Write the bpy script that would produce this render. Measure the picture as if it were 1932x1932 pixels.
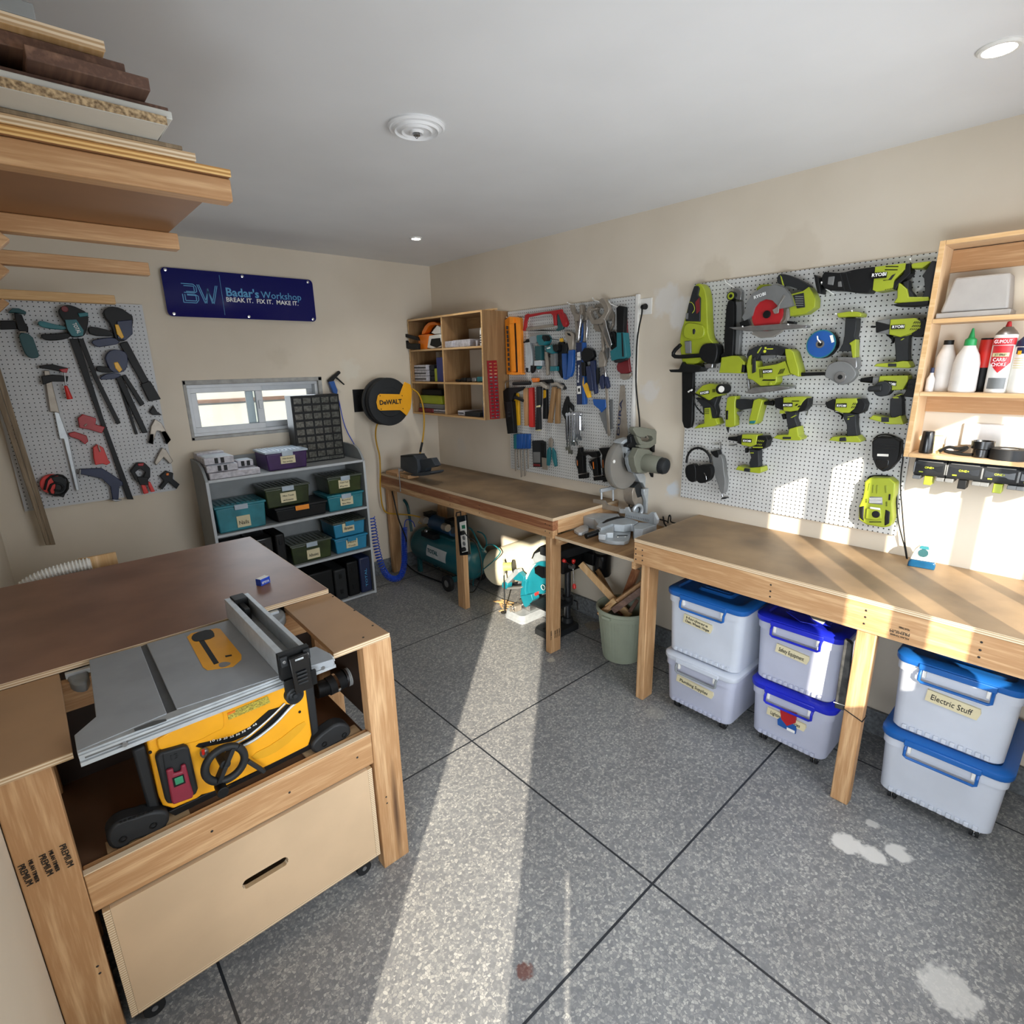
import bpy, bmesh, math, random
from mathutils import Vector, Matrix
random.seed(7)
sc = bpy.context.scene
for o in list(bpy.data.objects): bpy.data.objects.remove(o)
# ---------------------------------------------------------------- camera
CF = 1021.871
CC = Vector((-2.816, -4.145, 1.767))
yaw, pitch, roll = 0.72829, -0.26510, -0.01924
def _cam_axes():
    F = Vector((math.sin(yaw)*math.cos(pitch), math.cos(yaw)*math.cos(pitch), math.sin(pitch)))
    R0 = Vector((math.cos(yaw), -math.sin(yaw), 0)); U0 = R0.cross(F)
    return R0*math.cos(roll)+U0*math.sin(roll), -R0*math.sin(roll)+U0*math.cos(roll), F
CR, CU, CFW = _cam_axes()
cd = bpy.data.cameras.new('camera'); cam = bpy.data.objects.new('camera', cd); sc.collection.objects.link(cam)
cd.sensor_width = 36; cd.lens = CF/1932*36; cd.clip_start = .02
M = Matrix.Identity(4)
for i in range(3): M[i][0] = CR[i]; M[i][1] = CU[i]; M[i][2] = -CFW[i]; M[i][3] = CC[i]
cam.matrix_world = M; sc.camera = cam
# ---------------------------------------------------------------- world, sun, daylight, exposure
w = bpy.data.worlds.new('world'); sc.world = w; w.use_nodes = True
bg = w.node_tree.nodes['Background']; bg.inputs[0].default_value = (.72, .84, 1, 1); bg.inputs[1].default_value = 1.1
SUN = Vector((1, .905, -.507)).normalized()
sl = bpy.data.lights.new('sun', 'SUN'); so = bpy.data.objects.new('sun', sl); sc.collection.objects.link(so)
sl.energy = 10.5; sl.angle = math.radians(.55); sl.color = (1, .90, .74)
so.rotation_euler = SUN.to_track_quat('-Z', 'Y').to_euler(); so.location = (-6, -8, 5)
def area(name, loc, aim, sx, sy, power, col, spread=150):
    l = bpy.data.lights.new(name, 'AREA'); o = bpy.data.objects.new(name, l); sc.collection.objects.link(o)
    l.shape = 'RECTANGLE'; l.size = sx; l.size_y = sy; l.energy = power; l.color = col; l.spread = math.radians(spread)
    o.location = loc; o.rotation_euler = Vector(aim).to_track_quat('-Z', 'Z').to_euler()
area('window_daylight', (-1.0, -4.60, 1.5), (0, 1, -.30), 1.7, 1.05, 30, (.86, .93, 1))
area('door_daylight', (-3.0, -3.86, 1.05), (1, .35, -.10), .55, 1.9, 38, (.86, .93, 1))
area('window_daylight_back', (-1.5, -.02, 1.5), (0, -1, -.1), .75, .3, 2.5, (.85, .93, 1))
sc.view_settings.view_transform = 'Standard'; sc.view_settings.look = 'None'
sc.view_settings.gamma = 1; sc.view_settings.use_curve_mapping = False
sc.view_settings.exposure = 0.27
try: sc.cycles.use_denoising = True
except Exception: pass
sc.cycles.max_bounces = 8; sc.cycles.diffuse_bounces = 5; sc.cycles.transparent_max_bounces = 12
sc.cycles.caustics_reflective = False; sc.cycles.caustics_refractive = False
sc.cycles.sample_clamp_indirect = 6
# ---------------------------------------------------------------- helpers
def ray(px, py): return CFW+CR*((px-966)/CF)-CU*((py-966)/CF)
def P(px, py, ax, v):
    d = ray(px, py); t = (v-CC[ax])/d[ax]; return CC+d*t
def zm(ox, oy, s):
    def f(st): return [(ox+float(a)*s, oy+float(b)*s) for a, b in (q.split(',') for q in st.split())]
    return f
FULL = zm(0, 0, 1)
def lin(h):
    h = h.lstrip('#'); r = []
    for i in (0, 2, 4):
        c = int(h[i:i+2], 16)/255; r.append(c/12.92 if c <= .04045 else ((c+.055)/1.055)**2.4)
    return (*r, 1)
MT = {}
def newmat(name):
    m = bpy.data.materials.new(name); m.use_nodes = True; MT[name] = m
    nt = m.node_tree; return m, nt, nt.nodes['Principled BSDF']
def N(nt, t, **k):
    n = nt.nodes.new(t)
    for a, b in k.items():
        if a.startswith('i_'): n.inputs[int(a[2:])].default_value = b
        else: setattr(n, a, b)
    return n
def ramp(nt, a, b, ca, cb, extra=()):
    r = N(nt, 'ShaderNodeValToRGB'); e = r.color_ramp.elements
    e[0].position = a; e[0].color = ca; e[1].position = b; e[1].color = cb
    for p, c in extra: x = e.new(p); x.color = c
    return r
def mat(name, hexc, rough=.5, metal=0, var=.10, sc_=14, spec=.5, bump=0, dirt=None):
    m, nt, p = newmat(name); c = lin(hexc)
    tc = N(nt, 'ShaderNodeTexCoord'); no = N(nt, 'ShaderNodeTexNoise'); no.inputs['Scale'].default_value = sc_; no.inputs['Detail'].default_value = 5
    nt.links.new(tc.outputs['Object'], no.inputs['Vector'])
    lo = dirt and lin(dirt) or (c[0]*(1-var), c[1]*(1-var), c[2]*(1-var), 1)
    r = ramp(nt, .35, .65, lo, c if dirt else (min(1, c[0]*(1+var)), min(1, c[1]*(1+var)), min(1, c[2]*(1+var)), 1))
    nt.links.new(no.outputs['Fac'], r.inputs['Fac']); nt.links.new(r.outputs['Color'], p.inputs['Base Color'])
    p.inputs['Roughness'].default_value = rough; p.inputs['Metallic'].default_value = metal; p.inputs['Specular IOR Level'].default_value = spec
    if bump:
        b = N(nt, 'ShaderNodeBump'); b.inputs['Strength'].default_value = bump; b.inputs['Distance'].default_value = .002
        n2 = N(nt, 'ShaderNodeTexNoise'); n2.inputs['Scale'].default_value = sc_*8; nt.links.new(tc.outputs['Object'], n2.inputs['Vector'])
        nt.links.new(n2.outputs['Fac'], b.inputs['Height']); nt.links.new(b.outputs['Normal'], p.inputs['Normal'])
    return m
def wood(name, light, dark, ax, rough=.6, grain=22, contrast=1, knots=False):
    m, nt, p = newmat(name); tc = N(nt, 'ShaderNodeTexCoord'); mp = N(nt, 'ShaderNodeMapping')
    s = [grain]*3; s[ax] = grain*.06; mp.inputs['Scale'].default_value = s
    nt.links.new(tc.outputs['Object'], mp.inputs['Vector'])
    no = N(nt, 'ShaderNodeTexNoise'); no.inputs['Scale'].default_value = 1; no.inputs['Detail'].default_value = 3; no.inputs['Distortion'].default_value = .6
    nt.links.new(mp.outputs['Vector'], no.inputs['Vector'])
    mu = N(nt, 'ShaderNodeMath', operation='MULTIPLY'); mu.inputs[1].default_value = 9*contrast; nt.links.new(no.outputs['Fac'], mu.inputs[0])
    fr = N(nt, 'ShaderNodeMath', operation='SINE'); nt.links.new(mu.outputs[0], fr.inputs[0])
    n2 = N(nt, 'ShaderNodeTexNoise'); n2.inputs['Scale'].default_value = 6; n2.inputs['Detail'].default_value = 6; nt.links.new(mp.outputs['Vector'], n2.inputs['Vector'])
    ad = N(nt, 'ShaderNodeMath', operation='MULTIPLY_ADD'); ad.inputs[1].default_value = .35; nt.links.new(fr.outputs[0], ad.inputs[0]); nt.links.new(n2.outputs['Fac'], ad.inputs[2])
    r = ramp(nt, .15, .85, lin(dark), lin(light)); nt.links.new(ad.outputs[0], r.inputs['Fac'])
    out = r.outputs['Color']
    if knots:
        vo = N(nt, 'ShaderNodeTexVoronoi'); vo.inputs['Scale'].default_value = .16
        nt.links.new(mp.outputs['Vector'], vo.inputs['Vector'])
        kr = ramp(nt, .03, .09, lin('4a2a14'), (1, 1, 1, 1)); nt.links.new(vo.outputs['Distance'], kr.inputs['Fac'])
        mx = N(nt, 'ShaderNodeMix', data_type='RGBA', blend_type='MULTIPLY'); mx.inputs[0].default_value = .9
        nt.links.new(out, mx.inputs[6]); nt.links.new(kr.outputs['Color'], mx.inputs[7]); out = mx.outputs[2]
    nt.links.new(out, p.inputs['Base Color']); p.inputs['Roughness'].default_value = rough
    return m
def clear(name, hexc, alpha, rough=.15):   # thin clear plastic or glass: a see-through share and a plastic share
    m, nt, p = newmat(name); p.inputs['Base Color'].default_value = lin(hexc); p.inputs['Roughness'].default_value = rough
    tr = N(nt, 'ShaderNodeBsdfTransparent'); tr.inputs[0].default_value = lin(hexc)
    mx = N(nt, 'ShaderNodeMixShader'); mx.inputs[0].default_value = alpha
    out = nt.nodes['Material Output']
    nt.links.new(tr.outputs[0], mx.inputs[1]); nt.links.new(p.outputs[0], mx.inputs[2]); nt.links.new(mx.outputs[0], out.inputs[0]); return m
def emis(name, hexc, s):
    m, nt, p = newmat(name); p.inputs['Emission Color'].default_value = lin(hexc); p.inputs['Emission Strength'].default_value = s; return m
class MB:
    def __init__(s): s.v = []; s.f = []; s.m = []; s.mats = []
    def add(s, vs, fs, mt):
        if mt not in s.mats: s.mats.append(mt)
        k = s.mats.index(mt); b = len(s.v); s.v += [tuple(x) for x in vs]; s.f += [[b+i for i in f] for f in fs]; s.m += [k]*len(fs); return s
    def box(s, x0, x1, y0, y1, z0, z1, mt):
        x0, x1 = sorted((x0, x1)); y0, y1 = sorted((y0, y1)); z0, z1 = sorted((z0, z1))
        return s.add([(x0, y0, z0), (x1, y0, z0), (x1, y1, z0), (x0, y1, z0), (x0, y0, z1), (x1, y0, z1), (x1, y1, z1), (x0, y1, z1)],
                     [(0, 3, 2, 1), (4, 5, 6, 7), (0, 1, 5, 4), (1, 2, 6, 5), (2, 3, 7, 6), (3, 0, 4, 7)], mt)
    def obox(s, c, a, b, d, mt):   # centre and three half-axis vectors
        c, a, b, d = map(Vector, (c, a, b, d)); vs = [c+a*i+b*j+d*k for k in (-1, 1) for i, j in ((-1, -1), (1, -1), (1, 1), (-1, 1))]
        return s.add(vs, [(0, 3, 2, 1), (4, 5, 6, 7), (0, 1, 5, 4), (1, 2, 6, 5), (2, 3, 7, 6), (3, 0, 4, 7)], mt)
    def beam(s, p0, p1, wd, ht, mt, up=(0, 0, 1)):
        p0, p1 = Vector(p0), Vector(p1); d = (p1-p0); L = d.length; d.normalize(); u = Vector(up); r = d.cross(u).normalized(); u = r.cross(d)
        return s.obox((p0+p1)/2, d*L/2, r*wd/2, u*ht/2, mt)
    def prism(s, pts, off, mt):
        pts = [Vector(p) for p in pts]; off = Vector(off); n = len(pts)
        return s.add(pts+[p+off for p in pts], [list(range(n)), list(range(2*n-1, n-1, -1))]+[(i, (i+1) % n, n+(i+1) % n, n+i) for i in range(n)], mt)
    def rings(s, rs, mt, caps=True):
        n = len(rs[0]); vs = [p for r in rs for p in r]; fs = [(k*n+i, k*n+(i+1) % n, (k+1)*n+(i+1) % n, (k+1)*n+i) for k in range(len(rs)-1) for i in range(n)]
        if caps: fs += [list(range(n-1, -1, -1)), [(len(rs)-1)*n+i for i in range(n)]]
        return s.add(vs, fs, mt)
    def lathe(s, p, axis, prof, mt, n=20, caps=True):   # prof: (distance along axis, radius)
        p = Vector(p); a = Vector(axis).normalized(); u = a.orthogonal().normalized(); v = a.cross(u)
        return s.rings([[p+a*t+(u*math.cos(2*math.pi*i/n)+v*math.sin(2*math.pi*i/n))*max(r, 1e-5) for i in range(n)] for t, r in prof], mt, caps)
    def cyl(s, p0, p1, r0, mt, r1=None, n=16):
        p0, p1 = Vector(p0), Vector(p1); L = (p1-p0).length; return s.lathe(p0, p1-p0, [(0, r0), (L, r0 if r1 is None else r1)], mt, n)
    def tube(s, pts, r, mt, n=8, smooth=0):
        pts = [Vector(p) for p in pts]
        for _ in range(smooth):
            q = [pts[0]]
            for a, b in zip(pts, pts[1:]): q += [a*.75+b*.25, a*.25+b*.75]
            pts = q+[pts[-1]]
        rs = []; u = None
        for i, p in enumerate(pts):
            d = (pts[min(i+1, len(pts)-1)]-pts[max(i-1, 0)]).normalized()
            u = d.orthogonal().normalized() if u is None else (u-d*u.dot(d)).normalized()
            v = d.cross(u); rs.append([p+(u*math.cos(2*math.pi*k/n)+v*math.sin(2*math.pi*k/n))*r for k in range(n)])
        return s.rings(rs, mt)
    def ball(s, c, r, mt, n=14):
        c = Vector(c); r = (r, r, r) if not hasattr(r, '__len__') else r; h = n//2
        return s.rings([[c+Vector((math.sin(math.pi*max(k, .02)/h)*math.cos(2*math.pi*i/n)*r[0], math.sin(math.pi*max(k, .02)/h)*math.sin(2*math.pi*i/n)*r[1], math.cos(math.pi*max(k, .02)/h)*r[2])) for i in range(n)] for k in [x if x < h else h-.02 for x in range(h+1)]], mt)
    def torus(s, c, axis, R, r, mt, n=24, m=8, a0=0, a1=360):
        c = Vector(c); a = Vector(axis).normalized(); u = a.orthogonal().normalized(); v = a.cross(u); k = int(n*(a1-a0)/360)
        pts = [c+(u*math.cos(math.radians(a0+(a1-a0)*i/k))+v*math.sin(math.radians(a0+(a1-a0)*i/k)))*R for i in range(k+1)]
        return s.tube(pts, r, mt, m)
    def build(s, name, parent=None, bev=0, seg=2, kind=None, label=None, ang=38):
        me = bpy.data.meshes.new(name); me.from_pydata(s.v, [], s.f)
        for k in s.mats: me.materials.append(MT[k])
        me.polygons.foreach_set('material_index', s.m)
        bm = bmesh.new(); bm.from_mesh(me); bmesh.ops.recalc_face_normals(bm, faces=bm.faces); bm.to_mesh(me); bm.free()
        me.shade_smooth(); me.set_sharp_from_angle(angle=math.radians(ang))
        o = bpy.data.objects.new(name, me); sc.collection.objects.link(o)
        if parent: o.parent = parent
        if bev:
            b = o.modifiers.new('b', 'BEVEL'); b.width = bev; b.segments = seg; b.limit_method = 'ANGLE'; b.angle_limit = math.radians(40); b.harden_normals = False
        if kind: o['kind'] = kind
        if label: o['label'] = label
        return o
def chaikin(pts, k):
    for _ in range(k):
        q = []
        for a, b in zip(pts, pts[1:]+pts[:1]): q += [(a[0]*.75+b[0]*.25, a[1]*.75+b[1]*.25), (a[0]*.25+b[0]*.75, a[1]*.25+b[1]*.75)]
        pts = q
    return pts
def trace(mb, pts, ax, v, v2, mt, rnd=0):   # outline measured on the photo, laid on the plane coordinate[ax] = v at real size and given real depth to v2
    off = [0, 0, 0]; off[ax] = v2-v
    return mb.prism([P(x, y, ax, v) for x, y in chaikin(pts, rnd)], off, mt)
def T(name, label, cat, group=None):
    o = bpy.data.objects.new(name, None); sc.collection.objects.link(o); o.empty_display_size = .05
    o['label'] = label; o['category'] = cat
    if group: o['group'] = group
    return o
def tag(o, label, cat, group=None, kind=None):
    o['label'] = label; o['category'] = cat
    if group: o['group'] = group
    if kind: o['kind'] = kind
    return o
def kids(o): return [c for c in bpy.data.objects if c.parent == o]
def fin(o):    # put a thing's origin at its base without moving anything
    ch = []; st = [o]
    while st:
        x = st.pop(); ch.append(x); st += CH.get(x.name, [])
    vs = [v.co for x in ch if x.type == 'MESH' for v in x.data.vertices]
    if not vs: return
    if o.type == 'MESH' and '_b' in o.data: vs = [v+Vector(o.data['_b']) for v in vs]
    b = Vector(((min(v.x for v in vs)+max(v.x for v in vs))/2, (min(v.y for v in vs)+max(v.y for v in vs))/2, min(v.z for v in vs)))
    if o.type == 'MESH':
        if '_b' in o.data: b = Vector(o.data['_b'])
        else: o.data.transform(Matrix.Translation(-b)); o.data['_b'] = b
    for c in CH.get(o.name, []): c.location = -b
    o.location = o.location+b
def dup(root, delta, label=None, group=None):
    r = root.copy(); sc.collection.objects.link(r); r.location = Vector(r.location)+Vector(delta)
    if label: r['label'] = label
    if group: r['group'] = group
    for c in list(root.children):
        k = c.copy(); sc.collection.objects.link(k); k.parent = r
        for g in c.children:
            h = g.copy(); sc.collection.objects.link(h); h.parent = k
    return r
CH = {}
def fin_all():
    CH.clear()
    for o in bpy.data.objects:
        if o.parent: CH.setdefault(o.parent.name, []).append(o)
    for o in list(bpy.data.objects):
        if o.parent is None and o.type in ('MESH', 'EMPTY') and o.get('kind') != 'structure' and not o.get('_keep'): fin(o)
    for o in bpy.data.objects:
        if '_keep' in o: del o['_keep']
    for m in bpy.data.meshes:
        if '_b' in m: del m['_b']
def text(s, p0, p1, nrm, mt, parent=None, name='lettering', h=None, ext=.0008, slant=0, bold=0, join=None):
    p0, p1, nrm = Vector(p0), Vector(p1), Vector(nrm).normalized(); U = (p1-p0); W = U.length; U.normalize(); V = nrm.cross(U).normalized()
    cu = bpy.data.curves.new('t', 'FONT'); cu.body = s; cu.resolution_u = 2; cu.extrude = ext*20; cu.offset = bold; cu.shear = slant; cu.size = 1
    ob = bpy.data.objects.new('t', cu); sc.collection.objects.link(ob)
    dg = bpy.context.evaluated_depsgraph_get(); me = bpy.data.meshes.new_from_object(ob.evaluated_get(dg)); bpy.data.objects.remove(ob)
    xs = [v.co.x for v in me.vertices]; ys = [v.co.y for v in me.vertices]; x0, x1 = min(xs), max(xs); y1 = max(ys); k = W/(x1-x0)
    ky = k if h is None else h/(.73)
    vs = [p0+U*((v.co.x-x0)*k)+V*(v.co.y*ky)+nrm*(v.co.z/20+ext) for v in me.vertices]; fs = [list(p.vertices) for p in me.polygons]
    bpy.data.meshes.remove(me)
    if join is not None: join.add(vs, fs, mt); return None
    return MB().add(vs, fs, mt).build(name, parent)
NX, NY = (-1, 0, 0), (0, -1, 0)
def tool(name, label, cat, Z, ax, parts, group=None, bev=.003):
    """parts: (part, material, spec, w_front, w_back or radius, extra).  spec 'x,y ..' outline, '~..' tube, '|a b' rod, '@a' disc facing out, 'T:word|a b' lettering"""
    root = T(name, label, cat, group); made = {}; order = []
    nr = NX if ax == 0 else NY
    for p in parts:
        nm, mt, sp = p[0], p[1], p[2]; new = not nm.startswith('+'); nm = nm.lstrip('+')
        key = nm
        if new or nm not in made: made[nm] = MB(); order.append((nm, made[nm]))
        mb = made[nm]; q = Z(sp.lstrip('~|@').split('|')[-1]) if not sp.startswith('T:') else Z(sp.split('|')[1])
        if sp[0] == '~': mb.tube([P(x, y, ax, -p[3]) for x, y in q], p[4], mt, 8, p[5] if len(p) > 5 else 1)
        elif sp[0] == '|':
            wb = p[6] if len(p) > 6 else p[3]
            mb.cyl(P(*q[0], ax, -p[3]), P(*q[1], ax, -wb), p[4], mt, p[5] if len(p) > 5 else None)
        elif sp[0] == '@':
            c = P(*q[0], ax, -p[3]); b = c.copy(); b[ax] = -p[4]; R = p[5] if len(q) < 2 else (P(*q[1], ax, -p[3])-c).length; mb.cyl(b, c, R, mt, n=28)
        elif sp[:2] == 'T:': text(sp[2:].split('|')[0], P(*q[0], ax, -p[3]), P(*q[1], ax, -p[3]), nr, mt, join=mb, h=p[4] if len(p) > 4 else None, bold=.012)
        else: trace(mb, q, ax, -p[3], -p[4], mt, p[5] if len(p) > 5 else 0)
    top = {}
    for nm, mb in order:
        a = nm.split('>'); par = root if len(a) == 1 else top[a[0]]
        o = mb.build(a[-1].split('#')[0], par, bev if 'lettering' not in nm and bev else 0); top.setdefault(a[0], o) if len(a) == 1 else None
    return root
# ---------------------------------------------------------------- materials
def paint_mat():
    m, nt, p = newmat('wall_paint'); tc = N(nt, 'ShaderNodeTexCoord')
    n1 = N(nt, 'ShaderNodeTexNoise'); n1.inputs['Scale'].default_value = 1.6; n1.inputs['Detail'].default_value = 6; nt.links.new(tc.outputs['Object'], n1.inputs['Vector'])
    r1 = ramp(nt, .3, .75, lin('cfc3b0'), lin('dcd1c0')); nt.links.new(n1.outputs['Fac'], r1.inputs['Fac'])
    n2 = N(nt, 'ShaderNodeTexNoise'); n2.inputs['Scale'].default_value = 3.1; n2.inputs['Detail'].default_value = 3; nt.links.new(tc.outputs['Object'], n2.inputs['Vector'])
    r2 = ramp(nt, .68, .72, (0, 0, 0, 1), (1, 1, 1, 1)); nt.links.new(n2.outputs['Fac'], r2.inputs['Fac'])
    mx = N(nt, 'ShaderNodeMix', data_type='RGBA'); mx.inputs[7].default_value = lin('d9cdb8')
    mm = N(nt, 'ShaderNodeMath', operation='MULTIPLY'); mm.inputs[1].default_value = .6; nt.links.new(r2.outputs['Color'], mm.inputs[0]); nt.links.new(mm.outputs[0], mx.inputs[0])
    nt.links.new(r1.outputs['Color'], mx.inputs[6]); out = mx.outputs[2]
    # plaster repair patches at fixed places on the walls
    for (c, r, col, st) in (((0, -2.33, 2.10), .10, 'dedad4', .8), ((0, -2.42, 2.02), .09, 'e2dfdb', .8), ((0, -2.60, 2.19), .10, 'bcae98', .35), ((0, -2.24, 1.60), .07, 'd8d4cf', .7), ((0, -2.42, 1.03), .05, 'cfd6dc', .9),
                            ((-.80, 0, 1.75), .09, 'd6cfc0', .7), ((-.35, 0, 1.40), .08, 'd9d2c6', .5), ((0, -3.0, 2.24), .12, 'c0b29d', .3), ((0, -.35, 1.1), .07, 'd0c8bb', .6), ((-1.35, 0, 1.85), .08, 'c2b6a2', .3)):
        vs = N(nt, 'ShaderNodeVectorMath', operation='DISTANCE'); vs.inputs[1].default_value = c; nt.links.new(tc.outputs['Object'], vs.inputs[0])
        ad = N(nt, 'ShaderNodeMath', operation='MULTIPLY_ADD'); n3 = N(nt, 'ShaderNodeTexNoise'); n3.inputs['Scale'].default_value = 14; n3.inputs['Detail'].default_value = 4; nt.links.new(tc.outputs['Object'], n3.inputs['Vector'])
        ad.inputs[1].default_value = .14; nt.links.new(n3.outputs['Fac'], ad.inputs[0]); nt.links.new(vs.outputs['Value'], ad.inputs[2])
        rr = ramp(nt, r*.9+.05, r*1.0+.075, (st, st, st, 1), (0, 0, 0, 1)); nt.links.new(ad.outputs[0], rr.inputs['Fac'])
        mq = N(nt, 'ShaderNodeMix', data_type='RGBA'); mq.inputs[7].default_value = lin(col); nt.links.new(rr.outputs['Color'], mq.inputs[0]); nt.links.new(out, mq.inputs[6]); out = mq.outputs[2]
    nt.links.new(out, p.inputs['Base Color']); p.inputs['Roughness'].default_value = .75; p.inputs['Specular IOR Level'].default_value = .25
    b = N(nt, 'ShaderNodeBump'); b.inputs['Strength'].default_value = .25; b.inputs['Distance'].default_value = .01; nt.links.new(n1.outputs['Fac'], b.inputs['Height']); nt.links.new(b.outputs['Normal'], p.inputs['Normal'])
paint_mat()
GX, GY, SX, SY = -1.4746, -3.3436, 1.2046, 1.0294
def floor_mat():
    m, nt, p = newmat('terrazzo'); tc = N(nt, 'ShaderNodeTexCoord'); ob = tc.outputs['Object']
    no = N(nt, 'ShaderNodeTexNoise'); no.inputs['Scale'].default_value = 60; nt.links.new(ob, no.inputs['Vector'])
    sc1 = N(nt, 'ShaderNodeVectorMath', operation='SCALE'); sc1.inputs['Scale'].default_value = .012; nt.links.new(no.outputs['Color'], sc1.inputs[0])
    adv = N(nt, 'ShaderNodeVectorMath', operation='ADD'); nt.links.new(ob, adv.inputs[0]); nt.links.new(sc1.outputs[0], adv.inputs[1])
    def vor(scale, feat='F1'):
        v = N(nt, 'ShaderNodeTexVoronoi', feature=feat); v.inputs['Scale'].default_value = scale; nt.links.new(adv.outputs[0], v.inputs['Vector']); return v
    v1 = vor(112); ve = vor(112, 'DISTANCE_TO_EDGE')
    sx = N(nt, 'ShaderNodeSeparateColor'); nt.links.new(v1.outputs['Color'], sx.inputs[0])
    cr = ramp(nt, .0, 1, lin('747576'), lin('b5b3ad'), ((.34, lin('838484')), (.55, lin('8f8f8d')), (.8, lin('a09f9a')))); nt.links.new(sx.outputs[0], cr.inputs['Fac'])
    er = ramp(nt, .02, .09, (0, 0, 0, 1), (1, 1, 1, 1)); nt.links.new(ve.outputs['Distance'], er.inputs['Fac'])
    mx = N(nt, 'ShaderNodeMix', data_type='RGBA'); mx.inputs[6].default_value = lin('76777a'); nt.links.new(er.outputs['Color'], mx.inputs[0]); nt.links.new(cr.outputs['Color'], mx.inputs[7])
    n2 = N(nt, 'ShaderNodeTexNoise'); n2.inputs['Scale'].default_value = 1.3; n2.inputs['Detail'].default_value = 6; nt.links.new(ob, n2.inputs['Vector'])
    r2 = ramp(nt, .3, .7, (.72, .72, .73, 1), (1.0, 1.0, 1.0, 1)); nt.links.new(n2.outputs['Fac'], r2.inputs['Fac'])
    ml = N(nt, 'ShaderNodeMix', data_type='RGBA', blend_type='MULTIPLY'); ml.inputs[0].default_value = 1; nt.links.new(mx.outputs[2], ml.inputs[6]); nt.links.new(r2.outputs['Color'], ml.inputs[7]); out = ml.outputs[2]
    # dividing strips
    sp = N(nt, 'ShaderNodeSeparateXYZ'); nt.links.new(ob, sp.inputs[0]); ms = []
    for k, g, s in ((0, GX, SX), (1, GY, SY)):
        a = N(nt, 'ShaderNodeMath', operation='SUBTRACT'); a.inputs[1].default_value = g-s*10.5; nt.links.new(sp.outputs[k], a.inputs[0])
        b = N(nt, 'ShaderNodeMath', operation='DIVIDE'); b.inputs[1].default_value = s; nt.links.new(a.outputs[0], b.inputs[0])
        c = N(nt, 'ShaderNodeMath', operation='FRACT'); nt.links.new(b.outputs[0], c.inputs[0])
        d = N(nt, 'ShaderNodeMath', operation='SUBTRACT'); d.inputs[1].default_value = .5; nt.links.new(c.outputs[0], d.inputs[0])
        e = N(nt, 'ShaderNodeMath', operation='ABSOLUTE'); nt.links.new(d.outputs[0], e.inputs[0])
        f = N(nt, 'ShaderNodeMath', operation='LESS_THAN'); f.inputs[1].default_value = .0042/s; nt.links.new(e.outputs[0], f.inputs[0]); ms.append(f)
    mm = N(nt, 'ShaderNodeMath', operation='MAXIMUM'); nt.links.new(ms[0].outputs[0], mm.inputs[0]); nt.links.new(ms[1].outputs[0], mm.inputs[1])
    mg = N(nt, 'ShaderNodeMix', data_type='RGBA'); mg.inputs[7].default_value = lin('26292e'); nt.links.new(mm.outputs[0], mg.inputs[0]); nt.links.new(out, mg.inputs[6]); out = mg.outputs[2]
    # dried plaster smears, a rust stain, sawdust
    def spot(px, py, r, col, st, ns=9, amp=.35, out=None):
        c = P(px, py, 2, 0); d = N(nt, 'ShaderNodeVectorMath', operation='DISTANCE'); d.inputs[1].default_value = c; nt.links.new(ob, d.inputs[0])
        n3 = N(nt, 'ShaderNodeTexNoise'); n3.inputs['Scale'].default_value = ns; n3.inputs['Detail'].default_value = 5; nt.links.new(ob, n3.inputs['Vector'])
        a = N(nt, 'ShaderNodeMath', operation='MULTIPLY_ADD'); a.inputs[1].default_value = amp*r*4; nt.links.new(n3.outputs['Fac'], a.inputs[0]); nt.links.new(d.outputs['Value'], a.inputs[2])
        b0 = r+amp*r*2; rr = ramp(nt, max(0, b0-r*.25), b0, (st, st, st, 1), (0, 0, 0, 1)); nt.links.new(a.outputs[0], rr.inputs['Fac'])
        q = N(nt, 'ShaderNodeMix', data_type='RGBA'); q.inputs[7].default_value = lin(col); nt.links.new(rr.outputs['Color'], q.inputs[0]); nt.links.new(out, q.inputs[6]); return q.outputs[2]
    for a in ((1600, 1592, .055, 'cfcdc8', .95, 26), (1645, 1612, .05, 'cfcdc8', .95, 26), (1695, 1610, .045, 'cfcdc8', .9, 26), (1645, 1554, .025, 'c4c2bd', .8, 30), (1790, 1868, .08, 'c4c2bd', .7, 30), (990, 1832, .028, '5e2c1e', .75, 60), (1235, 1345, .06, 'a9a69d', .35, 30), (1195, 1180, .12, '7c6e5a', .7, 20), (1040, 1245, .03, 'c9c2b0', .5, 40), (1120, 1180, .07, '8b7d68', .6, 20)):
        out = spot(*a[:6], out=out)
    nt.links.new(out, p.inputs['Base Color']); p.inputs['Roughness'].default_value = .42; p.inputs['Specular IOR Level'].default_value = .4
floor_mat()
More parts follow.
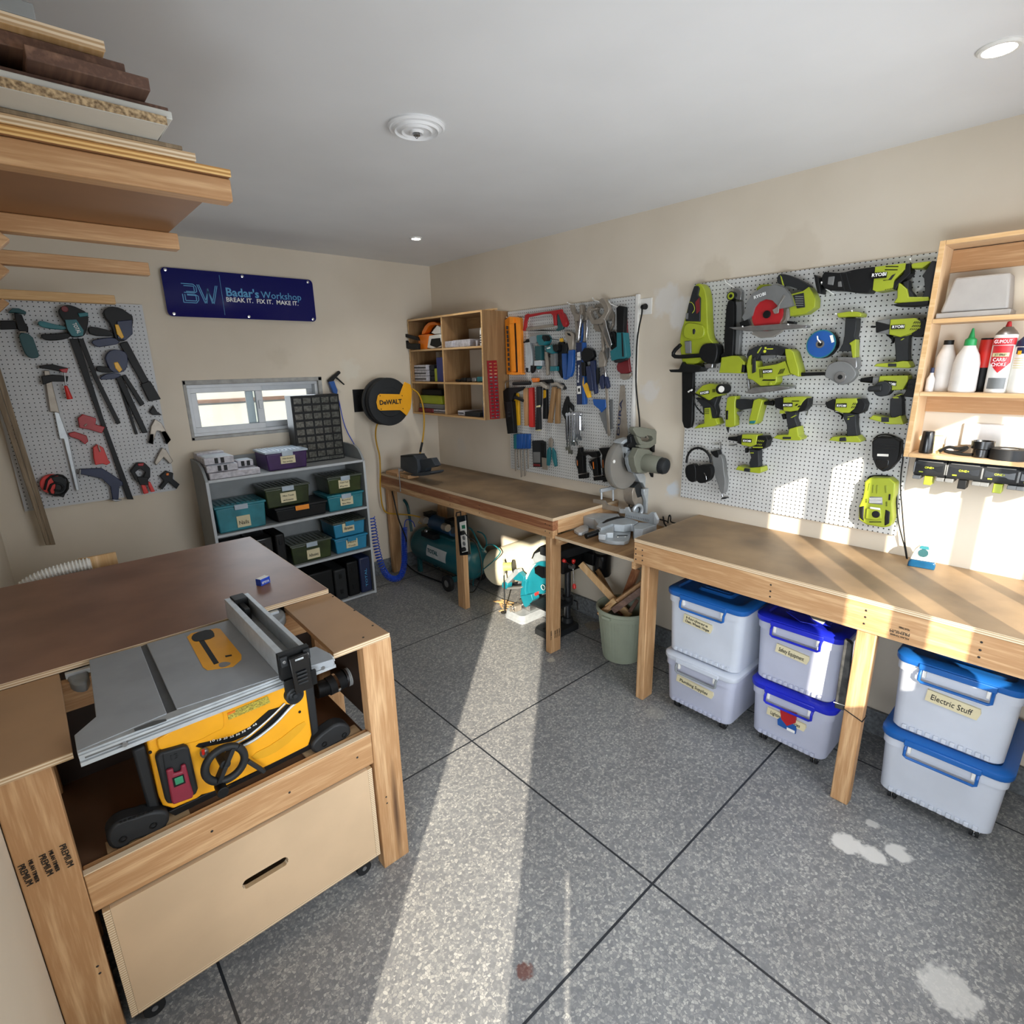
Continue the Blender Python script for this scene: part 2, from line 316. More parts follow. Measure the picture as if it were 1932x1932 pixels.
def peg_mat(name, pitch, ax, base):
    m, nt, p = newmat(name); tc = N(nt, 'ShaderNodeTexCoord')
    s = N(nt, 'ShaderNodeVectorMath', operation='SCALE'); s.inputs['Scale'].default_value = 1/pitch; nt.links.new(tc.outputs['Object'], s.inputs[0])
    f = N(nt, 'ShaderNodeVectorMath', operation='FRACTION'); nt.links.new(s.outputs[0], f.inputs[0])
    u = N(nt, 'ShaderNodeVectorMath', operation='SUBTRACT'); u.inputs[1].default_value = (.5, .5, .5); nt.links.new(f.outputs[0], u.inputs[0])
    k = N(nt, 'ShaderNodeVectorMath', operation='MULTIPLY'); k.inputs[1].default_value = (0, 1, 1) if ax == 0 else (1, 0, 1); nt.links.new(u.outputs[0], k.inputs[0])
    l = N(nt, 'ShaderNodeVectorMath', operation='LENGTH'); nt.links.new(k.outputs[0], l.inputs[0])
    lt = N(nt, 'ShaderNodeMath', operation='LESS_THAN'); lt.inputs[1].default_value = .0031/pitch; nt.links.new(l.outputs['Value'], lt.inputs[0])
    n1 = N(nt, 'ShaderNodeTexNoise'); n1.inputs['Scale'].default_value = 7; nt.links.new(tc.outputs['Object'], n1.inputs['Vector'])
    c = lin(base); r1 = ramp(nt, .3, .7, (c[0]*.9, c[1]*.9, c[2]*.9, 1), c); nt.links.new(n1.outputs['Fac'], r1.inputs['Fac'])
    mx = N(nt, 'ShaderNodeMix', data_type='RGBA'); mx.inputs[7].default_value = (.006, .006, .006, 1); nt.links.new(lt.outputs[0], mx.inputs[0]); nt.links.new(r1.outputs['Color'], mx.inputs[6])
    nt.links.new(mx.outputs[2], p.inputs['Base Color']); p.inputs['Roughness'].default_value = .45
peg_mat('pegboard_r', .0203, 0, 'cdcdca'); peg_mat('pegboard_b', .0235, 1, 'c6c7c8')
mat('ceiling_paint', 'e2e2e2', .85, var=.03, sc_=2); mat('pvc', 'c9cccf', .35, var=.04); mat('plaster_grey', 'a5a4a0', .9, var=.15, sc_=20, bump=.4)
mat('skirting', '66696b', .5, var=.35, sc_=60); mat('white_plastic', 'e4e2dc', .4, var=.04); mat('white_metal', 'e9e7e2', .35, var=.03)
for a, n in ((0, 'x'), (1, 'y'), (2, 'z')):
    wood('pine_'+n, 'd6b084', 'b0855a', a, grain=34, contrast=.9, knots=True); wood('pine_red_'+n, 'b58058', '875436', a, contrast=1.2, knots=True)
    wood('ply_'+n, 'd0b08a', 'bb9870', a, grain=14, contrast=.5); wood('walnut_'+n, '8e6c57', '5d4337', a, contrast=1.1)
    wood('pale_pine_'+n, 'e6c79a', 'c79f6c', a, contrast=1)
    wood('oak_'+n, 'a58258', '86643f', a, contrast=.8)
def striped(name, a, b, ax, sc_):    # plywood edge: veneer layers
    m, nt, p = newmat(name); tc = N(nt, 'ShaderNodeTexCoord'); wv = N(nt, 'ShaderNodeTexWave', bands_direction='XYZ'[ax]); wv.inputs['Scale'].default_value = sc_; wv.inputs['Distortion'].default_value = .3
    nt.links.new(tc.outputs['Object'], wv.inputs['Vector']); r = ramp(nt, .3, .7, lin(a), lin(b)); nt.links.new(wv.outputs['Fac'], r.inputs['Fac']); nt.links.new(r.outputs['Color'], p.inputs['Base Color']); p.inputs['Roughness'].default_value = .7
striped('ply_edge', 'e0cdb0', 'b79872', 2, 42)
striped('ply_edge_gold', 'e4bd7c', 'b07f42', 2, 42)
mat('chipboard', 'c4ab85', .85, var=.5, sc_=160, dirt='6f5a41'); mat('melamine', 'c9cac4', .35, var=.03)
mat('bench_top', '947b5d', .5, var=0, sc_=3.5, dirt='6d5a45'); mat('saw_bench_top', '8f6a54', .42, var=0, sc_=5, dirt='7a5946'); mat('side_board', 'a98765', .6, var=.06, sc_=5)
mat('drawer_ply', 'c9ad8c', .6, var=.07, sc_=4); mat('grey_board', '8d9192', .55, var=.05); mat('grey_board_edge', 'b4b9bc', .5, var=.05)
mat('dark_gap', '0a0908', .8); mat('screw', '1c1714', .4, var=.0)
mat('lime', '949f24', .42, var=.05); mat('black', '0c0d0e', .5, var=.2, spec=.3); mat('black_gloss', '0d0e10', .25, var=.1); mat('dark_grey', '1f2123', .55, var=.15, spec=.35); mat('mid_grey', '6c6d6c', .45, var=.08)
mat('steel', '9a9b9c', .32, .85, var=.12, sc_=30); mat('chrome', 'd2d3d6', .15, 1, var=.04); mat('alu', 'bcc2c6', .38, .45, var=.08, sc_=30); mat('cast_alu', 'a4aaae', .42, .25, var=.10, sc_=18)
mat('dull_steel', '9b9286', .42, .45, var=.12, sc_=20); mat('gold_label', 'c4cc30', .5); mat('ink', '121212', .6, var=0); mat('white_ink', 'f0f0ee', .6, var=0)
mat('red', 'a81c22', .4, var=.08); mat('dark_red', '6e1a20', .45, var=.08); mat('bright_red', 'd02a22', .4, var=.05); mat('orange', 'e2761c', .4, var=.06); mat('amber', 'f0922a', .35, var=.06)
mat('yellow', 'eab01e', .4, var=.04); mat('teal', '1d6a72', .45, var=.08); mat('teal_dark', '15484c', .5, var=.1); mat('makita', '15707e', .4, var=.06); mat('blue', '1a4f96', .4, var=.06); mat('navy', '1b2647', .45, var=.08); mat('sign_navy', '05085a', .08, var=.0, spec=.25)
mat('sign_blue', '4f9ccc', .4, var=0); mat('lid_blue', '1a5ca6', .35, var=.06, sc_=5); mat('lid_ultra', '1c28b8', .35, var=.12, sc_=6); mat('bin_white', 'c3c8d2', .4, var=.05, sc_=5); mat('bin_frost', 'b4b7c8', .35, var=.07, sc_=4)
mat('tape', 'd3c8a4', .6, var=.04); mat('green', '1c8a4a', .4); mat('tote_teal', '2a7885', .3, var=.25, sc_=8); mat('tote_green', '2f3a1c', .3, var=.35, sc_=9); mat('tote_blue', '2a82a8', .35, var=.06); mat('tote_purple', '3b1f52', .3, var=.3, sc_=9); mat('lid_clear', 'a9b6c2', .18, var=.08)
mat('lid_smoke', '4b5148', .25, var=.1); mat('case_clear', 'b2b0b6', .25, var=.2, sc_=40); mat('bucket', '99a08d', .45, var=.05); mat('cream', 'e8e0c4', .55, var=.04); mat('rubber', '111214', .7, var=.1)
mat('hose_blue', '1a45b8', .3); mat('hose_yellow', 'b78a1c', .45, var=.1); mat('yellow_abs', 'e8a31a', .4, var=.04); mat('saw_table', '979ca1', .45, .1, var=.08, sc_=8); mat('saw_table_dark', '5b5f62', .5, .3)
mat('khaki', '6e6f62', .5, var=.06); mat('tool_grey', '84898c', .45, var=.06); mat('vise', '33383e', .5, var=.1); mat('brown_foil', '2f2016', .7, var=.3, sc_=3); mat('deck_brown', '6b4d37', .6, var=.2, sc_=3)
mat('outside_wall', 'b5b1aa', .8, var=.1, sc_=1); mat('bottle_white', 'd9d4cf', .35, var=.05, sc_=20); mat('yellow_pale', 'd8cf9a', .5)
clear('glass', 'f2f7f8', .07, .03); clear('guard_clear', 'c4c0b8', .30, .12); emis('lamp_glow', 'fffaf0', 40)
mat('red_bright_label', 'c7222a', .45, var=.03); mat('label_white', 'e9e7e0', .5, var=.03); mat('sawdust', 'b39a72', .9, var=.2, sc_=60)
emis('lcd', '2f6b5a', .15)
def pavers():
    m, nt, p = newmat('pavers'); tc = N(nt, 'ShaderNodeTexCoord'); b = N(nt, 'ShaderNodeTexBrick'); b.inputs['Scale'].default_value = 2.2; nt.links.new(tc.outputs['Object'], b.inputs['Vector'])
    b.inputs['Color1'].default_value = lin('8d8b88'); b.inputs['Color2'].default_value = lin('807e7c'); b.inputs['Mortar'].default_value = lin('5d5c5b'); nt.links.new(b.outputs['Color'], p.inputs['Base Color']); p.inputs['Roughness'].default_value = .8
pavers()
# ---------------------------------------------------------------- the room
H = 2.583; LX = -3.02; FY = -4.62
ST = dict(kind='structure')
def struct(name, mb, bev=0): return mb.build(name, kind='structure', bev=bev)
struct('floor', MB().box(LX-.15, .15, FY-.15, .15, -.12, 0, 'terrazzo'))
struct('ceiling', MB().box(LX-.15, .15, FY-.15, .15, H, H+.15, 'ceiling_paint'))
struct('wall_right', MB().box(0, .18, FY-.15, .18, 0, H, 'wall_paint'))
WX0, WX1, WZ0, WZ1 = -1.985, -1.045, 1.315, 1.708
struct('wall_back', MB().box(LX-.15, WX0, 0, .2, 0, H, 'wall_paint').box(WX1, 0, 0, .2, 0, H, 'wall_paint').box(WX0, WX1, 0, .2, 0, WZ0, 'wall_paint').box(WX0, WX1, 0, .2, WZ1, H, 'wall_paint'))
DY0, DY1, DH = -4.118, -3.593, 1.985
struct('wall_left', MB().box(LX-.15, LX, DY1, .15, 0, H, 'wall_paint').box(LX-.15, LX, DY0, DY1, DH, H, 'wall_paint')
       .box(LX-.004, LX, -4.334, DY0, 0, H, 'wall_paint').box(LX-.004, LX, FY-.15, -4.354, 0, H, 'wall_paint').box(LX-.004, LX, -4.354, -4.334, .69, H, 'wall_paint'))
FX0, FX1, FZ0, FZ1 = -1.818, -.12, .97, 2.04
struct('wall_front', MB().box(LX-.15, FX0, FY-.04, FY, 0, H, 'wall_paint').box(FX1, .15, FY-.04, FY, 0, H, 'wall_paint').box(FX0, FX1, FY-.04, FY, 0, FZ0, 'wall_paint').box(FX0, FX1, FY-.04, FY, FZ1, H, 'wall_paint'))
g = MB()
for a, b in ((-1.63, -1.536), (-1.381, -1.238), (-.956, -.90), (-.70, -.60), (-.42, -.32)): g.box(a, b, FY-.04, FY-.01, FZ0, FZ1, 'pvc')
g.box(FX0, FX1, FY-.035, FY-.015, FZ0, FZ0+.03, 'pvc'); struct('window_2', g)
struct('baseboard_right', MB().box(-.022, 0, FY, 0, 0, .125, 'skirting'), .003)
struct('baseboard_back', MB().box(LX, 0, -.022, 0, 0, .125, 'skirting'), .003)
struct('baseboard_left', MB().box(LX, LX+.022, DY1, -.022, 0, .125, 'skirting'), .003)
# back window: grey plaster reveal, two sliding sashes
WY = .03
s3 = zm(280, 480, .2795)
def wq(st, y): return [P(a, b, 1, y) for a, b in s3(st)]
fr = MB(); fr.box(WX0, WX1, -.004, .055, WZ1-.03, WZ1, 'plaster_grey').box(WX0, WX1, -.004, .055, WZ0, WZ0+.022, 'plaster_grey').box(WX0, WX0+.02, -.004, .055, WZ0, WZ1, 'plaster_grey').box(WX1-.03, WX1, -.004, .055, WZ0, WZ1, 'plaster_grey')
struct('trim_1', fr, .004)
def frame(mb, x0, x1, z0, z1, t, y0, y1, m): return mb.box(x0, x1, y0, y1, z1-t, z1, m).box(x0, x1, y0, y1, z0, z0+t, m).box(x0, x0+t, y0, y1, z0+t, z1-t, m).box(x1-t, x1, y0, y1, z0+t, z1-t, m)
wroot = bpy.data.objects.new('window_1', None); sc.collection.objects.link(wroot); wroot['kind'] = 'structure'
IX0, IX1, IZ0, IZ1 = WX0+.02, WX1-.03, WZ0+.022, WZ1-.03
frame(MB(), IX0, IX1, IZ0, IZ1, .022, .02, .12, 'pvc').build('window_frame', wroot, .002)
mid = P(*s3('760,900')[0], 1, .04).x
s1 = frame(MB(), IX0+.012, mid, IZ0+.012, IZ1-.008, .047, .03, .06, 'pvc').build('sash', wroot, .003)
MB().box(IX0+.05, mid-.045, .044, .048, IZ0+.05, IZ1-.05, 'glass').build('pane', s1)
s2 = frame(MB(), mid-.10, IX1-.012, IZ0+.012, IZ1-.008, .05, .075, .10, 'pvc').build('sash', wroot, .003)
MB().box(mid-.05, IX1-.06, .086, .090, IZ0+.05, IZ1-.05, 'glass').build('pane', s2)
MB().box(mid-.035, mid-.015, .018, .032, IZ0+.16, IZ0+.22, 'pvc').build('sash_handle', s1, .003)
# outside: paved yard and boundary wall
struct('ground', MB().box(-14, 8, .22, 16, -.1, -.02, 'pavers'))
ow = MB().box(-9, 6, 8.0, 8.2, -.05, 1.15, 'outside_wall').box(-9, 6, 7.93, 8.25, 1.15, 1.22, 'walnut_x').box(-9, 6, 8.0, 8.2, 1.22, 2.6, 'outside_wall'); struct('trim_2', ow)
# ---------------------------------------------------------------- ceiling fixtures
c = P(786, 250, 2, H-.02)
md = MB().lathe((c.x, c.y, H), (0, 0, -1), [(0, .098), (.006, .1), (.012, .094), (.010, .088), (.012, .080), (.02, .076), (.012, .070), (.014, .056), (.022, .052), (.016, .046), (.018, .026), (.026, .022), (.022, .014), (.02, 0)], 'ceiling_paint', 48)
m_ = T('ceiling_medallion', 'round white ceiling rose with raised rings and a wire hub in the middle', 'ceiling rose'); md.build('disc', m_, ang=25)
MB().cyl((c.x, c.y, H-.03), (c.x, c.y, H-.018), .012, 'steel').torus((c.x, c.y, H-.032), (1, .3, 0), .006, .0015, 'steel', 14, 5).build('hook', m_)
for (px, py), lb in (((785, 450), 'small round recessed downlight glowing near the room corner'), ((1886, 92), 'round recessed downlight glowing above the wall cupboard')):
    c = P(px, py, 2, H-.004); r = .052 if px > 1000 else .04
    t = T('ceiling_light', lb, 'ceiling light')
    MB().lathe((c.x, c.y, H+.001), (0, 0, -1), [(0, r*1.0), (.004, r*1.0), (.009, r*.9), (.009, r*.74), (.0, r*.70)], 'white_plastic', 32, caps=False).build('trim_ring', t)
    MB().lathe((c.x, c.y, H+.001), (0, 0, -1), [(0, r*.72), (.005, r*.71), (.007, r*.3), (.007, 0)], 'lamp_glow', 28).build('bulb', t)
    l = bpy.data.lights.new('downlight', 'SPOT'); lo = bpy.data.objects.new('downlight', l); sc.collection.objects.link(lo); lo.location = (c.x, c.y, H-.03); l.energy = 12; l.spot_size = 2.4; l.spot_blend = .8; l.shadow_soft_size = .04; l.color = (1, .97, .9)
# ---------------------------------------------------------------- workbenches on the right wall
def screws(mb, pts, ax, v, r=.004):
    for x, y in pts:
        c = P(x, y, ax, v); d = c.copy(); d[ax] += -.0012 if ax < 2 else .0012; c[ax] += .004 if ax < 2 else -.004; mb.cyl(c, d, r, 'screw', n=10)
def leg(root, x0, x1, y0, y1, z1, m='pine_z'): return MB().box(x0, x1, y0, y1, 0, z1, m).build('leg', root, .004)
b1 = T('workbench', 'long wooden workbench in the far corner carrying the dark vise', 'workbench')
D1, L1 = -.6215, -2.040; HB = .90
MB().box(D1, -.002, L1, -.004, HB-.018, HB, 'bench_top').build('tabletop', b1, .001)
MB().box(D1-.0015, D1+.004, L1, -.004, HB-.0175, HB-.0005, 'ply_edge').box(D1, -.002, L1-.0015, L1+.003, HB-.0175, HB-.0005, 'ply_edge').build('tabletop_edge', b1)
a_ = MB().box(D1, D1+.045, L1, -.004, HB-.078, HB-.0185, 'pine_red_y')
sz = zm(680, 840, .2277); screws(a_, sz('1532,650 1568,665 985,500 985,528 742,437 527,378'), 0, D1); a_.build('apron', b1, .002)
a_ = MB().box(D1, D1+.04, L1, -.004, HB-.125, HB-.0785, 'pine_y'); screws(a_, sz('1532,712 1568,727 985,560 742,492'), 0, D1); a_.build('apron_rail', b1, .002)
a_ = MB().box(D1+.0455, -.002, L1, L1+.04, HB-.100, HB-.0185, 'pine_x').build('end_rail', b1, .002)
MB().box(D1+.045, -.002, -.044, -.004, HB-.1, HB-.0185, 'pine_x').build('end_rail', b1, .002)
MB().box(-.05, -.002, L1+.04, -.045, HB-.1, HB-.0185, 'pine_y').build('rear_rail', b1, .002)
HL = HB-.126
leg(b1, -.605, -.515, -2.009, -1.964, HL); leg(b1, -.60, -.555, -1.115, -1.025, HL); leg(b1, -.60, -.51, -.07, -.028, HL, 'pine_z')
leg(b1, -.09, -.03, -.12, -.05, HB-.101)
H2, D2, Y2 = .912, -.6271, -2.6156
b2 = T('workbench', 'wooden workbench below the lime power tools, striped by sunlight and standing over the bins', 'workbench')
MB().box(D2, -.002, -4.55, Y2, H2-.018, H2, 'bench_top').build('tabletop', b2, .001)
MB().box(D2-.0015, D2+.004, -4.55, Y2, H2-.0175, H2-.0005, 'ply_edge').box(D2, -.002, Y2-.003, Y2+.0015, H2-.0175, H2-.0005, 'ply_edge').build('tabletop_edge', b2)
a_ = MB().box(D2, D2+.045, -4.55, Y2, H2-.130, H2-.0185, 'pine_y'); s4z = zm(1190, 880, .3841)
screws(a_, s4z('25,405 25,430 25,456 57,412 57,438 57,462 688,582 686,613 684,640 1156,708 1152,740 1145,772 1723,864 1716,902 1710,937'), 0, D2, .0045); a_.build('apron', b2, .002)
MB().box(D2+.0455, -.002, Y2-.04, Y2, H2-.125, H2-.0185, 'pine_x').build('end_rail', b2, .002)
MB().box(-.05, -.002, -4.5, Y2-.041, H2-.12, H2-.0185, 'pine_y').build('rear_rail', b2, .002)
leg(b2, -.6, -.51, -2.692, -2.645, H2-.131, 'pine_z'); leg(b2, -.6, -.552, -3.685, -3.620, H2-.131, 'pine_z'); leg(b2, -.6, -.51, -4.53, -4.46, H2-.131)
leg(b2, -.09, -.03, -2.75, -2.68, H2-.121); leg(b2, -.09, -.03, -4.53, -4.46, H2-.121)
tx = MB()
s5 = zm(1560, 1060, .29)
q = s5('412,435 540,468 410,468 540,505'); 
text('PREMIUM', P(*q[1], 0, D2), P(*q[0], 0, D2), NX, 'ink', join=tx, h=.012); text('MILAN TIMBER', P(*s5('540,440')[0], 0, D2), P(*s5('470,418')[0], 0, D2), NX, 'ink', join=tx, h=.007); text('MILAN TIMBER', P(*s5('535,500')[0], 0, D2), P(*s5('412,462')[0], 0, D2), NX, 'ink', join=tx, h=.006)
tx.build('lettering', b2)
tx = MB(); q5 = zm(960, 980, .1346)
for a, b in (('600,1690', '600,1560'), ('655,1660', '655,1550'), ('683,1650', '683,1535'), ('712,1635', '712,1520'), ('740,1620', '740,1505')):
    A, B = P(*q5(a)[0], 1, -2.009), P(*q5(b)[0], 1, -2.009); text('TIMBER', A, B, NY, 'ink', join=tx, h=.009)
tx.build('lettering', b1)
pl = T('mitre_saw_shelf', 'low plywood shelf bridging the two workbenches under the mitre saw', 'shelf')
MB().box(-.605, -.003, Y2+.004, L1-.004, .775, .792, 'oak_x').build('board', pl, .001)
MB().box(-.6065, -.604, Y2+.004, L1-.004, .7755, .7915, 'ply_edge').build('board_edge', pl)
MB().box(-.60, -.01, Y2+.006, Y2+.03, .735, .7745, 'pine_x').build('cleat', pl); MB().box(-.60, -.01, L1-.03, L1-.006, .735, .7745, 'pine_x').build('cleat', pl)
# ---------------------------------------------------------------- table saw bench by the left wall
sb = T('saw_bench', 'large wooden bench with a dark brown ply top housing the yellow table saw', 'workbench')
ZT = .935
bl, br, bf, bb = LX+.008, -2.047, -2.192, -1.238
MB().box(bl, br, bf, bb, ZT-.018, ZT, 'saw_bench_top').build('tabletop', sb, .001)
MB().box(bl, br, bf-.0015, bf+.002, ZT-.0175, ZT-.0005, 'ply_edge').box(br-.002, br+.0015, bf, bb, ZT-.0175, ZT-.0005, 'ply_edge').build('tabletop_edge', sb)
ZS = ZT-.018
sd = MB().prism([(-2.231, -2.650, ZS-.018), (-2.040, -2.648, ZS-.018), (-2.040, -2.194, ZS-.018), (-2.220, -2.194, ZS-.018)], (0, 0, .0175), 'side_board'); screws(sd, zm(0, 1000, .4141)('1517,303 1615,366 1698,435 1655,489 1425,240'), 2, ZS, .0035); sd.build('side_board', sb, .001)
MB().prism([(-2.234, -2.6515, ZS-.018), (-2.038, -2.6495, ZS-.018), (-2.038, -2.646, ZS-.018), (-2.234, -2.648, ZS-.018)], (0, 0, .017), 'ply_edge').build('side_board_edge', sb)
MB().box(bl, -2.872, -2.653, bf-.002, ZS-.018, ZS-.0005, 'side_board').build('side_board', sb, .001)
MB().box(bl, -2.872, -2.6545, -2.651, ZS-.0175, ZS-.001, 'ply_edge').build('side_board_edge', sb)
ap = MB().box(-2.912, -2.137, -2.647, -2.605, .458, .572, 'pine_x'); screws(ap, zm(120, 1240, .3002)('932,1094 1420,850 1846,630'), 1, -2.647, .0045); ap.build('lower_rail', sb, .003)
LZ = ZS-.0185
r_ = MB().box(-2.136, -2.034, -2.648, -2.60, 0, LZ, 'pine_z'); screws(r_, zm(600, 1060, .3623)('355,1225 360,1257'), 1, -2.648, .004); r_.build('leg', sb, .004)
l_ = MB().box(LX+.002, -2.913, -2.648, -2.60, 0, LZ, 'pine_z'); screws(l_, zm(0, 1400, .2753)('668,1537 685,1584'), 1, -2.648, .004); l_.build('leg', sb, .004)
tx = MB(); z7 = zm(0, 1400, .2753)
for s_, a, b, h in (('PREMIUM', '120,855', '185,990', .013), ('MILAN TIMBER', '192,815', '245,965', .008), ('PREMIUM', '265,785', '325,920', .013), ('MILAN TIMBER', '332,750', '385,890', .008), ('PREMIUM', '405,715', '465,860', .013)):
    text(s_, P(*z7(a)[0], 1, -2.649), P(*z7(b)[0], 1, -2.649), NY, 'ink', join=tx, h=h)
tx.build('lettering', sb)
for x0, x1, y0, y1 in ((-2.14, -2.05, -1.31, -1.265), (LX+.002, -2.93, -1.31, -1.265), (-2.14, -2.05, -2.24, -2.20), (LX+.002, -2.93, -2.24, -2.20)): leg(sb, x0, x1, y0, y1, LZ)
MB().box(-2.93, -2.14, -2.238, -2.205, LZ-.09, LZ, 'pine_x').build('top_rail', sb, .002); MB().box(-2.93, -2.14, -1.31, -1.27, LZ-.09, LZ, 'pine_x').build('top_rail', sb, .002)
MB().box(-2.09, -2.05, -2.20, -1.31, LZ-.09, LZ, 'pine_y').build('top_rail', sb, .002)
MB().box(LX+.004, -2.14, -2.600, -1.27, .545, .560, 'deck_brown').build('deck', sb); MB().box(-2.912, -2.137, -2.6465, -2.628, .5725, .576, 'ply_edge').build('rail_cap', sb)
MB().box(LX+.004, -2.14, -2.20, -2.185, .56, LZ-.091, 'brown_foil').build('rear_panel', sb)  # both panels hold the shadow of the bench interior in their dark colour
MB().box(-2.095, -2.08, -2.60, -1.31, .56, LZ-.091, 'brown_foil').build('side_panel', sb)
# drawer on castors
dr = T('rolling_drawer', 'plywood rolling drawer with a slot handle under the table saw', 'drawer')
f = MB(); x0, x1, z0, z1, yf = -2.897, -2.150, .085, .452, -2.655
hx0, hx1, hz = -2.588, -2.452, .288; n = 10; rr = .017
# front with slot: left, right, top, bottom around a rounded slot
hole = [(hx0+rr-rr*math.sin(math.pi*i/n), hz+rr*math.cos(math.pi*i/n)) for i in range(n+1)]+[(hx1-rr+rr*math.sin(math.pi*i/n), hz-rr*math.cos(math.pi*i/n)) for i in range(n+1)]
xm_ = (hx0+hx1)/2
def half(sx, xe):   # one half of the front with half of the rounded slot
    cxh = hx0+rr if sx < 0 else hx1-rr
    arc = [(cxh+sx*rr*math.sin(math.pi*i/n), hz+rr*math.cos(math.pi*i/n)) for i in range(n+1)]
    return [(xm_, yf, z0+.012), (xe, yf, z0+.012), (xe, yf, z1), (xm_, yf, z1), (xm_, yf, hz+rr)]+[(p, yf, q) for p, q in arc]+[(xm_, yf, hz-rr)]
f.prism(half(-1, x0+.016), (0, .016, 0), 'drawer_ply'); f.prism(half(1, x1-.016), (0, .016, 0), 'drawer_ply'); f.build('front', dr)
e_ = MB(); n2_ = [(hx0+rr-rr*math.sin(math.pi*i/n), hz+rr*math.cos(math.pi*i/n)) for i in range(n+1)]+[(hx1-rr+rr*math.sin(math.pi*i/n), hz-rr*math.cos(math.pi*i/n)) for i in range(n+1)]
for p, q in zip(n2_, n2_[1:]+n2_[:1]): e_.beam((p[0], yf+.008, p[1]), (q[0], yf+.008, q[1]), .0165, .0012, 'ply_edge', up=(xm_-(p[0]+q[0])/2, 0, hz-(p[1]+q[1])/2))
e_.build('slot_edge', dr)
MB().box(x0, x0+.0155, yf-.001, -1.9, z0, z1, 'ply_edge').build('side', dr, .001); MB().box(x1-.0155, x1, yf-.001, -1.9, z0, z1, 'ply_edge').build('side', dr, .001)
MB().box(x0+.016, x1-.016, yf-.001, -1.9, z0, z0+.0115, 'ply_edge').build('bottom', dr); MB().box(x0+.016, x1-.016, -1.915, -1.9, z0+.012, z1, 'drawer_ply').build('back', dr)
def castor(root, x, y, z0=0, z1=.06, r=.02, nm='castor', m='rubber', dx=1, dy=0):
    c = MB(); d = Vector((dx, dy, 0)).normalized(); s = d.cross(Vector((0, 0, 1))); zc = z0+r
    for k in (-1, 1): c.cyl(Vector((x, y, zc))+s*k*.004, Vector((x, y, zc))+s*k*.014, r, m, n=20)
    c.cyl(Vector((x, y, zc))-s*.016, Vector((x, y, zc))+s*.016, r*.3, 'steel', n=10)
    c.torus((x, y, zc), s, r*.72, r*.1, 'chrome', 16, 5)
    c.box(x-.005, x+.005, y-.005, y+.005, zc, z1-.003, 'steel').box(x-.02, x+.02, y-.02, y+.02, z1-.004, z1, 'black')
    return c.build(nm, root)
for x in (x0+.05, x1-.05):
    for y in (yf+.05, -1.95): castor(dr, x, y, 0, z0, .027)
# ---------------------------------------------------------------- right wall: pegboard with the lime power tools
ZA, ZB, ZC, ZD, ZE = zm(1250, 480, .16046), zm(1500, 460, .14493), zm(1260, 690, .15528), zm(1500, 690, .2071), zm(1700, 430, .26914)
PB = .022   # face of the pegboard off the wall
def pegboard(lb, y0, y1, z0, z1, m, ax=0):
    mb = MB(); t = T('pegboard', lb, 'pegboard')
    if ax == 0: mb.box(-PB, -.016, y0, y1, z0, z1, m)
    else: mb.box(y0, y1, -PB, -.016, z0, z1, m)
    mb.build('perforated_sheet', t); f = MB()
    for a, b in ((z0, z0+.03), (z1-.03, z1)): f.box(*((-.0155, 0, y0+.01, y1-.01) if ax == 0 else (y0+.01, y1-.01, -.0155, 0)), a+.003, b-.003, 'white_plastic')
    f.build('batten', t); return t
pegboard('white pegboard holding the lime cordless power tools', -3.572, -2.50, 1.003, 2.163, 'pegboard_r')
def badge(nm, Z, poly, line, w, word='RYOBI', h=None): return [(nm, 'black_gloss', poly, w, w-.003), ('+'+nm, 'white_ink', 'T:%s|%s' % (word, line), w+.0003)+((h,) if h else ())]
# chainsaw
tool('chainsaw', 'lime pruning chainsaw hanging bar-down at the left edge of the pegboard', 'chainsaw', ZA, 0, [
    ('housing', 'lime', '395,345 440,340 475,370 505,440 520,560 525,760 540,980 600,1040 590,1120 500,1200 385,1300 240,1300 215,1200 200,1030 215,900 250,800 300,600 360,400', .10, .035, 1),
    ('battery_cover', 'dark_grey', '370,370 415,370 432,400 415,480 445,510 440,790 265,785 300,600 345,440', .108, .09),
    ('motor_cap', 'lime', '260,800 400,815 490,840 490,960 420,1000 300,1000 235,960', .115, .09, 2), ('+motor_cap', 'dark_grey', '350,880 375,870 385,900 375,940 352,940', .118, .11),
    ('top_handle', 'black', '~215,1060 130,1140 125,1200 220,1205 420,1190 560,1180 600,1140', .11, .011), ('hand_guard', 'black', '70,1355 190,1350 230,1260 250,1290 420,1300 470,1330 420,1380 300,1390 90,1385', .13, .05),
    ('chain_cover', 'black', '480,1050 600,1040 645,1080 640,1200 600,1300 470,1260 420,1180 440,1100', .12, .05, 1), ('+chain_cover', 'steel', '480,1290 590,1270 585,1340 500,1340', .10, .06),
    ('air_grille', 'mid_grey', '255,1020 330,1015 335,1165 265,1165', .112, .10),
    ('guide_bar', 'black', '225,1385 360,1385 355,1700 350,1960 335,2030 290,2050 250,2035 228,1960', .075, .05)], bev=.004)
